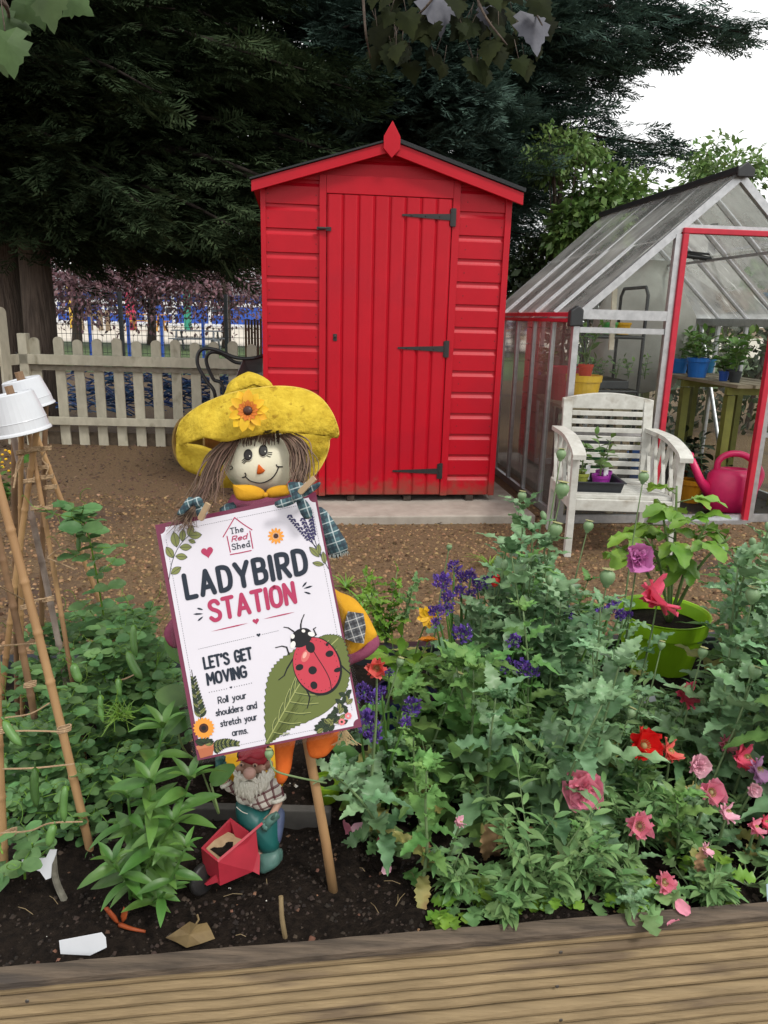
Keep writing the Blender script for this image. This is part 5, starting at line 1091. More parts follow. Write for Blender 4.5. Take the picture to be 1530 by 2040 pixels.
for k in range(30):
    t = k / 30 * 2 * PI; c0 = (1055 + 165 * math.cos(t) * math.cos(AL) - 128 * math.sin(t) * math.sin(AL), 1100 + 165 * math.cos(t) * math.sin(AL) + 128 * math.sin(t) * math.cos(AL)); fan(b, ellz(c0, 3, 3, 0, 6), 5.3, 1)
b.build('ladybird_print', [m_bugr, m_blk, m_wht, pm('pale_red_ink', (.60, .14, .13)), pm('glint_ink', (.72, .38, .32))], sign)
# ================================================================== SCARECROW
RT, UP, TW = _R, _U, -_F                                 # the scarecrow leans back, square on to the viewer
def plaid(name, base, line, line2, sc):
    m = mat(name, base, tuple(v * .7 for v in base), sc=60, rough=.85, bump=.4, bsc=400); nt = m.node_tree; N = nt.nodes; L = nt.links; b_ = N['Principled BSDF']; col = b_.inputs['Base Color'].links[0].from_socket
    tc = N.new('ShaderNodeTexCoord'); mp = N.new('ShaderNodeMapping'); mp.inputs['Rotation'].default_value = (.2, .35, .1); mp.inputs['Scale'].default_value = (sc, sc, sc); L.new(tc.outputs['Object'], mp.inputs[0]); sx = N.new('ShaderNodeSeparateXYZ'); L.new(mp.outputs[0], sx.inputs[0])
    for ax, th, cc in (('X', .28, line), ('Z', .28, line), ('X', .10, line2), ('Z', .10, line2)):
        f = N.new('ShaderNodeMath'); f.operation = 'FRACT'; src = sx.outputs[ax]
        if cc is line2: a = N.new('ShaderNodeMath'); a.inputs[1].default_value = .45; L.new(src, a.inputs[0]); src = a.outputs[0]
        L.new(src, f.inputs[0]); lt = N.new('ShaderNodeMath'); lt.operation = 'LESS_THAN'; lt.inputs[1].default_value = th; L.new(f.outputs[0], lt.inputs[0]); m3 = N.new('ShaderNodeMath'); m3.operation = 'MULTIPLY'; m3.inputs[1].default_value = .75; L.new(lt.outputs[0], m3.inputs[0])
        x = N.new('ShaderNodeMix'); x.data_type = 'RGBA'; L.new(m3.outputs[0], x.inputs[0]); L.new(col, x.inputs[6]); x.inputs[7].default_value = (*cc, 1); col = x.outputs[2]
    L.new(col, b_.inputs['Base Color']); return m
m_felty = mat('yellow_felt', (.60, .44, .05), (.46, .32, .03), sc=60, rough=.98, bump=1, bsc=160, c3=(.30, .19, .02), t3=.60, sc3=75, dist=.003, spec=.1)
m_cloth_y = mat('yellow_cloth', (.62, .33, .025), (.5, .25, .02), sc=25, rough=.9, bump=.3, bsc=300, spec=.1)
m_face = mat('cream_cloth', (.76, .73, .57), (.68, .65, .50), sc=18, rough=.9, bump=.2, bsc=300, c3=(.40, .44, .30), t3=.62, sc3=16, spec=.1)
m_raffia = mat('brown_raffia', (.17, .11, .075), (.085, .052, .036), sc=30, rough=.8, island=.5)
m_denim = plaid('plaid_denim', (.055, .12, .14), (.015, .03, .045), (.42, .48, .48), 60)
m_ofelt = mat('orange_felt', (.70, .16, .03), (.55, .11, .02), sc=30, rough=.95, bump=.6, bsc=250, spec=.1)
m_mauve = mat('mauve_felt', (.27, .075, .13), (.2, .05, .09), sc=30, rough=.95, bump=.4, bsc=250, spec=.1)
m_paintb = mat('black_paint', (.015, .013, .013), rough=.6)
m_cane = mat('bamboo_cane', (.44, .27, .125), (.31, .175, .08), sc=14, rough=.55, bump=.15, stretch=(1, 1, .2), c3=(.17, .09, .045), t3=.6, sc3=10)
stk0 = at_z(667, 1796, SZ - .03); stk1 = at_d(612, 1475, 1.205); stk2 = at_d(520, 1000, 1.215)
scw = thing('scarecrow', 'rag doll scarecrow in a floppy yellow hat on a cane, holding up the ladybird sign', 'scarecrow', stk0)
b = MB(); b.tube([stk0, stk0 * .6 + stk1 * .4 + np.array([.002, 0, 0]), stk1, stk2], [.0088, .0085, .0082, .008], 10)
b.build('stake', m_cane, scw, smooth=True)
D_ = lambda px, py, dep: at_d(px, py, dep)
hc = D_(518, 918, 1.225); hr = (.0605, .0555, .052)
b = MB(); b.ell(hc, (hr[0], hr[2], hr[1]), 16, ax=UP, ref=RT); b.build('head', m_face, scw, smooth=True)
def onhead(px, py, off=.0008):
    d = ray(px, py); A = np.stack([RT / hr[0], UP / hr[1], TW / hr[2]]); o = A @ (CAM - hc); v = A @ d
    a_, b_, c_ = v @ v, 2 * o @ v, o @ o - 1; disc = max(0, b_ * b_ - 4 * a_ * c_); t = (-b_ - math.sqrt(disc)) / (2 * a_); p = CAM + d * t; n = A.T @ (A @ (p - hc)); n /= np.linalg.norm(n); return p + n * off
def Z6(x, y): return (320 + x / 3.825, 720 + y / 3.825)
def hline(mb, P, r=.0011, mi=0): mb.tube(spline([onhead(*Z6(x, y), .0004) for x, y in P], 5), r, 6, mi)
b = MB(); hline(b, [(622, 885), (645, 878), (650, 862), (642, 848)]); hline(b, [(645, 876), (690, 912), (770, 925), (840, 895), (880, 848), (900, 800)]); hline(b, [(880, 785), (890, 800), (928, 803)]); hline(b, [(665, 938), (690, 945), (712, 955)], .0008)
for P in ([(640, 740), (620, 755)], [(645, 752), (622, 770)], [(655, 758), (632, 778)], [(812, 690), (850, 695)], [(812, 703), (848, 710)], [(808, 716), (838, 728)]): hline(b, [P[0], ((P[0][0] + P[1][0]) / 2, (P[0][1] + P[1][1]) / 2 + 2), P[1]], .0007)
hline(b, [(525, 797), (545, 800), (548, 815), (530, 825)], .0007)
b.build('mouth', m_paintb, scw, smooth=True)
for ex_, ey_ in ((670, 715), (783, 682)):
    b = MB(); puff(b, [onhead(*Z6(x, y), .0006) for x, y in ellz((ex_, ey_ + 4), 33, 46, .1)], TW, .0008, 1); puff(b, [onhead(*Z6(x, y), .0013) for x, y in ellz((ex_ - 2, ey_ - 2), 33, 43, .1)], TW, .0009, 0)
    puff(b, [onhead(*Z6(x, y), .0030) for x, y in ellz((ex_ + 12, ey_ + 8), 5, 6)], TW, .0004, 1); b.build('eye', [m_paintb, mat('eye_white', (.7, .7, .62), rough=.7)], scw, smooth=True)
b = MB(); puff(b, [onhead(*Z6(x, y), .001) for x, y in ((748, 783), (762, 795), (780, 815), (796, 828), (785, 845), (760, 857), (736, 860), (733, 845), (738, 815), (741, 795))], TW, .003, 0); b.build('nose', m_ofelt, scw, smooth=True)
# hat: turned-up front brim, back brim, folded crown
topc = [(352, 868), (360, 842), (385, 818), (420, 799), (462, 784), (510, 775), (560, 771), (606, 777), (638, 794), (660, 822), (672, 852), (674, 868)]
botc = [(353, 884), (366, 886), (388, 878), (412, 873), (447, 880), (487, 872), (520, 866), (556, 863), (596, 863), (630, 866), (655, 869), (671, 872)]
def cv(P, u): S = spline([(x, y, 0) for x, y in P], 8); i = u * (len(S) - 1); j = min(int(i), len(S) - 2); f = i - j; return S[j] * (1 - f) + S[j + 1] * f
hatM = MB(); rgh = np.random.default_rng(3)
def brim(u, v):
    a = cv(botc, u); c = cv(topc, u); p = a * (1 - v) + c * v; e = 1 - abs(2 * u - 1) ** 2.2
    dep = 1.225 - .068 * e - .010 * math.sin(PI * min(1, v * 1.15)) * e + .030 * v * e + .004 * math.sin(u * 23) * (1 - v) + .0022 * math.sin(u * 37 + v * 5) + .0012 * math.sin(u * 90 + v * 13) * math.sin(v * 17) + .0010 * math.sin(u * 61 - v * 29)
    return D_(p[0], p[1], dep)
hatM.grid(brim, 60, 12)
# the lower left fold and the drooping back brim
def lobe(P, dep0, dep1, rows=6):
    pass
left_o = [(353, 884), (352, 902), (358, 922), (372, 936), (390, 944), (408, 950), (424, 955)]; left_i = [(366, 884), (380, 886), (396, 888), (410, 892), (424, 898), (434, 908), (440, 922)]
def llobe(u, v):
    a = cv(left_o, u); c = cv(left_i, u); p = a * (1 - v) + c * v; return D_(p[0], p[1], 1.222 + .012 * u - .012 * math.sin(PI * v) + .055 * v * v)
hatM.grid(llobe, 24, 8)
right_o = [(672, 868), (657, 874), (655, 890), (648, 912), (636, 934), (620, 952), (606, 962)]; right_i = [(560, 862), (565, 870), (572, 885), (578, 905), (580, 920), (580, 935), (578, 950)]
def rlobe(u, v):
    a = cv(right_o, u); c = cv(right_i, u); p = a * (1 - v) + c * v; return D_(p[0], p[1], 1.240 + .05 * v + .008 * math.sin(6 * u + 3 * v))
hatM.grid(rlobe, 24, 8)
def bback(u, v):
    p = np.array([440 + 130 * u, 862 + 110 * v]); return D_(p[0], p[1], 1.30 + .02 * math.sin(PI * u))
hatM.grid(bback, 8, 6)
hatM.build('hat_brim', m_felty, scw, smooth=True, solid=.0035)
b = MB(); b.tube([brim(k / 80, 1.0) + UP * .0006 for k in range(81)], .0016, 6); b.tube([llobe(k / 20, 0) for k in range(21)], .0014, 5); b.tube([rlobe(k / 20, 0) for k in range(21)], .0014, 5); b.build('hat_trim', mat('pale_yellow_edge', (.70, .52, .10), rough=.9, spec=.1), scw, smooth=True)
b = MB()
cr_ = [(446, 800), (450, 778), (455, 765), (470, 753), (492, 742), (500, 741), (520, 748), (538, 760), (546, 774), (552, 795), (500, 806)]
puff(b, [D_(x, y, 1.245) for x, y in catmull_closed(cr_, 3)], TW, .03, rings=5)
fold = [(478, 764), (490, 750), (505, 747), (528, 757), (545, 772), (540, 779), (522, 768), (500, 771), (484, 779), (474, 775)]
puff(b, [D_(x, y, 1.222) for x, y in catmull_closed(fold, 3)], TW, .009, rings=4)
fold2 = [(452, 786), (456, 770), (470, 760), (478, 772), (472, 784), (460, 792)]
puff(b, [D_(x, y, 1.220) for x, y in catmull_closed(fold2, 3)], TW, .008, rings=4)
b.build('hat_crown', m_felty, scw, smooth=True)
m_petal_y = mat('yellow_petal', (.75, .46, .01), (.68, .36, .008), sc=60, rough=.6, island=.12, trans=.1); m_petal_o = mat('orange_petal_base', (.62, .16, .01), rough=.7)
b = MB(); fc = (495, 819); PT = leaf_t(6, lambda t: .27 * math.sin(PI * min(1, .08 + .92 * t)) ** .6, 1, .3, .12)
fctr = D_(fc[0], fc[1], 1.130)
for k in range(13):
    a = 2 * PI * k / 13 + .1; d = RT * math.cos(a) + UP * math.sin(a) + TW * .12; b.put(PT, fctr + d * .006 + TW * (.001 + .002 * (k % 2)), d, TW + d * -.1, .0265 * (1 + .08 * math.sin(k * 5)))
b.put(PT, fctr, RT * -.9 + UP * -.75, TW, .03)
for k in range(13): a = 2 * PI * k / 13 + .1; d = RT * math.cos(a) + UP * math.sin(a); b.put(PT, fctr + d * .004 + TW * .004, d + TW * .3, TW, .013, 2)
b.ell(fctr + TW * .005, (.0075, .0075, .004), 8, 1, ax=TW); b.build('hat_flower', [m_petal_y, m_brn, m_petal_o], scw, smooth=True)
# raffia hair
def strands(mb, path, n, spread, r=.0011, seed=1, taper=.3, jit=.004):
    rg = np.random.default_rng(seed); P = np.array(path)
    for i in range(n):
        o = RT * rg.normal() + TW * rg.normal() * .8 + UP * rg.normal() * .3; q = P + o * spread * np.linspace(.55, 1.0, len(P))[:, None] + rg.normal(0, jit, P.shape) * np.linspace(0, 1, len(P))[:, None]
        mb.tube(spline(q, 4), [r, r * taper], 4, cap=False)
b = MB(); strands(b, [D_(462, 880, 1.19), D_(438, 905, 1.185), D_(419, 942, 1.18), D_(403, 985, 1.168), D_(385, 1012, 1.15)], 95, .0095, seed=1, r=.0014)
strands(b, [D_(470, 880, 1.18), D_(440, 935, 1.172), D_(425, 985, 1.15), D_(425, 1000, 1.14)], 14, .006, seed=12, r=.0007, jit=.009)
strands(b, [D_(385, 1012, 1.142), D_(365, 1032, 1.132), D_(352, 1046, 1.128)], 40, .006, seed=2, jit=.008, r=.0008); strands(b, [D_(385, 1012, 1.142), D_(375, 1040, 1.13), D_(378, 1052, 1.126)], 26, .005, seed=5, jit=.006, r=.0007)
strands(b, [D_(570, 868, 1.185), D_(592, 885, 1.172), D_(601, 920, 1.168), D_(598, 960, 1.150)], 110, .0095, seed=3, r=.0015); strands(b, [D_(568, 868, 1.18), D_(586, 890, 1.172), D_(592, 925, 1.17), D_(592, 958, 1.152)], 40, .006, seed=13)
rgf = np.random.default_rng(6)
for i in range(110):
    x = rgf.uniform(463, 556); y0 = 868 + rgf.uniform(-4, 4); l = rgf.uniform(10, 27) * (1 - .35 * (x - 463) / 93); A = onhead(min(x, 560), max(y0 + 3, 874), .004); B = onhead(x - rgf.uniform(-1, 5), y0 + l, .003)
    b.tube(spline([D_(x, y0 - 8, 1.158), A + TW * .003, B], 3), [.0011, .0006], 4, cap=False)
b.build('hair', m_raffia, scw)
b = MB()
for P in ([(463, 967), (470, 966), (500, 966), (522, 974), (529, 984), (527, 992), (505, 997), (485, 998), (470, 992)], [(529, 986), (534, 974), (555, 967), (575, 968), (577, 984), (560, 990), (538, 992)]): puff(b, [D_(x, y, 1.158) for x, y in catmull_closed(P, 3)], TW, .009, rings=4)
b.ell(D_(529, 986, 1.148), (.004, .004, .004), 6); b.build('collar', m_cloth_y, scw, smooth=True)
b = MB(); puff(b, [D_(x, y, 1.20) for x, y in ((462, 985), (578, 975), (640, 1040), (668, 1180), (680, 1330), (690, 1440), (600, 1470), (430, 1480), (395, 1300), (360, 1180), (420, 1060))], TW, .03, rings=4); b.build('body', m_mauve, scw, smooth=True)
b = MB()
puff(b, [D_(x, y, 1.175) for x, y in catmull_closed([(616, 1015), (640, 1010), (660, 1030), (680, 1062), (692, 1085), (690, 1100), (668, 1112), (652, 1105), (640, 1075), (622, 1040)], 2)], TW, .016, rings=4); b.build('sleeve', m_denim, scw, smooth=True); b = MB()
puff(b, [D_(x, y, 1.175) for x, y in catmull_closed([(438, 1012), (465, 1000), (470, 1020), (440, 1040)], 2)], TW, .01, rings=4); b.build('sleeve', m_denim, scw, smooth=True)
b = MB()
for k in range(14): q = k / 13; p = D_(652 + 39 * q, 1106 - 8 * q * q, 1.16); strands(b, [p, p - UP * .006 + RT * .001], 2, .001, r=.0004, seed=k, jit=.001)
b.build('sleeve_fringe', mat('pale_thread', (.45, .5, .48), rough=.9), scw)
b = MB(); puff(b, [D_(x, y, 1.18) for x, y in catmull_closed([(655, 1172), (678, 1180), (705, 1192), (728, 1218), (745, 1250), (750, 1270), (722, 1295), (690, 1310), (672, 1240)], 3)], TW, .022, rings=5); b.build('skirt', m_cloth_y, scw, smooth=True)
b = MB(); puff(b, [D_(x, y, 1.183) for x, y in catmull_closed([(748, 1262), (756, 1285), (735, 1308), (705, 1322), (682, 1330), (676, 1305), (700, 1296), (728, 1282)], 3)], TW, .017, rings=4); b.build('skirt_hem', m_mauve, scw, smooth=True)
b = MB(); puff(b, [D_(x, y, 1.154) for x, y in ((693, 1218), (724, 1222), (729, 1250), (725, 1282), (705, 1280), (687, 1272), (686, 1245))], TW, .0015, rings=2); b.build('patch', plaid('plaid_patch', (.12, .13, .14), (.03, .03, .035), (.5, .5, .48), 75), scw)
b = MB(); puff(b, [D_(x, y, 1.195) for x, y in catmull_closed([(352, 1225), (362, 1240), (362, 1275), (352, 1292), (336, 1285), (326, 1262), (336, 1240)], 2)], TW, .008, rings=3); b.build('hand', m_mauve, scw, smooth=True)
for P in ([(547, 1472), (565, 1465), (588, 1468), (584, 1500), (580, 1530), (570, 1555), (560, 1563), (551, 1555), (549, 1520)], [(612, 1470), (640, 1462), (676, 1455), (672, 1478), (660, 1495), (648, 1507), (628, 1511), (615, 1503)]):
    b = MB(); puff(b, [D_(x, y, 1.185) for x, y in catmull_closed(P, 3)], TW, .013, rings=4); b.build('foot', m_ofelt, scw, smooth=True)
b = MB()
for k in range(16): p = D_(684 + rgf.uniform(-5, 5), 1452, 1.17); b.tube(spline([p, p - UP * .012 + RT * rgf.normal(0, .006), p - UP * .026 + RT * rgf.normal(0, .012)], 3), [.0009, .0005], 4, cap=False)
b.build('straw', mat('pale_straw', (.50, .38, .2), (.35, .26, .13), rough=.8), scw)
# bows
def bow(cx, cy, dep, loops, knot):
    b = MB()
    for P in loops: puff(b, [D_(x, y, dep) for x, y in catmull_closed(P, 2)], TW + RT * .2, .0035, rings=3)
    b.ell(D_(*knot, dep - .006), (.008, .008, .006), 8, ax=TW); b.build('bow', m_denim, scw, smooth=True)
bow(0, 0, 1.118, [[(573, 962), (590, 960), (606, 964), (604, 985), (590, 995), (578, 985)], [(600, 980), (622, 966), (638, 960), (636, 970), (618, 984), (602, 992)], [(588, 990), (570, 992), (547, 1000), (553, 1012), (575, 1008), (590, 1000)], [(590, 993), (605, 992), (620, 1012), (622, 1030), (606, 1034), (594, 1012)]], (592, 990))
bow(0, 0, 1.118, [[(392, 995), (376, 990), (362, 1008), (352, 1024), (364, 1026), (380, 1010), (394, 1002)], [(394, 1000), (406, 1002), (408, 1025), (402, 1038), (392, 1028), (390, 1012)]], (394, 1000))
m_peg = mat('peg_wood', (.50, .36, .22), (.4, .28, .16), sc=30, rough=.7)
for (a_, c_, lb) in (((628, 952), (597, 983), 'wooden clothes peg at the top right of the sign over the plaid bow'), ((417, 1003), (400, 1036), 'wooden clothes peg at the top left corner of the sign')):
    A, B = D_(*a_, 1.105), D_(*c_, 1.118); t = thing('clothes_peg', lb, 'peg', A)
    for s in (0, 1):
        b = MB(); o = TW * (.0055 * s); n_ = frame3(B - A, TW)[1]; b.prism([A + o + n_ * .004, B * .9 + A * .1 + o + n_ * .0045, B + o + n_ * .003, B + o - n_ * .003, B * .9 + A * .1 + o - n_ * .0045, A + o - n_ * .004], TW * .0045); b.build('jaw', m_peg, t, bevel=.0006)
    b = MB(); M_ = A * .5 + B * .5; b.tube([M_ - n_ * .005 + TW * .005, M_ + n_ * .005 + TW * .005], .003, 8); b.build('spring', m_galv, t)

# ================================================================== GNOME WITH A BARROW
def G3(zx, zy, dd=0): return at_d(360 + zx / 3.825, 1420 + zy / 3.825, 1.315 - dd)
gk = 1.315 / FPX / 3.825
gn = thing('garden_gnome', 'painted garden gnome with a white beard pushing a little red wheelbarrow under the sign', 'gnome', at_z(520, 1738, SZ))
m_skin = mat('gnome_skin', (.50, .30, .22), (.42, .24, .17), sc=40, rough=.55); m_gred = mat('gnome_red', (.42, .025, .045), (.33, .02, .035), sc=20, rough=.5, c3=(.3, .12, .1), t3=.72, sc3=30); m_teal = mat('gnome_teal', (.012, .115, .105), (.01, .085, .08), sc=30, rough=.45)
m_bluef = mat('gnome_blue', (.09, .12, .22), (.07, .09, .17), sc=30, rough=.6); m_beard = mat('gnome_beard', (.70, .68, .60), (.55, .53, .45), sc=120, rough=.6, bump=.6, bsc=200, stretch=(3, 3, .6)); m_boot = mat('gnome_boot', (.09, .2, .17), (.06, .13, .11), sc=30, rough=.5)
m_check = plaid('gnome_shirt', (.66, .62, .55), (.10, .012, .02), (.10, .012, .02), 72)
b = MB(); e = lambda c, r, dd=0, ax=UP: b.ell(G3(*c, dd), (r[0] * gk, r[2] * gk, r[1] * gk), 10, ax=ax, ref=RT)
e((545, 420), (105, 95, 90)); e((560, 600), (110, 140, 95)); e((580, 850), (110, 150, 90)); e((600, 1030), (80, 110, 70))
e((452, 430), (38, 34, 34), .02); e((610, 430), (40, 36, 36), .02)
b.tube([G3(440, 590, .0), G3(345, 545, .01), G3(318, 470, .012), G3(300, 400, .012)], [38 * gk, 30 * gk, 26 * gk, 26 * gk], 10); b.tube([G3(690, 560, .0), G3(745, 690, .015), G3(690, 790, .025), G3(640, 830, .03)], [45 * gk, 34 * gk, 28 * gk, 26 * gk], 10)
b.ell(G3(672, 400, .0), (34 * gk, 22 * gk, 44 * gk), 8, ax=UP + RT * .5, ref=RT)
b.build('body', m_skin, gn, smooth=True, remesh=.0022)
b = MB(); b.ell(G3(525, 462, .058), (48 * gk, 44 * gk, 44 * gk), 10, ax=UP); b.build('nose', mat('gnome_nose', (.56, .33, .27), rough=.45), gn, smooth=True)
for c0 in ((462, 398), (566, 402)):
    b = MB(); b.ell(G3(*c0, .030), (20 * gk, 12 * gk, 16 * gk), 8, ax=UP); b.ell(G3(c0[0], c0[1] + 2, .0335), (8 * gk, 6 * gk, 9 * gk), 6, 1, ax=UP); b.build('eye', [m_skin, m_paintb], gn, smooth=True)
b = MB(); hp = [(418, 372), (470, 330), (500, 296), (560, 262), (640, 276), (650, 330), (620, 352), (560, 332), (500, 322), (450, 345)]
puff(b, [G3(x, y, .016) for x, y in catmull_closed(hp, 3)], TW, .012, rings=4); b.lathe([(110 * gk, -10 * gk), (112 * gk, 20 * gk), (90 * gk, 80 * gk), (50 * gk, 190 * gk), (1e-4, 260 * gk)], G3(545, 345), 20, UP * .9 + RT * .3); b.build('hat', m_gred, gn, smooth=True)
b = MB(); rgb = np.random.default_rng(9)
b.ell(G3(540, 550, .012), (118 * gk, 60 * gk, 120 * gk), 12, ax=UP, ref=RT); b.ell(G3(500, 640, .014), (80 * gk, 50 * gk, 60 * gk), 10, ax=UP, ref=RT)
for i in range(150):
    x = rgb.uniform(415, 700); top_ = max(525 if abs(x - 525) < 75 else 430, 440 + rgb.uniform(0, 160)); bot = np.interp(x, [415, 480, 560, 640, 700], [600, 690, 690, 590, 500]); ll = rgb.uniform(60, 110); y1 = min(top_ + ll, bot)
    dd = lambda xx, yy: .012 + .060 * math.sqrt(max(.03, 1 - ((xx - 540) / 175) ** 2 - ((yy - 545) / 220) ** 2)) * .62
    P = [G3(x, y1 - ll, dd(x, y1 - ll)), G3(x + rgb.uniform(-14, 14), y1 - ll * .5, dd(x, y1 - ll * .5) + .002), G3(x + rgb.uniform(-18, 10), y1, dd(x, y1))]
    b.tube(spline(P, 3), [9 * gk, 11 * gk, 3 * gk], 5)
for s, P in ((0, [(520, 480, .046), (470, 500, .044), (425, 480, .036), (410, 440, .03)]), (1, [(535, 490, .046), (590, 520, .046), (650, 480, .036), (690, 470, .022), (700, 420, .012)])):
    for k in range(7): b.tube(spline([G3(x + rgb.uniform(-12, 12), y + rgb.uniform(-14, 14), d_ + rgb.uniform(-.002, .004)) for x, y, d_ in P], 4), [12 * gk, 14 * gk, 6 * gk], 6)
b.build('beard', m_beard, gn, smooth=True)
b = MB(); puff(b, [G3(x, y, .005) for x, y in catmull_closed([(400, 540), (470, 480), (690, 480), (760, 570), (740, 680), (650, 745), (560, 720), (440, 660)], 3)], TW, .027, rings=4)
b.tube([G3(440, 590, .0), G3(372, 560, .010), G3(345, 535, .011)], [46 * gk, 42 * gk, 38 * gk], 12); b.tube([G3(685, 540, .004), G3(728, 600, .012), G3(742, 650, .015)], [58 * gk, 54 * gk, 52 * gk], 14); b.build('shirt', m_check, gn, smooth=True)
b = MB(); b.lathe([(50 * gk, -14 * gk), (62 * gk, -12 * gk), (64 * gk, 12 * gk), (50 * gk, 14 * gk)], G3(742, 655, .015), 18, UP * .9 - RT * .25); b.lathe([(36 * gk, -14 * gk), (46 * gk, -10 * gk), (46 * gk, 10 * gk), (36 * gk, 12 * gk)], G3(346, 545, .012), 16, UP * .8 - RT * .4); b.build('cuff', m_beard, gn, smooth=True)
b = MB(); puff(b, [G3(x, y, .004) for x, y in catmull_closed([(432, 665), (520, 660), (620, 730), (690, 720), (745, 800), (750, 960), (735, 1050), (620, 1060), (560, 930), (450, 840), (418, 750)], 3)], TW, .030, rings=5); b.build('overalls', m_teal, gn, smooth=True)
b = MB(); puff(b, [G3(x, y, -.006) for x, y in catmull_closed([(700, 730), (775, 730), (795, 790), (775, 930), (750, 1000), (700, 980)], 3)], TW, .018, rings=4); b.build('coat_tail', m_bluef, gn, smooth=True)
b = MB(); b.tube(spline([G3(424, 718, .032), G3(470, 755, .035), G3(510, 770, .034)], 4), 3 * gk, 6); b.ell(G3(535, 700, .033), (11 * gk, 6 * gk, 11 * gk), 6, ax=UP); b.build('stitching', m_beard, gn)
for P, fi in ((((318, 480), (300, 420), (302, 355)), ((290, 330), (305, 318), (322, 320), (338, 335))), (((735, 770), (690, 810), (650, 850)), ((612, 855), (618, 878), (632, 895), (650, 900)))):
    b = MB(); dz = .012 if fi[0][0] < 400 else .03; b.tube([G3(*P[0], dz - .008), G3(*P[1], dz), G3(*P[2], dz + .002)], [34 * gk, 36 * gk, 38 * gk], 10); b.ell(G3(*P[2], dz + .003), (40 * gk, 30 * gk, 38 * gk), 8, ax=UP)
    for q in fi: mdl = ((P[2][0] + q[0]) / 2, (P[2][1] + q[1]) / 2); b.tube([G3(*P[2], dz + .004), G3(*mdl, dz + .010), G3(*q, dz + .006)], [14 * gk, 13 * gk, 10 * gk], 8)
    b.tube([G3(*P[1], dz + .004), G3(P[1][0] + 34, P[1][1] - 20, dz + .012), G3(P[1][0] + 40, P[1][1] - 46, dz + .012)], [14 * gk, 12 * gk, 10 * gk], 8)
    b.build('glove', m_boot if fi[0][0] > 400 else m_teal, gn, smooth=True)
b = MB(); puff(b, [G3(x, y, .008) for x, y in catmull_closed([(590, 1060), (740, 1040), (765, 1110), (745, 1160), (650, 1215), (600, 1205), (585, 1130)], 3)], TW, .018, rings=4); puff(b, [G3(x, y, -.02) for x, y in catmull_closed([(690, 1050), (770, 1040), (775, 1120), (720, 1140)], 3)], TW, .014, rings=4); b.build('boot', m_boot, gn, smooth=True)
# barrow: box open at the top, built from its corners
dn, df = .085, .030                                     # near and far edges towards the viewer
Ltop, Lbk, Rt, Rf = G3(155, 1030, .07), G3(378, 800, .035), G3(628, 848, .055), G3(285, 1140, .095); BLf, BRb = G3(300, 1318, .075), G3(600, 1235, .05); Lbot = G3(175, 1200, .055); Bk = G3(420, 1060, .0)
bar = MB(); th = .004
def panel(P, mi=0, inward=None):
    P = np.array(P); n_ = np.cross(P[1] - P[0], P[2] - P[0]); n_ /= np.linalg.norm(n_); cc = (Ltop + Rt + BLf + Bk) / 4
    if np.dot(n_, cc - P.mean(0)) < 0: n_ = -n_
    bar.prism(P, n_ * th, mi)
panel([Rf, Rt, G3(575, 900, .05), G3(590, 1060, .045), G3(605, 1090, .045), BRb, G3(550, 1210, .05), BLf]); panel([Ltop, Rf, BLf, Lbot]); panel([Ltop, Lbk, Bk, Lbot]); panel([Lbk, G3(520, 905, .035), G3(480, 1130, .03), Bk])
bar.prism([Lbot, BLf, G3(560, 1150, .045), Bk], UP * .003, 1); wbr = bar.build('wheelbarrow', [m_gred, mat('bare_plaster', (.42, .30, .17), (.12, .08, .05), sc=60, rough=.9)], gn)
b = MB(); b.prism([G3(190, 1030, .066), G3(250, 965, .056), G3(345, 902, .036), G3(430, 935, .034), G3(492, 985, .040), G3(380, 1075, .062), G3(296, 1128, .074)], UP * -.002); b.prism([G3(225, 1040, .0665), G3(335, 985, .050), G3(400, 985, .046), G3(395, 1040, .060), G3(310, 1100, .0725)], UP * .0006, 1); b.build('bare_patch', [mat('bare_plaster_patch', (.40, .29, .17), (.3, .2, .11), sc=60, rough=.9), m_soil], wbr)
b = MB(); b.lathe([(.0, -.007), (.022, -.006), (.026, -.004), (.026, .004), (.022, .006), (.0, .007)], G3(165, 1265, .060) , 20, RT * .75 + TW * .5); b.build('wheel', m_black, wbr, smooth=True)
b = MB(); b.prism([G3(180, 1305, .068), G3(270, 1230, .078), G3(285, 1290, .080), G3(200, 1318, .070)], -TW * .01); b.build('wheel_fork', m_gred, wbr)

# ================================================================== BAMBOO WIGWAM, POTS, TWINE
m_canew = mat('bleached_cane', (.36, .30, .26), (.22, .16, .13), sc=20, rough=.7, c3=(.14, .10, .08), t3=.55, sc3=12)
m_caned = mat('brown_cane', (.24, .14, .07), (.15, .085, .045), sc=16, rough=.6, c3=(.10, .06, .035), t3=.58, sc3=12)
def cane(top, foot, r, m, lb, nod=5, sd=0):
    r *= .76; A = np.array(top); B = at_z(foot[0], foot[1], SZ - .02); rg = random.Random(sd); b = MB(); P = []; rr = []; L = np.linalg.norm(B - A); bend = np.array([rg.uniform(-.006, .006), rg.uniform(-.006, .006), 0]); nn = int(L / .085)
    for k in range(nn + 1):
        q = k / nn; p = A + (B - A) * q + bend * math.sin(PI * q)
        for dq, rf in ((-.022, 1.0), (-.007, 1.05), (0, 1.22), (.007, 1.05), (.022, 1.0)):
            qq = min(1, max(0, q + dq / L * .5)); P.append(A + (B - A) * qq + bend * math.sin(PI * qq)); rr.append(r * rf * (.9 + .1 * q))
    o = [0] + [i for i in range(1, len(P)) if np.linalg.norm(P[i] - P[i - 1]) > 1e-5]; b.tube([P[i] for i in o], [rr[i] for i in o], 9)
    return tag(b.build('bamboo_cane', m, smooth=True), lb, 'cane', 'bamboo canes tied into wigwams'), A, B
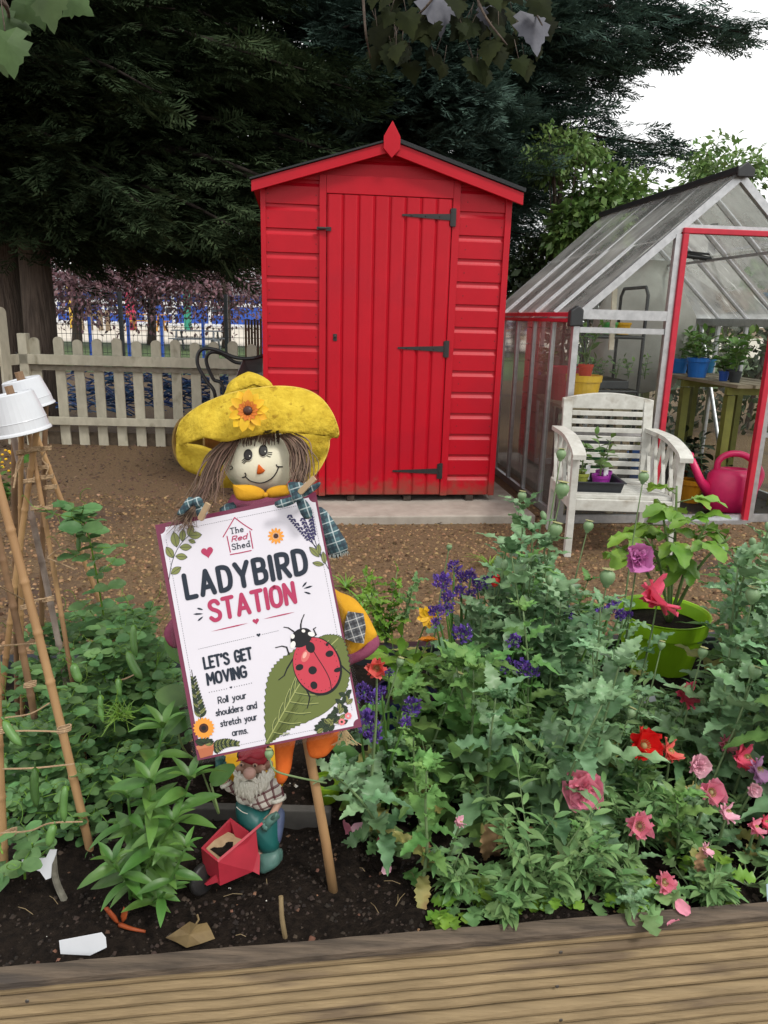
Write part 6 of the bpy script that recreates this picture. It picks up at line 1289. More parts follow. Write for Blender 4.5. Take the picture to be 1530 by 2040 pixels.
cl = [((-38, 840, 1.20), (187, 1727), .0100, m_cane, 'thick golden bamboo cane leaning right, its foot in open soil beside the lance leaved plant'),
 ((-16, 1050, 1.17), (11, 1788), .0098, m_cane, 'upright bamboo cane at the very left edge with its foot furthest forward'),
 ((-16, 1020, 1.33), (100, 1637), .0090, m_caned, 'brown bamboo cane crossing behind the thick golden cane at lower left'),
 ((42, 850, 1.44), (46, 1470), .0072, m_cane, 'thin straight bamboo cane dropping from under the front white pot'),
 ((74, 850, 1.43), (-8, 1500), .0085, m_cane, 'bamboo cane leaning left from under the front white pot'),
 ((58, 860, 1.45), (176, 1560), .0066, m_cane, 'thin golden cane running alongside the bleached grey cane'),
 ((22, 850, 1.46), (160, 1510), .0088, m_canew, 'bleached grey bamboo cane among the golden ones'),
 ((91, 805, 1.50), (84, 1460), .0078, m_caned, 'bamboo cane standing straight under the rear white pot'),
 ((66, 850, 1.50), (300, 1462), .0076, m_cane, 'bamboo cane leaning far right through the climbing pea leaves'),
 ((28, 880, 1.52), (36, 1450), .0090, m_caned, 'dark cane at the back of the wigwam under the white pots')]
for k, (t_, f_, r_, m_, lb) in enumerate(cl): cane(at_d(*t_), f_, r_, m_, lb, sd=k)
m_wpot = mat('white_plastic', (.60, .62, .65), (.52, .54, .57), sc=9, rough=.35, c3=(.5, .5, .5), t3=.68, sc3=14)
def capot(c, dep, R_, H, ax, lb, cane_px):
    o = at_d(*c, dep); s = dep / FPX; R_ *= s; H *= s; ax = np.array(ax, float); ax /= np.linalg.norm(ax); t = thing('flower_pot', lb, 'pot', o)
    b = MB(); b.lathe([(R_ * .93, H * .04), (R_ * 1.03, 0), (R_ * 1.06, H * .015), (R_ * 1.04, H * .06), (R_ * .99, H * .09), (R_ * .97, H * .30), (R_ * .985, H * .31), (R_ * .97, H * .33), (R_ * .80, H * .97), (R_ * .74, H), (R_ * .64, H), (R_ * .62, H * .965), (R_ * .2, H * .96), (R_ * .06, H * .96)], o, 32, ax); b.build('shell', m_wpot, t, smooth=False, bevel=0)
    for k in range(3):
        X, Y, Z = frame3(ax, TW); a = k * 2.1 + .6; p = o + ax * (H * .968) + (Y * math.cos(a) + Z * math.sin(a)) * R_ * .44; b = MB(); b.lathe([(R_ * .09, 0), (R_ * .09, .0006), (1e-4, .0008)], p, 10, ax); b.build('drain_hole', m_paintb, t)
    b = MB(); b.tube([o + ax * H * .9, o + ax * (H + 14 * s)], 8 * s, 8); tag(b.build('cane_tip', m_caned), 'stub of brown cane poking through the ' + ('front' if 'front' in lb else 'rear') + ' white pot', 'cane')
UPw = np.array([0, 0, 1.0])
capot((72, 826, ), 1.50, 47, 66, UPw * 1 - RT * .22 + TW * .28, 'rear white plastic pot upside down on the bamboo canes', None) if False else None
capot((62, 812), 1.50, 45, 58, UPw - RT * .22 + TW * .10, 'rear white plastic pot upside down on the bamboo canes', None)
capot((47, 862), 1.40, 52, 80, UPw - RT * .20 + TW * .06, 'front white plastic pot upside down on the bamboo canes', None)
m_twine = mat('jute_twine', (.42, .29, .17), (.28, .19, .11), sc=200, rough=.9, bump=.5, bsc=500)
tw = MB()
def wrap(px, py, dep, r, n=3, tilt=.2, sd=0):
    rg = random.Random(sd); c = at_d(px, py, dep); P = []; r = min(r, .016) * .82
    for k in range(n * 10 + 1):
        a = k / 10 * 2 * PI; P.append(c + r * (RT * math.cos(a) + TW * math.sin(a) * 1.0) + UP * (.0028 * k / 10 + tilt * r * math.cos(a) + rg.uniform(-.0006, .0006)))
    tw.tube(P, .0014, 5)
for a in ((44, 905, 1.435, .0125), (66, 900, 1.43, .022), (90, 898, 1.48, .014), (86, 935, 1.48, .012), (58, 962, 1.44, .012), (92, 955, 1.48, .017), (100, 975, 1.49, .015), (72, 1016, 1.47, .012), (95, 1016, 1.46, .011), (140, 1075, 1.45, .012), (56, 1212, 1.38, .018), (96, 1198, 1.42, .012), (128, 1457, 1.22, .013), (20, 1664, 1.2, .012), (60, 1368, 1.30, .012), (10, 1458, 1.19, .012)): wrap(*a, sd=int(a[0]))
def line(P, r=.0014): tw.tube(spline([at_d(*p) for p in P], 6), r, 5)
line([(0, 1168, 1.22), (30, 1185, 1.3), (58, 1197, 1.37), (100, 1190, 1.42)]); line([(0, 1287, 1.2), (40, 1284, 1.3), (75, 1282, 1.35)]); line([(58, 1200, 1.37), (80, 1193, 1.4), (100, 1196, 1.42)]); line([(0, 1457, 1.19), (60, 1456, 1.2), (130, 1458, 1.21)]); line([(5, 1532, 1.18), (70, 1530, 1.2), (148, 1522, 1.22)])
line([(0, 1660, 1.18), (60, 1655, 1.2), (100, 1640, 1.24), (165, 1637, 1.25)]); line([(44, 910, 1.42), (34, 925, 1.415), (30, 955, 1.41), (27, 972, 1.41)], .002); line([(46, 908, 1.42), (36, 935, 1.415), (26, 950, 1.41)], .0018); line([(90, 900, 1.46), (84, 915, 1.46), (96, 930, 1.46), (92, 945, 1.46)], .0015)
line([(95, 1110, 1.46), (115, 1095, 1.46), (150, 1078, 1.46)]); line([(150, 1135, 1.46), (120, 1122, 1.46), (95, 1112, 1.46)]); line([(10, 1430, 1.3), (60, 1422, 1.3), (100, 1400, 1.3)]); line([(240, 1355, 1.4), (255, 1350, 1.4), (275, 1340, 1.42)])
tag(tw.build('garden_twine', m_twine), 'jute twine wound round the bamboo canes and strung between them', 'twine')
# ================================================================== PLANTS OF THE BED
m_pop = mat('poppy_leaf', (.24, .40, .215), (.10, .21, .085), sc=14, rough=.42, island=.3, trans=.2, bump=.4, bsc=45, c3=(.20, .25, .09), t3=.68, sc3=3, spec=.5)
m_yel = mat('yellowing_leaf', (.36, .33, .10), (.22, .24, .07), sc=20, rough=.6, island=.35, trans=.25, c3=(.25, .14, .06), t3=.6, sc3=12)
m_pop2 = mat('greener_poppy_leaf', (.19, .36, .10), (.08, .19, .05), sc=14, rough=.5, island=.3, trans=.25, bump=.25, bsc=60, c3=(.26, .29, .09), t3=.64, sc3=3, spec=.3)
m_popst = mat('poppy_stem', (.17, .25, .11), (.11, .17, .07), sc=20, rough=.55)
m_cap_ = mat('poppy_capsule', (.20, .30, .15), (.13, .22, .10), sc=40, rough=.5); m_crown_ = mat('capsule_crown', (.34, .33, .14), (.22, .22, .09), sc=60, rough=.7)
m_small = mat('annual_leaf', (.20, .34, .13), (.11, .22, .075), sc=16, rough=.5, island=.28, trans=.25, spec=.3)
m_pea = mat('pea_leaf', (.15, .29, .105), (.085, .185, .065), sc=18, rough=.45, island=.32, trans=.28, bump=.2, bsc=70, spec=.3, c3=(.22, .33, .16), t3=.66, sc3=45)
m_pod = mat('pea_pod', (.11, .235, .06), (.075, .17, .042), sc=25, rough=.4); m_lance = mat('phlox_leaf', (.115, .255, .05), (.06, .155, .03), sc=14, rough=.42, island=.22, trans=.25)
m_dry = mat('dry_leaf', (.30, .19, .09), (.18, .10, .05), sc=20, rough=.85, island=.3, trans=.1)
m_yst = mat('straw_stem', (.27, .20, .10), (.17, .12, .06), rough=.7); m_lime = mat('lime_leaf', (.20, .36, .05), (.12, .26, .03), sc=14, rough=.42, island=.22, trans=.3)
def pop_prof(t): return .20 * (.55 + .45 * math.sin(PI * min(1, t * 1.1))) * (1 - t ** 4) ** .8
PL = [leaf_t(20, pop_prof, 2, .22, (.25, .45, .6, .35)[k], .34, 3.4, .15, sd=k) for k in range(4)] + [leaf_t(16, lambda t: .26 * (1 - t ** 3) * (.8 + .2 * math.sin(t * 9)), 2, .25, .3, .38, 3, .15, sd=9), leaf_t(18, lambda t: .15 * math.sin(PI * (.12 + .88 * t)) ** .7, 2, .35, .8, .4, 3.6, .17, sd=11)]
SMALL = leaf_t(4, lambda t: .15 * math.sin(PI * (.08 + .92 * t)), 1, .35, .35)
PETALS = [leaf_t(7, lambda t: .74 * math.sin(PI * (.06 + .80 * t)) ** .7, 3, .0, -.55, .18, 2.2, .05, sd=k) for k in range(3)]
NARROW = [leaf_t(6, lambda t: .24 * math.sin(PI * (.1 + .86 * t)) ** .7, 2, .35, -.4, .5, 3, .12, sd=k) for k in range(2)]
def flower(parent, p, size, m_p, n=(0, -1, .5), kind='single', sd=1, name='flower'):
    rg = np.random.default_rng(sd); n = np.array(n, float); n /= np.linalg.norm(n); X, Y, _ = frame3(np.cross(n, [.3, .2, 1]), n); r = size / 2; b = MB()
    if kind == 'single':
        for k in range(5): a = 2 * PI * k / 5 + rg.normal(0, .12); d = X * math.cos(a) + Y * math.sin(a); b.put(PETALS[k % 3], p + n * (.0008 * (k % 2)), d + n * rg.uniform(.35, .65), n - d * .5, r * rg.uniform(.92, 1.15))
    elif kind == 'half':
        for k in range(5): a = -.6 + k * .62 + rg.normal(0, .1); d = X * math.cos(a) + Y * math.sin(a); b.put(PETALS[k % 3], p + n * (.0008 * k), d + n * rg.uniform(.2, .6), n - d * .5, r * rg.uniform(1.2, 1.6))
    else:
        for k in range(9): a = 2 * PI * k / 9 + rg.normal(0, .2); d = X * math.cos(a) + Y * math.sin(a); b.put(PETALS[k % 3], p, d + n * rg.uniform(-.1, .35), n - d * .4, r * rg.uniform(.8, 1.15))
        for k in range(46): a = rg.uniform(0, 6.3); d = X * math.cos(a) + Y * math.sin(a); b.put(NARROW[k % 2], p + n * .002, d * rg.uniform(.3, 1) + n * rg.uniform(.3, 1.2), rg.normal(size=3), r * rg.uniform(.45, .8))
    o = b.build(name, m_p, parent, smooth=True)
    if kind != 'double':
        b = MB(); b.ell(p + n * r * .12, (r * .17, r * .17, r * .2), 8, 0, ax=n)
        for k in range(16): a = 2 * PI * k / 16; d = X * math.cos(a) + Y * math.sin(a); b.tube([p + d * r * .12, p + d * r * .3 + n * r * .28], [.0006, .0009], 4, 1)
        b.build('flower_centre', [m_crown_, mat_c['stamen']], o, smooth=True)
    return o
mat_c = {'stamen': mat('stamen', (.45, .36, .1), (.3, .22, .06), rough=.8)}
def seedhead(parent, p, r, d=(0, 0, 1)):
    b = MB(); d = np.array(d, float); d /= np.linalg.norm(d); b.lathe([(r * .25, -r * 1.35), (r * .42, -r * 1.2), (r * .38, -r * 1.05), (r * .75, -r * .7), (r, 0), (r * .9, r * .55), (r * .5, r * .9), (r * .45, r * .98)], p, 14, d); o = b.build('seed_head', m_cap_, parent, smooth=True)
    b = MB(); pr = [];  X, Y, Z = frame3(d, (.3, .4, .2)); V = [p + d * r * 1.18]; n = 18
    for k in range(n): a = 2 * PI * k / n; q = r * (.92 if k % 2 else .66); V.append(p + d * r * (1.0 + (.12 if k % 2 else .06)) + (Y * math.cos(a) + Z * math.sin(a)) * q)
    V += [p + d * r * .9]; b.add(V, [(0, 1 + k, 1 + (k + 1) % n) for k in range(n)] + [(n + 1, 1 + (k + 1) % n, 1 + k) for k in range(n)]); b.build('crown_disc', m_crown_, o)
def poppy(label, base, tip, nl, ll, sd, group=None, head=None, hs=.01, hm=None, hn=(0, -1, .5), t1=.92, name='poppy_plant', bow=.03, r=.0032, cup=.25, pend=False, mf=None):
    rg = np.random.default_rng(sd); t = thing(name, label, 'poppy' if 'poppy' in name else 'plant', base, group=group); base = np.array(base, float); tip = np.array(tip, float); L = np.linalg.norm(tip - base)
    a = rg.uniform(0, 6.3); pts = [base - np.array([0, 0, .01]), base * .65 + tip * .35 + np.array([math.cos(a), math.sin(a), 0]) * bow * L, base * .3 + tip * .7 + np.array([math.cos(a + 1), math.sin(a + 1), 0]) * bow * .6 * L, tip]
    pth = spline(pts, 6); b = MB(); b.tube(pth, [r * 1.25, r, r * .75, r * .5], 7); lf = MB(); yl = MB(); ph = rg.uniform(0, 6.3)
    for k in range(nl):
        q = .06 + (t1 - .06) * (k + rg.uniform(0, .6)) / nl; i = q * (len(pth) - 1); j = min(int(i), len(pth) - 2); p = pth[j] * (1 - i + j) + pth[j + 1] * (i - j); an = ph + k * 2.4 + rg.normal(0, .2); el = rg.normal(.55 + .5 * q, .35) - .7 * (q < .15)
        l = ll * (1.12 - .62 * q ** 1.3) * rg.uniform(.75, 1.2); d = np.array([math.cos(an), math.sin(an), el])
        if BX(p + d * l)[1] < .015 and name == 'poppy_plant' and sd != 77: continue
        (yl if q < .28 and rg.random() < .4 else lf).put(PL[rg.integers(len(PL))] if q < .75 or rg.random() < .5 else PL[4], p + d * .002, d, (-d[0] * .4 + rg.normal(0, .2), -d[1] * .4 + rg.normal(0, .2), 1), l)
    if head is None and not pend:                            # leafy growing tip
        for k in range(5): an = rg.uniform(0, 6.3); lf.put(PL[k % 4], tip, (math.cos(an) * .6, math.sin(an) * .6, rg.uniform(.4, 1.2)), (math.cos(an) * -.8, math.sin(an) * -.8, .6), ll * rg.uniform(.35, .6))
    b.build('stem', m_popst, t, smooth=True)
    if yl.n: yl.build('yellowed_foliage', m_yel, t, smooth=True)
    if nl or not head: lf.build('foliage', mf or m_pop, t, smooth=True)
    if head == 'seed': seedhead(t, tip, hs, pth[-1] - pth[-3])
    elif head == 'bud': bb = MB(); bb.ell(tip - np.array([0, 0, hs * .6]), (hs * .75, hs * .75, hs * 1.2), 8, ax=(rg.normal(0, .3), rg.normal(0, .3), 1)); bb.build('flower_bud', hm or m_cap_, t, smooth=True)
    elif head: flower(t, tip, hs, hm, hn, head, sd)
    return t
BW = lambda x, y: BF_.P * np.array([1, 1, 0]) + BF_.ex * x + BF_.ed * y + np.array([0, 0, soil_z(x, y) - .004])
LIMX = [690, 720, 760, 800, 830, 900, 960, 1010, 1090, 1150, 1200, 1300, 1400, 1440, 1480, 1530, 1700]; LIMY = [1430, 1400, 1340, 1330, 1320, 1290, 1200, 1080, 1110, 1200, 1330, 1400, 1390, 1200, 1110, 1060, 1060]
def ztop(base, lim):
    lo, hi = base[2] + .05, base[2] + .75
    for _ in range(18):
        m_ = (lo + hi) / 2
        if proj([base[0], base[1], m_])[1] > lim: lo = m_
        else: hi = m_
    return lo
FL = [(751, 1330, 1.22, 44, 'coral', 'single', (-.1, -1, .35), 'coral poppy with a pale eye just right of the sign'), (1270, 1112, 1.75, 62, 'lilac', 'double', (.1, -1, .3), 'lilac pink double poppy held high before the garden chair'), (1310, 1195, 1.68, 62, 'hot', 'half', (.2, -.8, .9), 'hot pink poppy missing petals over the lime pot'),
 (1280, 1486, 1.34, 66, 'red', 'single', (.2, -1, .7), 'large scarlet poppy, the biggest red flower in the bed'), (1335, 1497, 1.35, 36, 'coral', 'half', (.2, -.8, .8), 'small coral red poppy just right of the large scarlet one'), (1160, 1575, 1.22, 78, 'pink', 'double', (-.1, -1, .5), 'large ruffled pink double poppy left of the scarlet poppies'),
 (1415, 1578, 1.25, 46, 'pink', 'single', (0, -1, .6), 'pink poppy with a dark throat right of centre in the front bed'), (1274, 1645, 1.17, 50, 'pink', 'single', (-.2, -1, .6), 'pink cup shaped poppy below the scarlet poppy'), (1322, 1757, 1.10, 38, 'pink', 'single', (.1, -1, .7), 'lowest pink poppy just above the timber edge'),
 (1372, 1386, 1.5, 36, 'hot', 'half', (0, -1, .6), 'hot pink poppy drooping below the lime pot'), (1447, 1482, 1.4, 28, 'pink', 'half', (0, -1, .7), 'small pink poppy at the right above the pink and mauve pair'), (1488, 1508, 1.35, 38, 'hot', 'half', (-.2, -1, .5), 'rose pink poppy near the right edge beside a mauve one'),
 (1512, 1534, 1.32, 36, 'mauve', 'half', (0, -1, .7), 'pale mauve poppy at the right edge below the rose pink one'), (1390, 1526, 1.32, 40, 'pale', 'double', (0, -1, .5), 'pale pink frilly poppy above the dark throated pink poppy'), (1450, 1617, 1.22, 28, 'pale', 'half', (0, -1, .6), 'pale pink small poppy right of the dark throated one'),
 (1500, 1573, 1.28, 24, 'pale', 'double', (0, -1, .4), 'tiny pale pink frilled poppy by the right edge'), (1506, 1648, 1.2, 24, 'pink', 'half', (0, -1, .6), 'small pink poppy low by the right edge'), (1526, 1638, 1.22, 22, 'hot', 'half', (0, -1, .6), 'rose bud like poppy cut by the right edge'), (918, 1640, 1.15, 18, 'pale', 'half', (0, -.6, 1), 'tiny pale pink flower low among the leaves at left of the poppies'), (1408, 1690, 1.15, 20, 'pale', 'half', (0, -1, .6), 'faded pale pink flower low in the front right foliage')]
rg = np.random.default_rng(42); cnt = 0; tries = 0; taken = []
KEEP = [(1320, 1345, 1.85, 100, 20), (905, 1262, 1.5, 70, 15), (853, 1228, 1.56, 60, 70), (1035, 1335, 1.38, 45, 10), (735, 1390, 1.28, 45, 30), (820, 1408, 1.3, 35, 20)] + [(f[0], f[1], f[2], 58, 48) for f in FL]
xA = BX(at_z(800, 1840, SZ))[0]; xB = BX(E1)[0]
while cnt < 80 and tries < 6000:
    tries += 1; y = .07 + (BBACK - .12) * rg.random() ** .9; x = rg.uniform(xA - .45 * y, xB + .28 + .35 * y); base = BW(x, y); px, py = proj(base)
    if px < 800 - 150 * (1740 - py) / 300 or px < 690 or px > 1660: continue
    if px < 1000 and py > 1700 and rg.random() < .55: continue
    if 1170 < px < 1440 and py < 1480: continue
    if any((x - a) ** 2 + (y - c) ** 2 < (.062 - .012 * y) ** 2 for a, c in taken): continue
    lim = np.interp(px, LIMX, LIMY)
    for f in KEEP:
        if base[1] < f[2] + .03 and abs(px - f[0]) < f[3]: lim = max(lim, f[1] + f[4])
    zt = ztop(base, lim + rg.exponential(70)); hmax = .18 + .44 * y / BBACK + rg.uniform(0, .10); h = min(zt - base[2], hmax)
    if h < .07: continue
    taken.append((x, y)); cnt += 1; tip = base + np.array([rg.normal(0, .12) * h, rg.normal(-.05, .12) * h, h])
    poppy('leafy grey green poppy plant with toothed leaves and no open flower in the crowded bed', base, tip, int((7 + h * 27) * (1.15, 1, .75)[cnt % 3]), (.072 + .095 * h) * (.75, 1, 1.4)[cnt % 3], 1000 + cnt, 'leafy poppy plants crowding the right half of the raised bed', r=.0030, mf=m_pop if rg.random() < .6 else m_pop2)
# finer leaved annuals between them, thickest at lower right
cnt = 0
for _ in range(6000):
    if cnt >= 72: break
    y = .02 + (BBACK * .55) * rg.random() ** 1.3; x = rg.uniform(xA + .02, xB + .35); base = BW(x, y); px, py = proj(base)
    if px < 880 or px > 1640 or (px < 1100 and rg.random() < .5): continue
    h = .09 + .16 * rg.random() + .12 * y; lim = 0
    for f in KEEP:
        if base[1] < f[2] + .03 and abs(px - f[0]) < f[3]: lim = max(lim, f[1] + f[4])
    h = min(h, ztop(base, lim) - base[2] - .01)
    if h < .05: continue
    cnt += 1; t = thing('annual_plant', 'bushy small leaved green annual between the poppies at the front of the bed', 'plant', base, group='small leaved annuals between the poppies'); st = MB(); lf = MB()
    for s in range(7):
        a = rg.uniform(0, 6.3); tip = base + np.array([math.cos(a) * .35 * h, math.sin(a) * .35 * h, h * rg.uniform(.6, 1)]); st.tube(spline([base, (base + tip) / 2 + rg.normal(0, .01, 3), tip], 3), [.0016, .0007], 4)
        for k in range(15): q = .15 + .85 * k / 15; p = base + (tip - base) * q; an = rg.uniform(0, 6.3); d = np.array([math.cos(an), math.sin(an), rg.uniform(.1, .9)]); lf.put(SMALL, p, d, (0, 0, 1) + rg.normal(0, .3, 3), rg.uniform(.022, .040))
    st.build('stem', m_popst, t); lf.build('foliage', m_small, t, smooth=True)
# low ground leaves by the timber
LOBE = leaf_t(8, lambda t: .36 * math.sin(PI * (.05 + .92 * t)) ** .7, 2, .2, .3, .3, 2, .32, sd=3)
for k, (px, py) in enumerate(((905, 1822), (945, 1812), (985, 1818), (1030, 1800), (1070, 1790), (1005, 1775), (1110, 1795), (770, 1690), (1160, 1790), (1240, 1790), (1290, 1780), (1375, 1772), (1420, 1765), (1490, 1765), (1250, 1805), (905, 1780), (1050, 1770))):
    base = at_z(px, py, SZ); t = thing('seedling', 'low bright green lobed seedling at the foot of the poppies', 'plant', base, group='low lobed seedlings by the timber edge'); lf = MB(); st = MB(); rgk = np.random.default_rng(k)
    for q in range(11):
        a = rgk.uniform(0, 6.3); d = np.array([math.cos(a), math.sin(a), rgk.uniform(.3, 1.2)]); d /= np.linalg.norm(d); l = rgk.uniform(.015, .045); st.tube([base, base + d * l], [.0012, .0008], 4); lf.put(LOBE, base + d * l, d * [1, 1, .3], (0, 0, 1) + rgk.normal(0, .3, 3), rgk.uniform(.025, .042))
    st.build('stem', m_popst, t); lf.build('foliage', m_lime if k % 3 == 0 else m_small, t, smooth=True)
# spilling leaves over the cap board
base = at_z(1262, 1800, .2) + np.array([0, .02, 0]); poppy('poppy shoot flopping over the timber cap with a hanging leaf', base, at_d(1225, 1800, 1.05) if False else base + np.array([-.01, -.055, .035]), 7, .05, 77, t1=1.0, r=.002)
# ---- flowering poppies, each at its own spot
hm = {'coral': mat('coral_petal', (.85, .19, .15), (.76, .13, .12), sc=40, rough=.55, trans=.3), 'lilac': mat('lilac_petal', (.68, .27, .54), (.58, .18, .44), sc=40, rough=.55, trans=.3, island=.12), 'hot': mat('hot_pink_petal', (.84, .13, .21), (.76, .085, .18), sc=40, rough=.5, trans=.3),
      'red': mat('red_petal', (.82, .022, .02), (.7, .012, .016), sc=30, rough=.5, trans=.25), 'pink': mat('pink_petal', (.85, .34, .43), (.76, .22, .33), sc=40, rough=.55, trans=.3, island=.1), 'pale': mat('pale_pink_petal', (.85, .54, .60), (.74, .36, .46), sc=40, rough=.55, trans=.3, island=.1), 'mauve': mat('mauve_petal', (.58, .34, .55), (.48, .24, .45), sc=40, rough=.55, trans=.3)}
for k, (px, py, D, s, c, kd, n, lb) in enumerate(FL):
    D *= .965; tip = at_y(px, py, D); x, y = BX(tip); y = min(max(y + .03, .06), BBACK - .08); base = BW(x + .02 * math.sin(k * 2), y); poppy(lb, base, tip, max(3, int((tip[2] - base[2]) * 22)), .085 if D > 1.3 else .06, 300 + k, head=kd, hs=s * np.linalg.norm(tip - CAM) / FPX * (1.1 if kd == 'single' else 1.0), hm=hm[c], hn=n, t1=.7 if D > 1.3 else .45, bow=.015)
SH = [(1118, 905, 1.80, 10, 'tallest thin poppy seed head beside the left arm of the chair'), (1120, 975, 1.75, 14, 'round fat poppy seed head in front of the left chair leg'), (1107, 1055, 1.7, 13, 'poppy seed head low by the left chair leg'), (1172, 1048, 1.85, 10, 'pale young seed head on a thin stalk right of the left chair leg'), (1282, 950, 1.8, 10, 'yellow green seed head on a long diagonal stalk against the chair seat'), (1210, 1150, 1.6, 15, 'large round poppy seed head left of the lilac double poppy'), (1040, 988, 1.85, 9, 'thin seed head in front of the concrete slab corner'), (912, 1350, 1.35, 10, 'small poppy seed head amid leaves right of the coral poppy'), (1083, 1022, 1.75, 8, 'nodding green bud on a hooked stalk left of the chair leg'), (797, 1318, 1.32, 8, 'slim green seed head directly right of the coral poppy'), (1318, 1285, 1.5, 7, 'small seed head leaning across the lime pot'), (1500, 1185, 1.5, 13, 'green poppy seed head at the right edge'), (1400, 1300, 1.45, 9, 'seed head on a thin stalk right of the lime pot'), (1257, 1420, 1.38, 9, 'little seed head above the scarlet poppy'), (1505, 1340, 1.35, 10, 'seed head at the right edge above the rose pink poppy'), (1170, 1452, 1.3, 8, 'yellowish seed head above the ruffled pink poppy'), (895, 1090, 1.85, 6, 'tiny seed head floating over the gravel above the purple statice')]
for k, (px, py, D, r, lb) in enumerate(SH):
    tip = at_y(px, py, D); x, y = BX(tip); y = min(max(y - .03, .06), BBACK - .08); base = BW(x - .07 - .03 * math.sin(k), y)
    poppy(lb, base, tip, 5, .09, 500 + k, head='seed' if k != 8 else 'bud', hs=r * np.linalg.norm(tip - CAM) / FPX, t1=.45, bow=.012, r=.0026)
for px, py, D, r, lb in ((988, 1150, 1.6, 11, 'red poppy bud just opening above the purple statice'), (1212, 1484, 1.33, 9, 'red poppy bud left of the large scarlet poppy')):
    tip = at_y(px, py, D); x, y = BX(tip); base = BW(x, min(y, BBACK - .08)); poppy(lb, base, tip, 5, .08, int(px), head='bud', hs=r * D / FPX * 1.1, hm=hm['red'], t1=.7)
# tall poppies at the right edge
for k, (px, py, D) in enumerate(((1500, 1075, 1.65), (1470, 1130, 1.6), (1532, 1045, 1.7), (1455, 1290, 1.42), (1500, 1330, 1.35), (1560, 1150, 1.5), (1010, 1075, 1.72), (1085, 1090, 1.7), (1050, 1130, 1.6), (985, 1200, 1.6), (1140, 1170, 1.65), (1042, 1015, 1.76), (1005, 1120, 1.6), (1062, 1060, 1.72), (1095, 1150, 1.55), (960, 1225, 1.52))):
    tip = at_y(px, py, D); x, y = BX(tip); base = BW(x + .03 * math.sin(k * 3), min(y, BBACK - .06)); poppy(('tall leafy poppy plant reaching up at the right edge of the photo' if px > 1400 else 'tall leafy poppy plant in front of the shed slab'), base, tip, 15, .14, 700 + k, 'tall poppies at the right edge' if px > 1400 else 'tall poppies before the slab', head='bud' if k % 2 == 0 else None, hs=.011, r=.0038, t1=.95)
# big poppy leaves sprawling by the stake
base = at_z(800, 1680, SZ); tip = at_d(668, 1545, 1.22); poppy('sprawling poppy shoot reaching left across the scarecrow stake', base, tip, 13, .10, 901, t1=1.0, bow=.05, r=.003)
tip = at_d(536, 1502, 1.11); t = thing('poppy_stalk', 'curling poppy stalk with one small seed head in front of the gnome hat', 'poppy', at_d(650, 1560, 1.18)); b = MB(); b.tube(spline([at_d(650, 1560, 1.18), at_d(590, 1548, 1.13), at_d(548, 1535, 1.11), at_d(537, 1512, 1.11)], 6), .0016, 6); b.build('stem', m_popst, t, smooth=True); seedhead(t, tip, .0068, UP)
# ---- purple statice
m_stat = mat('statice_floret', (.15, .065, .36), (.075, .035, .22), sc=60, rough=.7, island=.45, trans=.15); m_statw = mat('statice_white', (.6, .55, .7), rough=.8)
CRUMP = leaf_t(2, lambda t: .42 * math.sin(PI * (.1 + .8 * t)), 1, .5, .2)
def statice(label, base, heads, sd):
    rg = np.random.default_rng(sd); t = thing('statice_plant', label, 'statice', base); st = MB(); base = np.array(base)
    for (px, py, D, r) in heads:
        p = at_y(px, py, D); st.tube(spline([base + rg.normal(0, .012, 3) * [1, 1, 0], base * .5 + p * .5 + rg.normal(0, .012, 3), p], 5), [.0042, .003, .002], 6); b = MB(); rr = .72 * r * np.linalg.norm(p - CAM) / FPX
        for k in range(70):
            o = rg.normal(size=3); o /= np.linalg.norm(o); o *= rr * rg.uniform(.4, 1.0) * np.array([1, .8, 1.0]); b.put(CRUMP, p + o, o + rg.normal(0, .3, 3) * rr + np.array([0, 0, rr * .7]), rg.normal(size=3), rr * rg.uniform(.35, .6))
            if k % 12 == 0: b.ell(p + o * 1.15, (rr * .06, rr * .06, rr * .06), 4, 1)
        b.build('flower_head', [m_stat, m_statw], t)
    lf = MB()
    for k in range(16): a = rg.uniform(0, 6.3); d = np.array([math.cos(a) * .5, math.sin(a) * .5, rg.uniform(.6, 1.3)]); lf.put(LANCE, base, d, (-d[0], -d[1], .5), rg.uniform(.10, .22))
    st.build('stem', m_lance, t, smooth=True); lf.build('foliage', m_lance, t, smooth=True)
statice('purple statice in a tall clump before the gravel at the centre of the bed', at_zb(930, 1400, 1.55) + np.array([0, 0, SZ]), [(905, 1128, 1.58, 18), (882, 1160, 1.56, 24), (918, 1150, 1.6, 16), (892, 1192, 1.55, 20), (918, 1178, 1.58, 17), (938, 1148, 1.6, 18), (870, 1218, 1.5, 20), (893, 1215, 1.52, 14), (922, 1262, 1.48, 24), (940, 1182, 1.58, 14), (950, 1165, 1.6, 16), (972, 1160, 1.62, 16), (868, 1240, 1.5, 13)], 1)
statice('purple statice with low heads right of the tall clump', at_zb(1060, 1480, 1.42) + np.array([0, 0, SZ]), [(1026, 1278, 1.45, 20), (1012, 1318, 1.4, 14), (1040, 1330, 1.38, 22), (1062, 1338, 1.38, 16), (1008, 1330, 1.4, 14)], 2)
statice('purple statice with fading heads just left of the lime pot', at_zb(1110, 1420, 1.6) + np.array([0, 0, SZ]), [(1132, 1222, 1.62, 15), (1196, 1222, 1.6, 14), (1215, 1215, 1.62, 17), (1235, 1225, 1.62, 15), (1225, 1200, 1.63, 13), (1252, 1225, 1.64, 11), (1175, 1245, 1.58, 8)], 3)
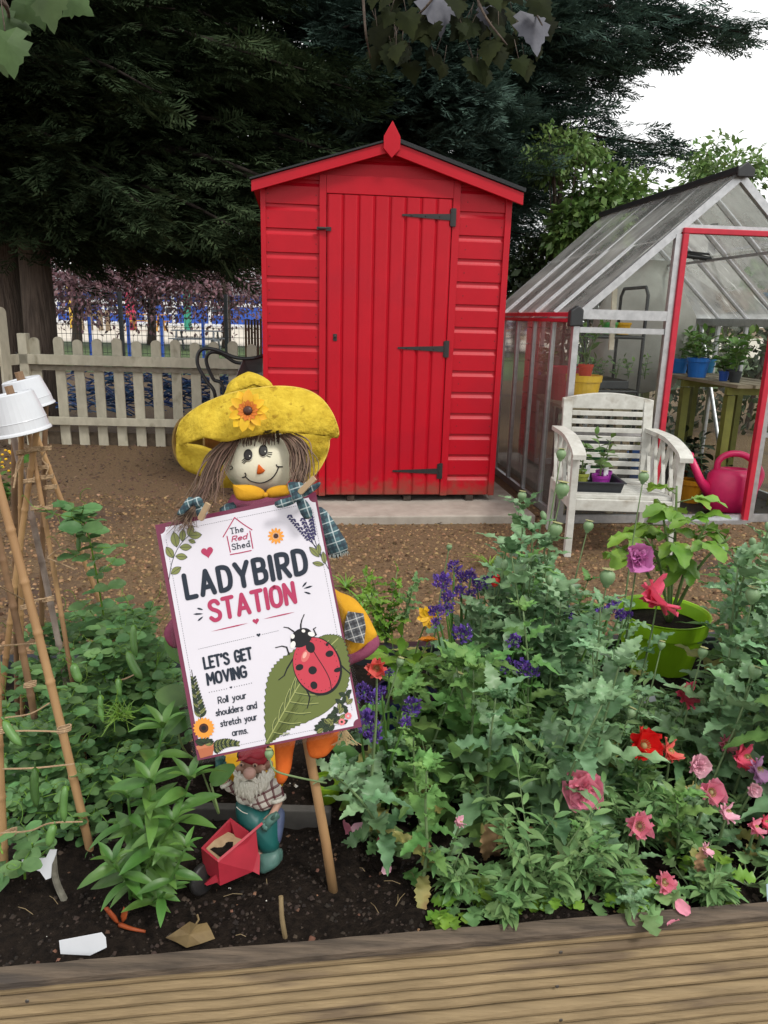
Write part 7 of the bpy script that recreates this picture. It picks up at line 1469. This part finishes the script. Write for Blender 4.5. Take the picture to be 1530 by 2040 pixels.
statice('dark purple statice low beside the right edge of the sign', at_zb(760, 1560, 1.3) + np.array([0, 0, SZ]), [(725, 1375, 1.3, 18), (742, 1392, 1.28, 20), (760, 1378, 1.3, 14), (712, 1390, 1.28, 12), (820, 1408, 1.3, 24), (808, 1440, 1.26, 16), (775, 1340, 1.34, 12), (730, 1440, 1.24, 30), (745, 1462, 1.22, 22)], 4)
# ---- calendula in a navy pot
cp_ = at_zb(810, 1345, 1.60) + np.array([0, .0, SZ]); s = 1.65 / FPX
pot('plant_pot', 'navy blue pot half hidden by leaves right of the sign', cp_, 66 * s, 95 * s, plastic((.012, .02, .085)))
t = sprig('calendula_plant', 'pale green calendula with one yellow flower growing in the navy pot', cp_ + np.array([0, 0, 84 * s]), .15, 7, 7, .065, leaf_t(6, lambda t: .22 * math.sin(PI * (.08 + .92 * t ** 1.5)) ** .8, 1, .25, .4), m_lime, 17, lean=.45)
fp = at_y(853, 1228, 1.56); b = MB()
for k in range(15): a = k * 2.4; d = RT * math.cos(a) + UP * math.sin(a) + TW * (.15 + .03 * k); b.put(PT, fp, d, TW + rg.normal(0, .15, 3), .030 - .0006 * k)
b.build('flower', m_petal_y, t, smooth=True); b = MB(); b.tube(spline([cp_ + np.array([0, 0, .09]), (cp_ + fp) / 2 + np.array([0, .02, .06]), fp], 4), .002, 5); b.build('flower_stalk', m_stem, t)
fp = at_y(853, 1278, 1.54); b = MB()
for k in range(12): a = k * 2.4; d = RT * math.cos(a) + TW * math.sin(a) * .5 + UP * .3; b.put(PT, fp, d, UP + rg.normal(0, .2, 3), .024)
tag(b.build('nasturtium_flower', mat('orange_petal', (.75, .25, .01), rough=.6, trans=.2), smooth=True), 'orange flower drooping over the rim of the navy pot', 'flower')
# ---- lime pot with the dahlia like plant
lp = at_z(1308, 1322, SZ); LR = 88 * np.linalg.norm(at_z(1318, 1215, .4) - CAM) / FPX; LH = ztop(lp, 1217) - lp[2]
lt = thing('lime_pot', 'large lime green plastic pot of soil standing in the right of the bed', 'pot', lp)
b = MB(); b.lathe([(LR * .73, 0), (LR * .92, LH * .70), (LR * .93, LH * .71), (LR * .97, LH * .72), (LR * 1.0, LH * .97), (LR * 1.02, LH), (LR * .985, LH), (LR * .95, LH * .96), (LR * .90, LH * .74)], lp, 48); b.build('shell', mat('lime_plastic', (.36, .68, .02), (.32, .62, .018), sc=20, rough=.42, trans=.12), lt, smooth=False)
b = MB(); b.lathe([(LR * .90, LH * .76), (LR * .6, LH * .78), (LR * .2, LH * .80), (1e-4, LH * .80)], lp, 30); b.build('compost', m_soil, lt, smooth=True)
dt_ = thing('dahlia_plant', 'bright green leafy plant growing on stems out of the lime pot', 'plant', lp + np.array([0, 0, LH * .79])); st = MB(); lf = MB(); DL = leaf_t(8, lambda t: .26 * math.sin(PI * (.05 + .95 * t)) ** .8, 2, .25, .35, .25, 2, .10, sd=2); r0 = lp + np.array([.02, 0, LH * .78])
for (px, py, D, nl) in ((1348, 968, 2.0, 6), (1322, 1035, 1.95, 4), (1285, 1070, 1.92, 4), (1225, 1085, 2.05, 4), (1410, 1040, 1.9, 4), (1455, 1070, 1.9, 3)):
    p = at_y(px, py, D); pth = spline([r0, r0 * .5 + p * .5 + np.array([.0, 0, .05]), p], 6); st.tube(pth, [.0055, .003], 7)
    for k in range(nl):
        q = .42 + .58 * (k + .5) / nl; c0 = pth[min(len(pth) - 1, int(q * (len(pth) - 1) + .5))]; a = k * 2.2 + px; d = np.array([math.cos(a), math.sin(a), .25 + rg.normal(0, .2)]); e_ = c0 + d * .05; st.tube([c0, e_], .0018, 5)
        for dd in (0, .8, -.8): lf.put(DL, e_ - d * .012 * abs(dd), (math.cos(a + dd), math.sin(a + dd), d[2] - .25), (rg.normal(0, .25), rg.normal(0, .25), 1), .10 * (1 if dd == 0 else .72) * rg.uniform(.8, 1.15))
st.build('stem', m_stem, dt_, smooth=True); lf.build('foliage', m_lime, dt_, smooth=True)
# ---- pea plants
PEA = leaf_t(6, lambda t: .34 * math.sin(PI * (.04 + .93 * t)) ** .6, 2, .18, .15, .12, 1.5)
def pea(label, base, tip, n, sd, ll=.029, group=None, pods=()):
    rg = np.random.default_rng(sd); t = thing('pea_plant', label, 'pea plant', base, group=group); base = np.array(base, float); tip = np.array(tip, float); L = np.linalg.norm(tip - base)
    pth = spline([base, base * .6 + tip * .4 + rg.normal(0, .09, 3) * L, base * .25 + tip * .75 + rg.normal(0, .08, 3) * L, tip], 7); st = MB(); st.tube(pth, [.0022, .0014], 5); lf = MB()
    for k in range(n):
        q = .05 + .95 * (k + rg.random()) / n; c0 = pth[min(len(pth) - 1, int(q * (len(pth) - 1) + .5))]; a = k * 2.6 + rg.normal(0, .4); d = np.array([math.cos(a), math.sin(a) * .9 - .25, rg.uniform(.0, .6)]); e_ = c0 + d * rg.uniform(.025, .055); st.tube([c0, e_], .0010, 4)
        sd_ = np.cross(d, [0, 0, 1]); l = ll * rg.uniform(.75, 1.2)
        for s in (-1, 1):
            lf.put(PEA, e_, d * .5 + sd_ * s, (rg.normal(0, .35), rg.normal(-.35, .3), 1), l); lf.put(PEA, c0, d * -.2 + sd_ * s + np.array([0, 0, .2]), (rg.normal(0, .4), rg.normal(-.4, .3), 1), l * .95); lf.put(PEA, c0 + d * .012, d * .9 + sd_ * s * .8, (rg.normal(0, .35), rg.normal(-.4, .3), 1), l * .8)
        if k % 3:
            u = np.linspace(0, 1, 14); cv_ = [e_ + d * .05 * v + UPw * (.02 * v) + (sd_ * math.cos(9 * v) + UPw * math.sin(9 * v)) * .010 * v for v in u]; st.tube(cv_, .0006, 4)
    st.build('stem', m_lime, t, smooth=True); lf.build('foliage', m_pea, t, smooth=True)
    for (p0, p1, dep, w_) in pods:
        A, B = at_d(*p0, dep), at_d(*p1, dep); b = MB(); d = B - A; n_ = np.cross(d, TW); n_ /= np.linalg.norm(n_); l = np.linalg.norm(d); r_ = w_ / 2 * dep / FPX; V = []; nn = 12
        pts = [A + d * q + n_ * .12 * l * math.sin(PI * q) * .4 for q in np.linspace(0, 1, 11)]; b.tube(pts, [.0015, r_ * .75, r_, r_ * 1.02, r_ * 1.05, r_ * 1.02, r_ * 1.03, r_, r_ * .9, r_ * .6, .0008], 10); b.tube([A - d * .16, A], .0011, 5); b.put(OV, A - d * .02, d + n_ * .02, TW, .012, 1); b.put(OV, A - d * .02, d - n_ * l * .4, TW, .011, 1); b.build('pod', [m_pod, m_lime], t, smooth=True)
pods = [((146, 1322), (161, 1360), 1.33, 17), ((254, 1298), (284, 1354), 1.32, 16), ((131, 1566), (129, 1638), 1.13, 15), ((70, 1530), (74, 1608), 1.12, 16), ((8, 1436), (43, 1486), 1.1, 17), ((108, 1643), (98, 1687), 1.12, 17), ((236, 1352), (240, 1388), 1.3, 11), ((200, 1385), (206, 1440), 1.25, 11), ((266, 1245), (272, 1310), 1.38, 13), ((160, 1060), (157, 1100), 1.48, 9)]
PB = [(150, 1560, 1.0), (130, 1590, 1), (110, 1600, 1), (180, 1560, 1), (230, 1530, 1), (290, 1520, 1), (330, 1500, 1), (250, 1480, 1), (200, 1460, 1), (300, 1460, 1), (150, 1500, 1), (90, 1520, 1), (30, 1560, 1), (350, 1450, 1), (310, 1500, 1), (270, 1500, 1), (220, 1440, 1), (330, 1430, 1), (120, 1450, 1), (180, 1430, 1)]
PT_ = [(170, 1400), (110, 1440), (150, 1370), (200, 1300), (240, 1250), (280, 1270), (320, 1300), (265, 1215), (190, 1240), (290, 1225), (130, 1300), (60, 1330), (20, 1400), (340, 1340), (305, 1350), (230, 1330), (215, 1215), (310, 1275), (110, 1240), (165, 1225)]
for k, ((bx_, by_, _), (tx, ty)) in enumerate(zip(PB, PT_)):
    base = at_z(bx_, by_, SZ); tip = at_y(tx, ty, base[1] - .02)
    pea('leafy pea vine in the dense tangle round the canes' if k not in (2,) else 'pea vine with the longest hanging pods by the thick golden cane', base, tip, 22, 60 + k, group=None if k == 2 else 'pea vines tangled round the bamboo canes', pods=[pods[k % len(pods)]] if k < 9 and k != 2 else ([pods[2], pods[3]] if k == 2 else []))
for k, (bx_, by_, tx, ty) in enumerate(((35, 1690, 40, 1560), (85, 1670, 95, 1540), (150, 1660, 160, 1520), (205, 1640, 215, 1500), (245, 1620, 262, 1480), (120, 1700, 118, 1600), (20, 1640, 12, 1500), (175, 1690, 190, 1610))):
    base = at_z(bx_, by_, SZ); pea('wispy pea vine with open leaves at the front of the tangle over bare soil', base, at_y(tx, ty, base[1] + .01), 8, 140 + k, ll=.027, group='wispy pea vines at the front of the tangle')
pea('pea vine climbing highest up the right leaning cane over the gravel', at_z(262, 1440, SZ), at_d(158, 1018, 1.50), 19, 99, ll=.04, pods=[pods[9]])
pea('young pea shoot with rounded leaves beside the white tag at the left edge', at_z(50, 1760, SZ), at_d(64, 1680, 1.13), 3, 120, ll=.030)
pea('pea seedling cut by the left edge at the foot of the front cane', at_z(-5, 1745, SZ), at_d(5, 1700, 1.12), 2, 121, ll=.030)
# feathery weed among the peas
b = MB(); rgw = np.random.default_rng(8); c0 = at_d(238, 1425, 1.26); t = thing('fennel_plant', 'feathery thread leaved seedling in the middle of the pea tangle', 'plant', c0)
for k in range(46): d = rgw.normal(size=3); d[2] = abs(d[2]) * .6; d /= np.linalg.norm(d); e_ = c0 + d * rgw.uniform(.02, .05); b.tube(spline([c0, (c0 + e_) / 2 + rgw.normal(0, .004, 3), e_], 3), [.0009, .0005], 4); b.tube([(c0 + e_) / 2, (c0 + e_) / 2 + rgw.normal(0, .012, 3)], .0006, 4)
b.build('foliage', m_lime, t)
# ---- lance leaved plant before the gnome
base = at_z(278, 1800, SZ); t = thing('phlox_plant', 'lance leaved bright green plant left of the gnome barrow', 'plant', base); st = MB(); lf = MB(); rgp = np.random.default_rng(31); LN = leaf_t(9, lambda t: .135 * math.sin(PI * (.06 + .94 * t)) ** .85, 2, .35, .45, .05, 2)
for (px, py, dep, n, l) in ((325, 1450, 1.15, 17, .088), (378, 1555, 1.12, 12, .085), (255, 1590, 1.15, 13, .082), (300, 1560, 1.12, 14, .085), (225, 1720, 1.1, 7, .075), (370, 1690, 1.10, 10, .06), (345, 1640, 1.12, 10, .08)):
    p = at_d(px, py, dep); pth = spline([base + rgp.normal(0, .008, 3) * [1, 1, 0], base * .55 + p * .45 + rgp.normal(0, .012, 3), p], 7); st.tube(pth, [.0034, .0018], 7)
    for k in range(n):
        q = .18 + .82 * (k + .5) / n; c0 = pth[min(len(pth) - 1, int(q * (len(pth) - 1) + .5))]; a = k * 1.75 + rgp.normal(0, .3); lf.put(LN, c0, (math.cos(a), math.sin(a) * .8 - .2, rgp.uniform(.0, .75)), (rgp.normal(0, .3), rgp.normal(-.3, .3), 1), l * rgp.uniform(.75, 1.15) * (1.1 - .35 * q))
    for k in range(5): a = k * 1.3; lf.put(LN, p, (math.cos(a) * .5, math.sin(a) * .5, 1), (-math.cos(a), -math.sin(a), .4), l * .55)
st.build('stem', m_lance, t, smooth=True); lf.build('foliage', m_lance, t, smooth=True)
# broad dock leaves at the sign's left edge, weeds on the far rim and the gravel
t = thing('dock_plant', 'broad smooth leaved dock plant behind the lower left corner of the sign', 'plant', at_z(400, 1500, SZ)); lf = MB(); st = MB(); BR_ = leaf_t(8, lambda t: .30 * math.sin(PI * (.06 + .90 * t)) ** .7, 2, .2, .4, .06, 2)
for (px, py, dep, dx, dy, l) in ((368, 1320, 1.24, -.25, 1, .075), (380, 1390, 1.2, -1, .25, .06), (390, 1420, 1.2, -.6, -.3, .055), (350, 1430, 1.22, -.4, .8, .05), (420, 1560, 1.24, .6, .6, .05)):
    p = at_d(px, py, dep); d = RT * dx + UP * dy + TW * .3; st.tube(spline([at_z(400 if px < 600 else 730, 1530, SZ), at_d(px + 15, py + 60, dep + .03), p], 5), .002, 5); lf.put(BR_, p, d, TW + UP * .5, l)
st.build('stem', m_stem, t, smooth=True); lf.build('foliage', m_lance, t, smooth=True)
GR = leaf_t(6, lambda t: .035 * (1 - t ** 2), 1, .3, .6)
for k, (px, py, z, nm, lb) in enumerate(((690, 1175, 0, 'grass_tuft', 'small tuft of grass on the gravel right of the sign'), (975, 1130, 0, 'grass_tuft', 'tiny weed tuft on the gravel behind the purple statice'), (725, 1215, 0, 'grass_tuft', 'wispy grass tuft between the sign and the bed rim'))):
    base = at_z(px, py, z); t = thing(nm, lb, 'grass', base); lf = MB(); rgk = np.random.default_rng(k + 50)
    for q in range(26): a = rgk.uniform(0, 6.3); lf.put(GR, base, (math.cos(a) * .6, math.sin(a) * .6, rgk.uniform(.5, 1.4)), (-math.cos(a), -math.sin(a), .6), rgk.uniform(.06, .15))
    lf.build('foliage', m_lime, t, smooth=True)
yb = at_z(12, 1010, 0); sprig('yellow_flower_plant', 'leafy plant with small yellow flowers behind the canes at the left edge', yb, .34, 10, 11, .06, OV, m_lance, 44, lean=.45); b = MB()
for k in range(12): p = at_y(14 + rg.uniform(-14, 14), 912 + rg.uniform(-26, 26), yb[1] - .02); b.ell(p, (.009, .009, .007), 5)
tag(b.build('yellow_blossom', m_petal_y), 'cluster of yellow blossoms at the left edge under the white pots', 'flower')
sprig('weed_plant', 'leafy green weed by the bed rim between the sign and the navy pot', at_z(770, 1290, .2), .22, 6, 8, .06, PL[4], m_lime, 45, lean=.4)
sprig('weed_plant', 'thin weed with a leafy top standing over the gravel right of the sign', at_z(800, 1300, .18), .3, 2, 6, .05, PL[4], m_small, 46, lean=.15, t0=.5)
# ---- small things lying on the soil
def flat(name, label, cat, P, z, m, th=.0012, up=0): 
    b = MB(); Q_ = [at_z(x, y, z) for x, y in P]; b.prism(Q_, (0, 0, th)); return tag(b.build(name, m), label, cat)
dl_ = float((at_z(165, 1882, SZ + .028) - CAM) @ _F); b = MB(); b.prism([at_d(x, y, dl_) for x, y in ((118, 1873), (203, 1857), (211, 1867), (213, 1887), (180, 1903), (121, 1900))], TW * .0012)
lab_o = b.build('plant_label', m_wpot, bevel=.0004); tag(lab_o, 'blank white plastic plant label lying on the soil at the front left', 'label')
b = MB(); b.prism([at_d(x, y, 1.2) for x, y in ((42, 1700), (56, 1712), (92, 1708), (100, 1692), (114, 1692), (112, 1702), (104, 1722), (102, 1748), (92, 1752), (80, 1735), (46, 1725))], TW * .0014); tag(b.build('plant_label', m_wpot), 'white plant tag standing behind the rounded pea leaves at far left', 'label')
b = MB(); b.prism([at_y(x, y, 1.55) for x, y in ((1270, 1392), (1304, 1386), (1307, 1396), (1273, 1403))], TW * .0014); tag(b.build('plant_label', m_wpot), 'small white label fallen on the soil below the lime pot', 'label')
b = MB(); b.prism([at_d(x, y, 1.06) for x, y in ((1526, 1762), (1540, 1756), (1542, 1800), (1528, 1795))], TW * .0014); tag(b.build('plant_label', mat('pale_blue_tag', (.45, .6, .68), rough=.4)), 'pale blue tag cut by the right edge above the timber', 'label')
m_aut = mat('autumn_leaf', (.24, .17, .07), (.15, .10, .045), sc=20, rough=.7, trans=.15); b = MB()
LP = [(330, 1868, .004), (358, 1850, .022), (378, 1836, .016), (392, 1842, .026), (412, 1838, .014), (420, 1852, .012), (428, 1870, .004), (400, 1880, .006), (372, 1888, .003), (350, 1876, .003)]
Q_ = [at_z(x, y, SZ + .008 + h) for x, y, h in LP]; c_ = at_z(378, 1862, SZ + .03); b.add([c_] + Q_, [(0, 1 + i, 1 + (i + 1) % 10) for i in range(10)]); b.tube([at_z(388, 1845, SZ + .028), at_z(396, 1832, SZ + .03), at_z(393, 1822, SZ + .034)], .0014, 5); tag(b.build('fallen_leaf', m_aut, solid=.0008), 'dry olive brown sycamore leaf fallen by the timber at the front', 'leaf')
m_rust = mat('rust_leaf', (.42, .09, .015), (.28, .05, .012), sc=30, rough=.6, trans=.15); b = MB(); s0 = at_z(240, 1838, SZ + .01)
for P in ([(205, 1808, .05), (215, 1806, .05), (232, 1825, .03), (240, 1842, .016), (232, 1842, .015), (218, 1826, .03)], [(246, 1806, .05), (256, 1812, .045), (252, 1830, .03), (243, 1842, .015), (240, 1825, .03)]): puff(b, [at_z(x, y, SZ + h) for x, y, h in P], TW, .002, rings=2)
b.tube(spline([at_z(238, 1842, SZ + .016), at_z(262, 1850, SZ + .018), at_z(290, 1856, SZ + .012)], 5), [.004, .0022], 7); tag(b.build('withered_shoot', m_rust, smooth=True), 'withered orange brown shoot curling up from the soil at front left', 'dead plant')
for (P, r, m_, lb) in (([(560, 1790, .05), (562, 1830, .025), (568, 1868, .0)], .0042, m_yst, 'short dry straw coloured stub standing in the soil near the timber'), ([(106, 1700, .07), (112, 1755, .03), (135, 1806, .002)], .0060, mat('lichen_twig', (.2, .19, .15), (.1, .09, .07), sc=60, rough=.9), 'grey lichened twig standing in the soil at front left')):
    b = MB(); b.tube(spline([at_z(P[2][0], P[2][1], SZ - .005)] + [at_z(P[2][0], P[2][1], SZ) + (at_d(x, y, 1.26) - at_d(P[2][0], P[2][1], 1.26)) for x, y, h in P[1::-1]], 5), [r, r * .9], 8); tag(b.build('dry_twig', m_), lb, 'twig')
for k, (px, py, s_, c_, lb) in enumerate(((750, 1682, 20, 'hot', 'bright pink petal lying on the soil right of the stake'), (718, 1665, 14, 'pale', 'pale mauve petal lying on the soil between two others'), (700, 1651, 13, 'pink', 'small pink petal edge on the soil nearest the stake'), (1334, 1834, 10, 'pink', 'round pink petal lying on the timber cap'), (1351, 1816, 12, 'pink', 'slim pink petal lying where the leaves meet the timber'), (775, 1740, 9, 'pale', 'tiny faded petal under the poppy leaves at the front'))):
    p = at_z(px, py, (.204 if py > 1800 else SZ + .01)); b = MB(); b.put(PETALS[k % 3], p, (math.cos(k * 1.7), math.sin(k * 1.7), .15), (0, -.25, 1), s_ * 1.6 * np.linalg.norm(p - CAM) / FPX); tag(b.build('fallen_petal', hm[c_], smooth=True), lb, 'petal')
for k, (px, py, l) in enumerate(((975, 1740, .085), (1010, 1745, .06), (845, 1775, .05), (1120, 1790, .05), (1400, 1790, .05), (1055, 1745, .05))):
    p = at_z(px, py, SZ + .01) + np.array([0, .03, .05]); b = MB(); b.put(PL[k % 4], p + np.array([0, 0, .03]), (.1 * math.sin(k), -.2, -1), (.2, -1, .1), l); b.put(PL[(k + 1) % 4], p, (.3, -.1, -1), (-.3, -1, .1), l * .8); tag(b.build('withered_leaf', m_dry, smooth=True), 'brown withered poppy leaf hanging at the foot of the plants', 'leaf', 'withered poppy leaves at the foot of the bed')
b = MB(); rgs = np.random.default_rng(77)
for k in range(34): p = at_z(rgs.uniform(30, 1000), rgs.uniform(1700, 1880), SZ + .008); a = rgs.uniform(0, 6.3); l = rgs.uniform(.01, .035); b.tube([p, p + np.array([math.cos(a) * l / 2, math.sin(a) * l / 2, .004]), p + np.array([math.cos(a) * l, math.sin(a) * l, .001])], .0006, 4)
tag(b.build('straw_bits', m_yst), 'thin bits of straw and root strewn on the dark soil', 'straw', kind='stuff')
# ---- sycamore leaves hanging into the top of the view
SY0 = [(0, 0), (-.10, -.30), (.02, -.55), (.16, -.40), (.22, -.62), (.42, -.46), (.50, -.50), (.52, -.34), (.66, -.30), (.72, -.18), (.86, -.12), (1.0, 0), (.86, .12), (.72, .18), (.66, .30), (.52, .34), (.50, .50), (.42, .46), (.22, .62), (.16, .40), (.02, .55), (-.10, .30)]
V_ = np.array([(.25, 0, .04)] + [(x, y, -.08 * (abs(y) * 1.5) ** 2 - .1 * x * x) for x, y in SY0]); SYC = (V_ * np.array([1, .86, 1]), [(0, 1 + i, 1 + (i + 1) % len(SY0)) for i in range(len(SY0))])
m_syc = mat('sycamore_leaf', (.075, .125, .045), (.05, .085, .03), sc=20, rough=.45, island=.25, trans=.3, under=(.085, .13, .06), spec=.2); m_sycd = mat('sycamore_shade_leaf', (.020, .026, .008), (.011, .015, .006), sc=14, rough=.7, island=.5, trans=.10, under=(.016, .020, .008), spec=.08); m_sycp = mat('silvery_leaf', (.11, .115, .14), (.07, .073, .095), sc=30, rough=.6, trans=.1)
def overhang(label, items, D, m_lf, sd, twigs, extra=()):
    rg = np.random.default_rng(sd); t = thing('sycamore_branch', label, 'branch', at_y(*twigs[0][0], D)); st = MB(); lf = MB()
    for P in twigs: st.tube(spline([at_y(x, y, D + .1 * math.sin(x)) for x, y in P], 5), [.006, .0025], 6)
    for (px, py, s, dx, dy, tw) in items: p = at_y(px, py, D + rg.uniform(-.1, .1)); d = RT * dx + UP * dy + TW * rg.uniform(-.2, .3); st.tube([p - d * .05 + UP * .02, p], .0012, 4); lf.put(SYC, p, d, TW + RT * rg.normal(0, .5) + UP * tw, s * D / FPX)
    st.build('twig', m_bark, t, smooth=True); lf.build('foliage', m_lf, t)
    if extra:
        lf = MB()
        for (px, py, s, dx, dy) in extra: p = at_y(px, py, D); lf.put(SYC, p, RT * dx + UP * dy, TW + RT * .3, s * D / FPX)
        lf.build('pale_leaf', m_sycp, t)
overhang('sycamore sprig hanging green leaves into the top left corner', [(10, 62, 75, .15, -1, .3), (-5, 30, 60, 1, -.3, .3), (40, -5, 60, .6, -.8, .3), (95, -20, 70, .1, -1, .2), (130, -10, 62, .8, -.6, .3), (20, 20, 55, .5, -.6, .3), (70, 5, 50, .3, -1, .1), (-10, 90, 60, .3, -.9, .3)], 1.7, m_syc, 3, [[(-40, -30), (10, 10), (20, 50)], [(-20, -40), (60, -30), (120, -20)]])
it = []; rgo = np.random.default_rng(19)
for k in range(64):
    px = rgo.uniform(735, 1090); py = rgo.uniform(-50, 150) * (1 - .25 * abs(px - 930) / 180); it.append((px, py, rgo.uniform(26, 50), rgo.normal(0, .35), -1, rgo.normal(.1, .3)))
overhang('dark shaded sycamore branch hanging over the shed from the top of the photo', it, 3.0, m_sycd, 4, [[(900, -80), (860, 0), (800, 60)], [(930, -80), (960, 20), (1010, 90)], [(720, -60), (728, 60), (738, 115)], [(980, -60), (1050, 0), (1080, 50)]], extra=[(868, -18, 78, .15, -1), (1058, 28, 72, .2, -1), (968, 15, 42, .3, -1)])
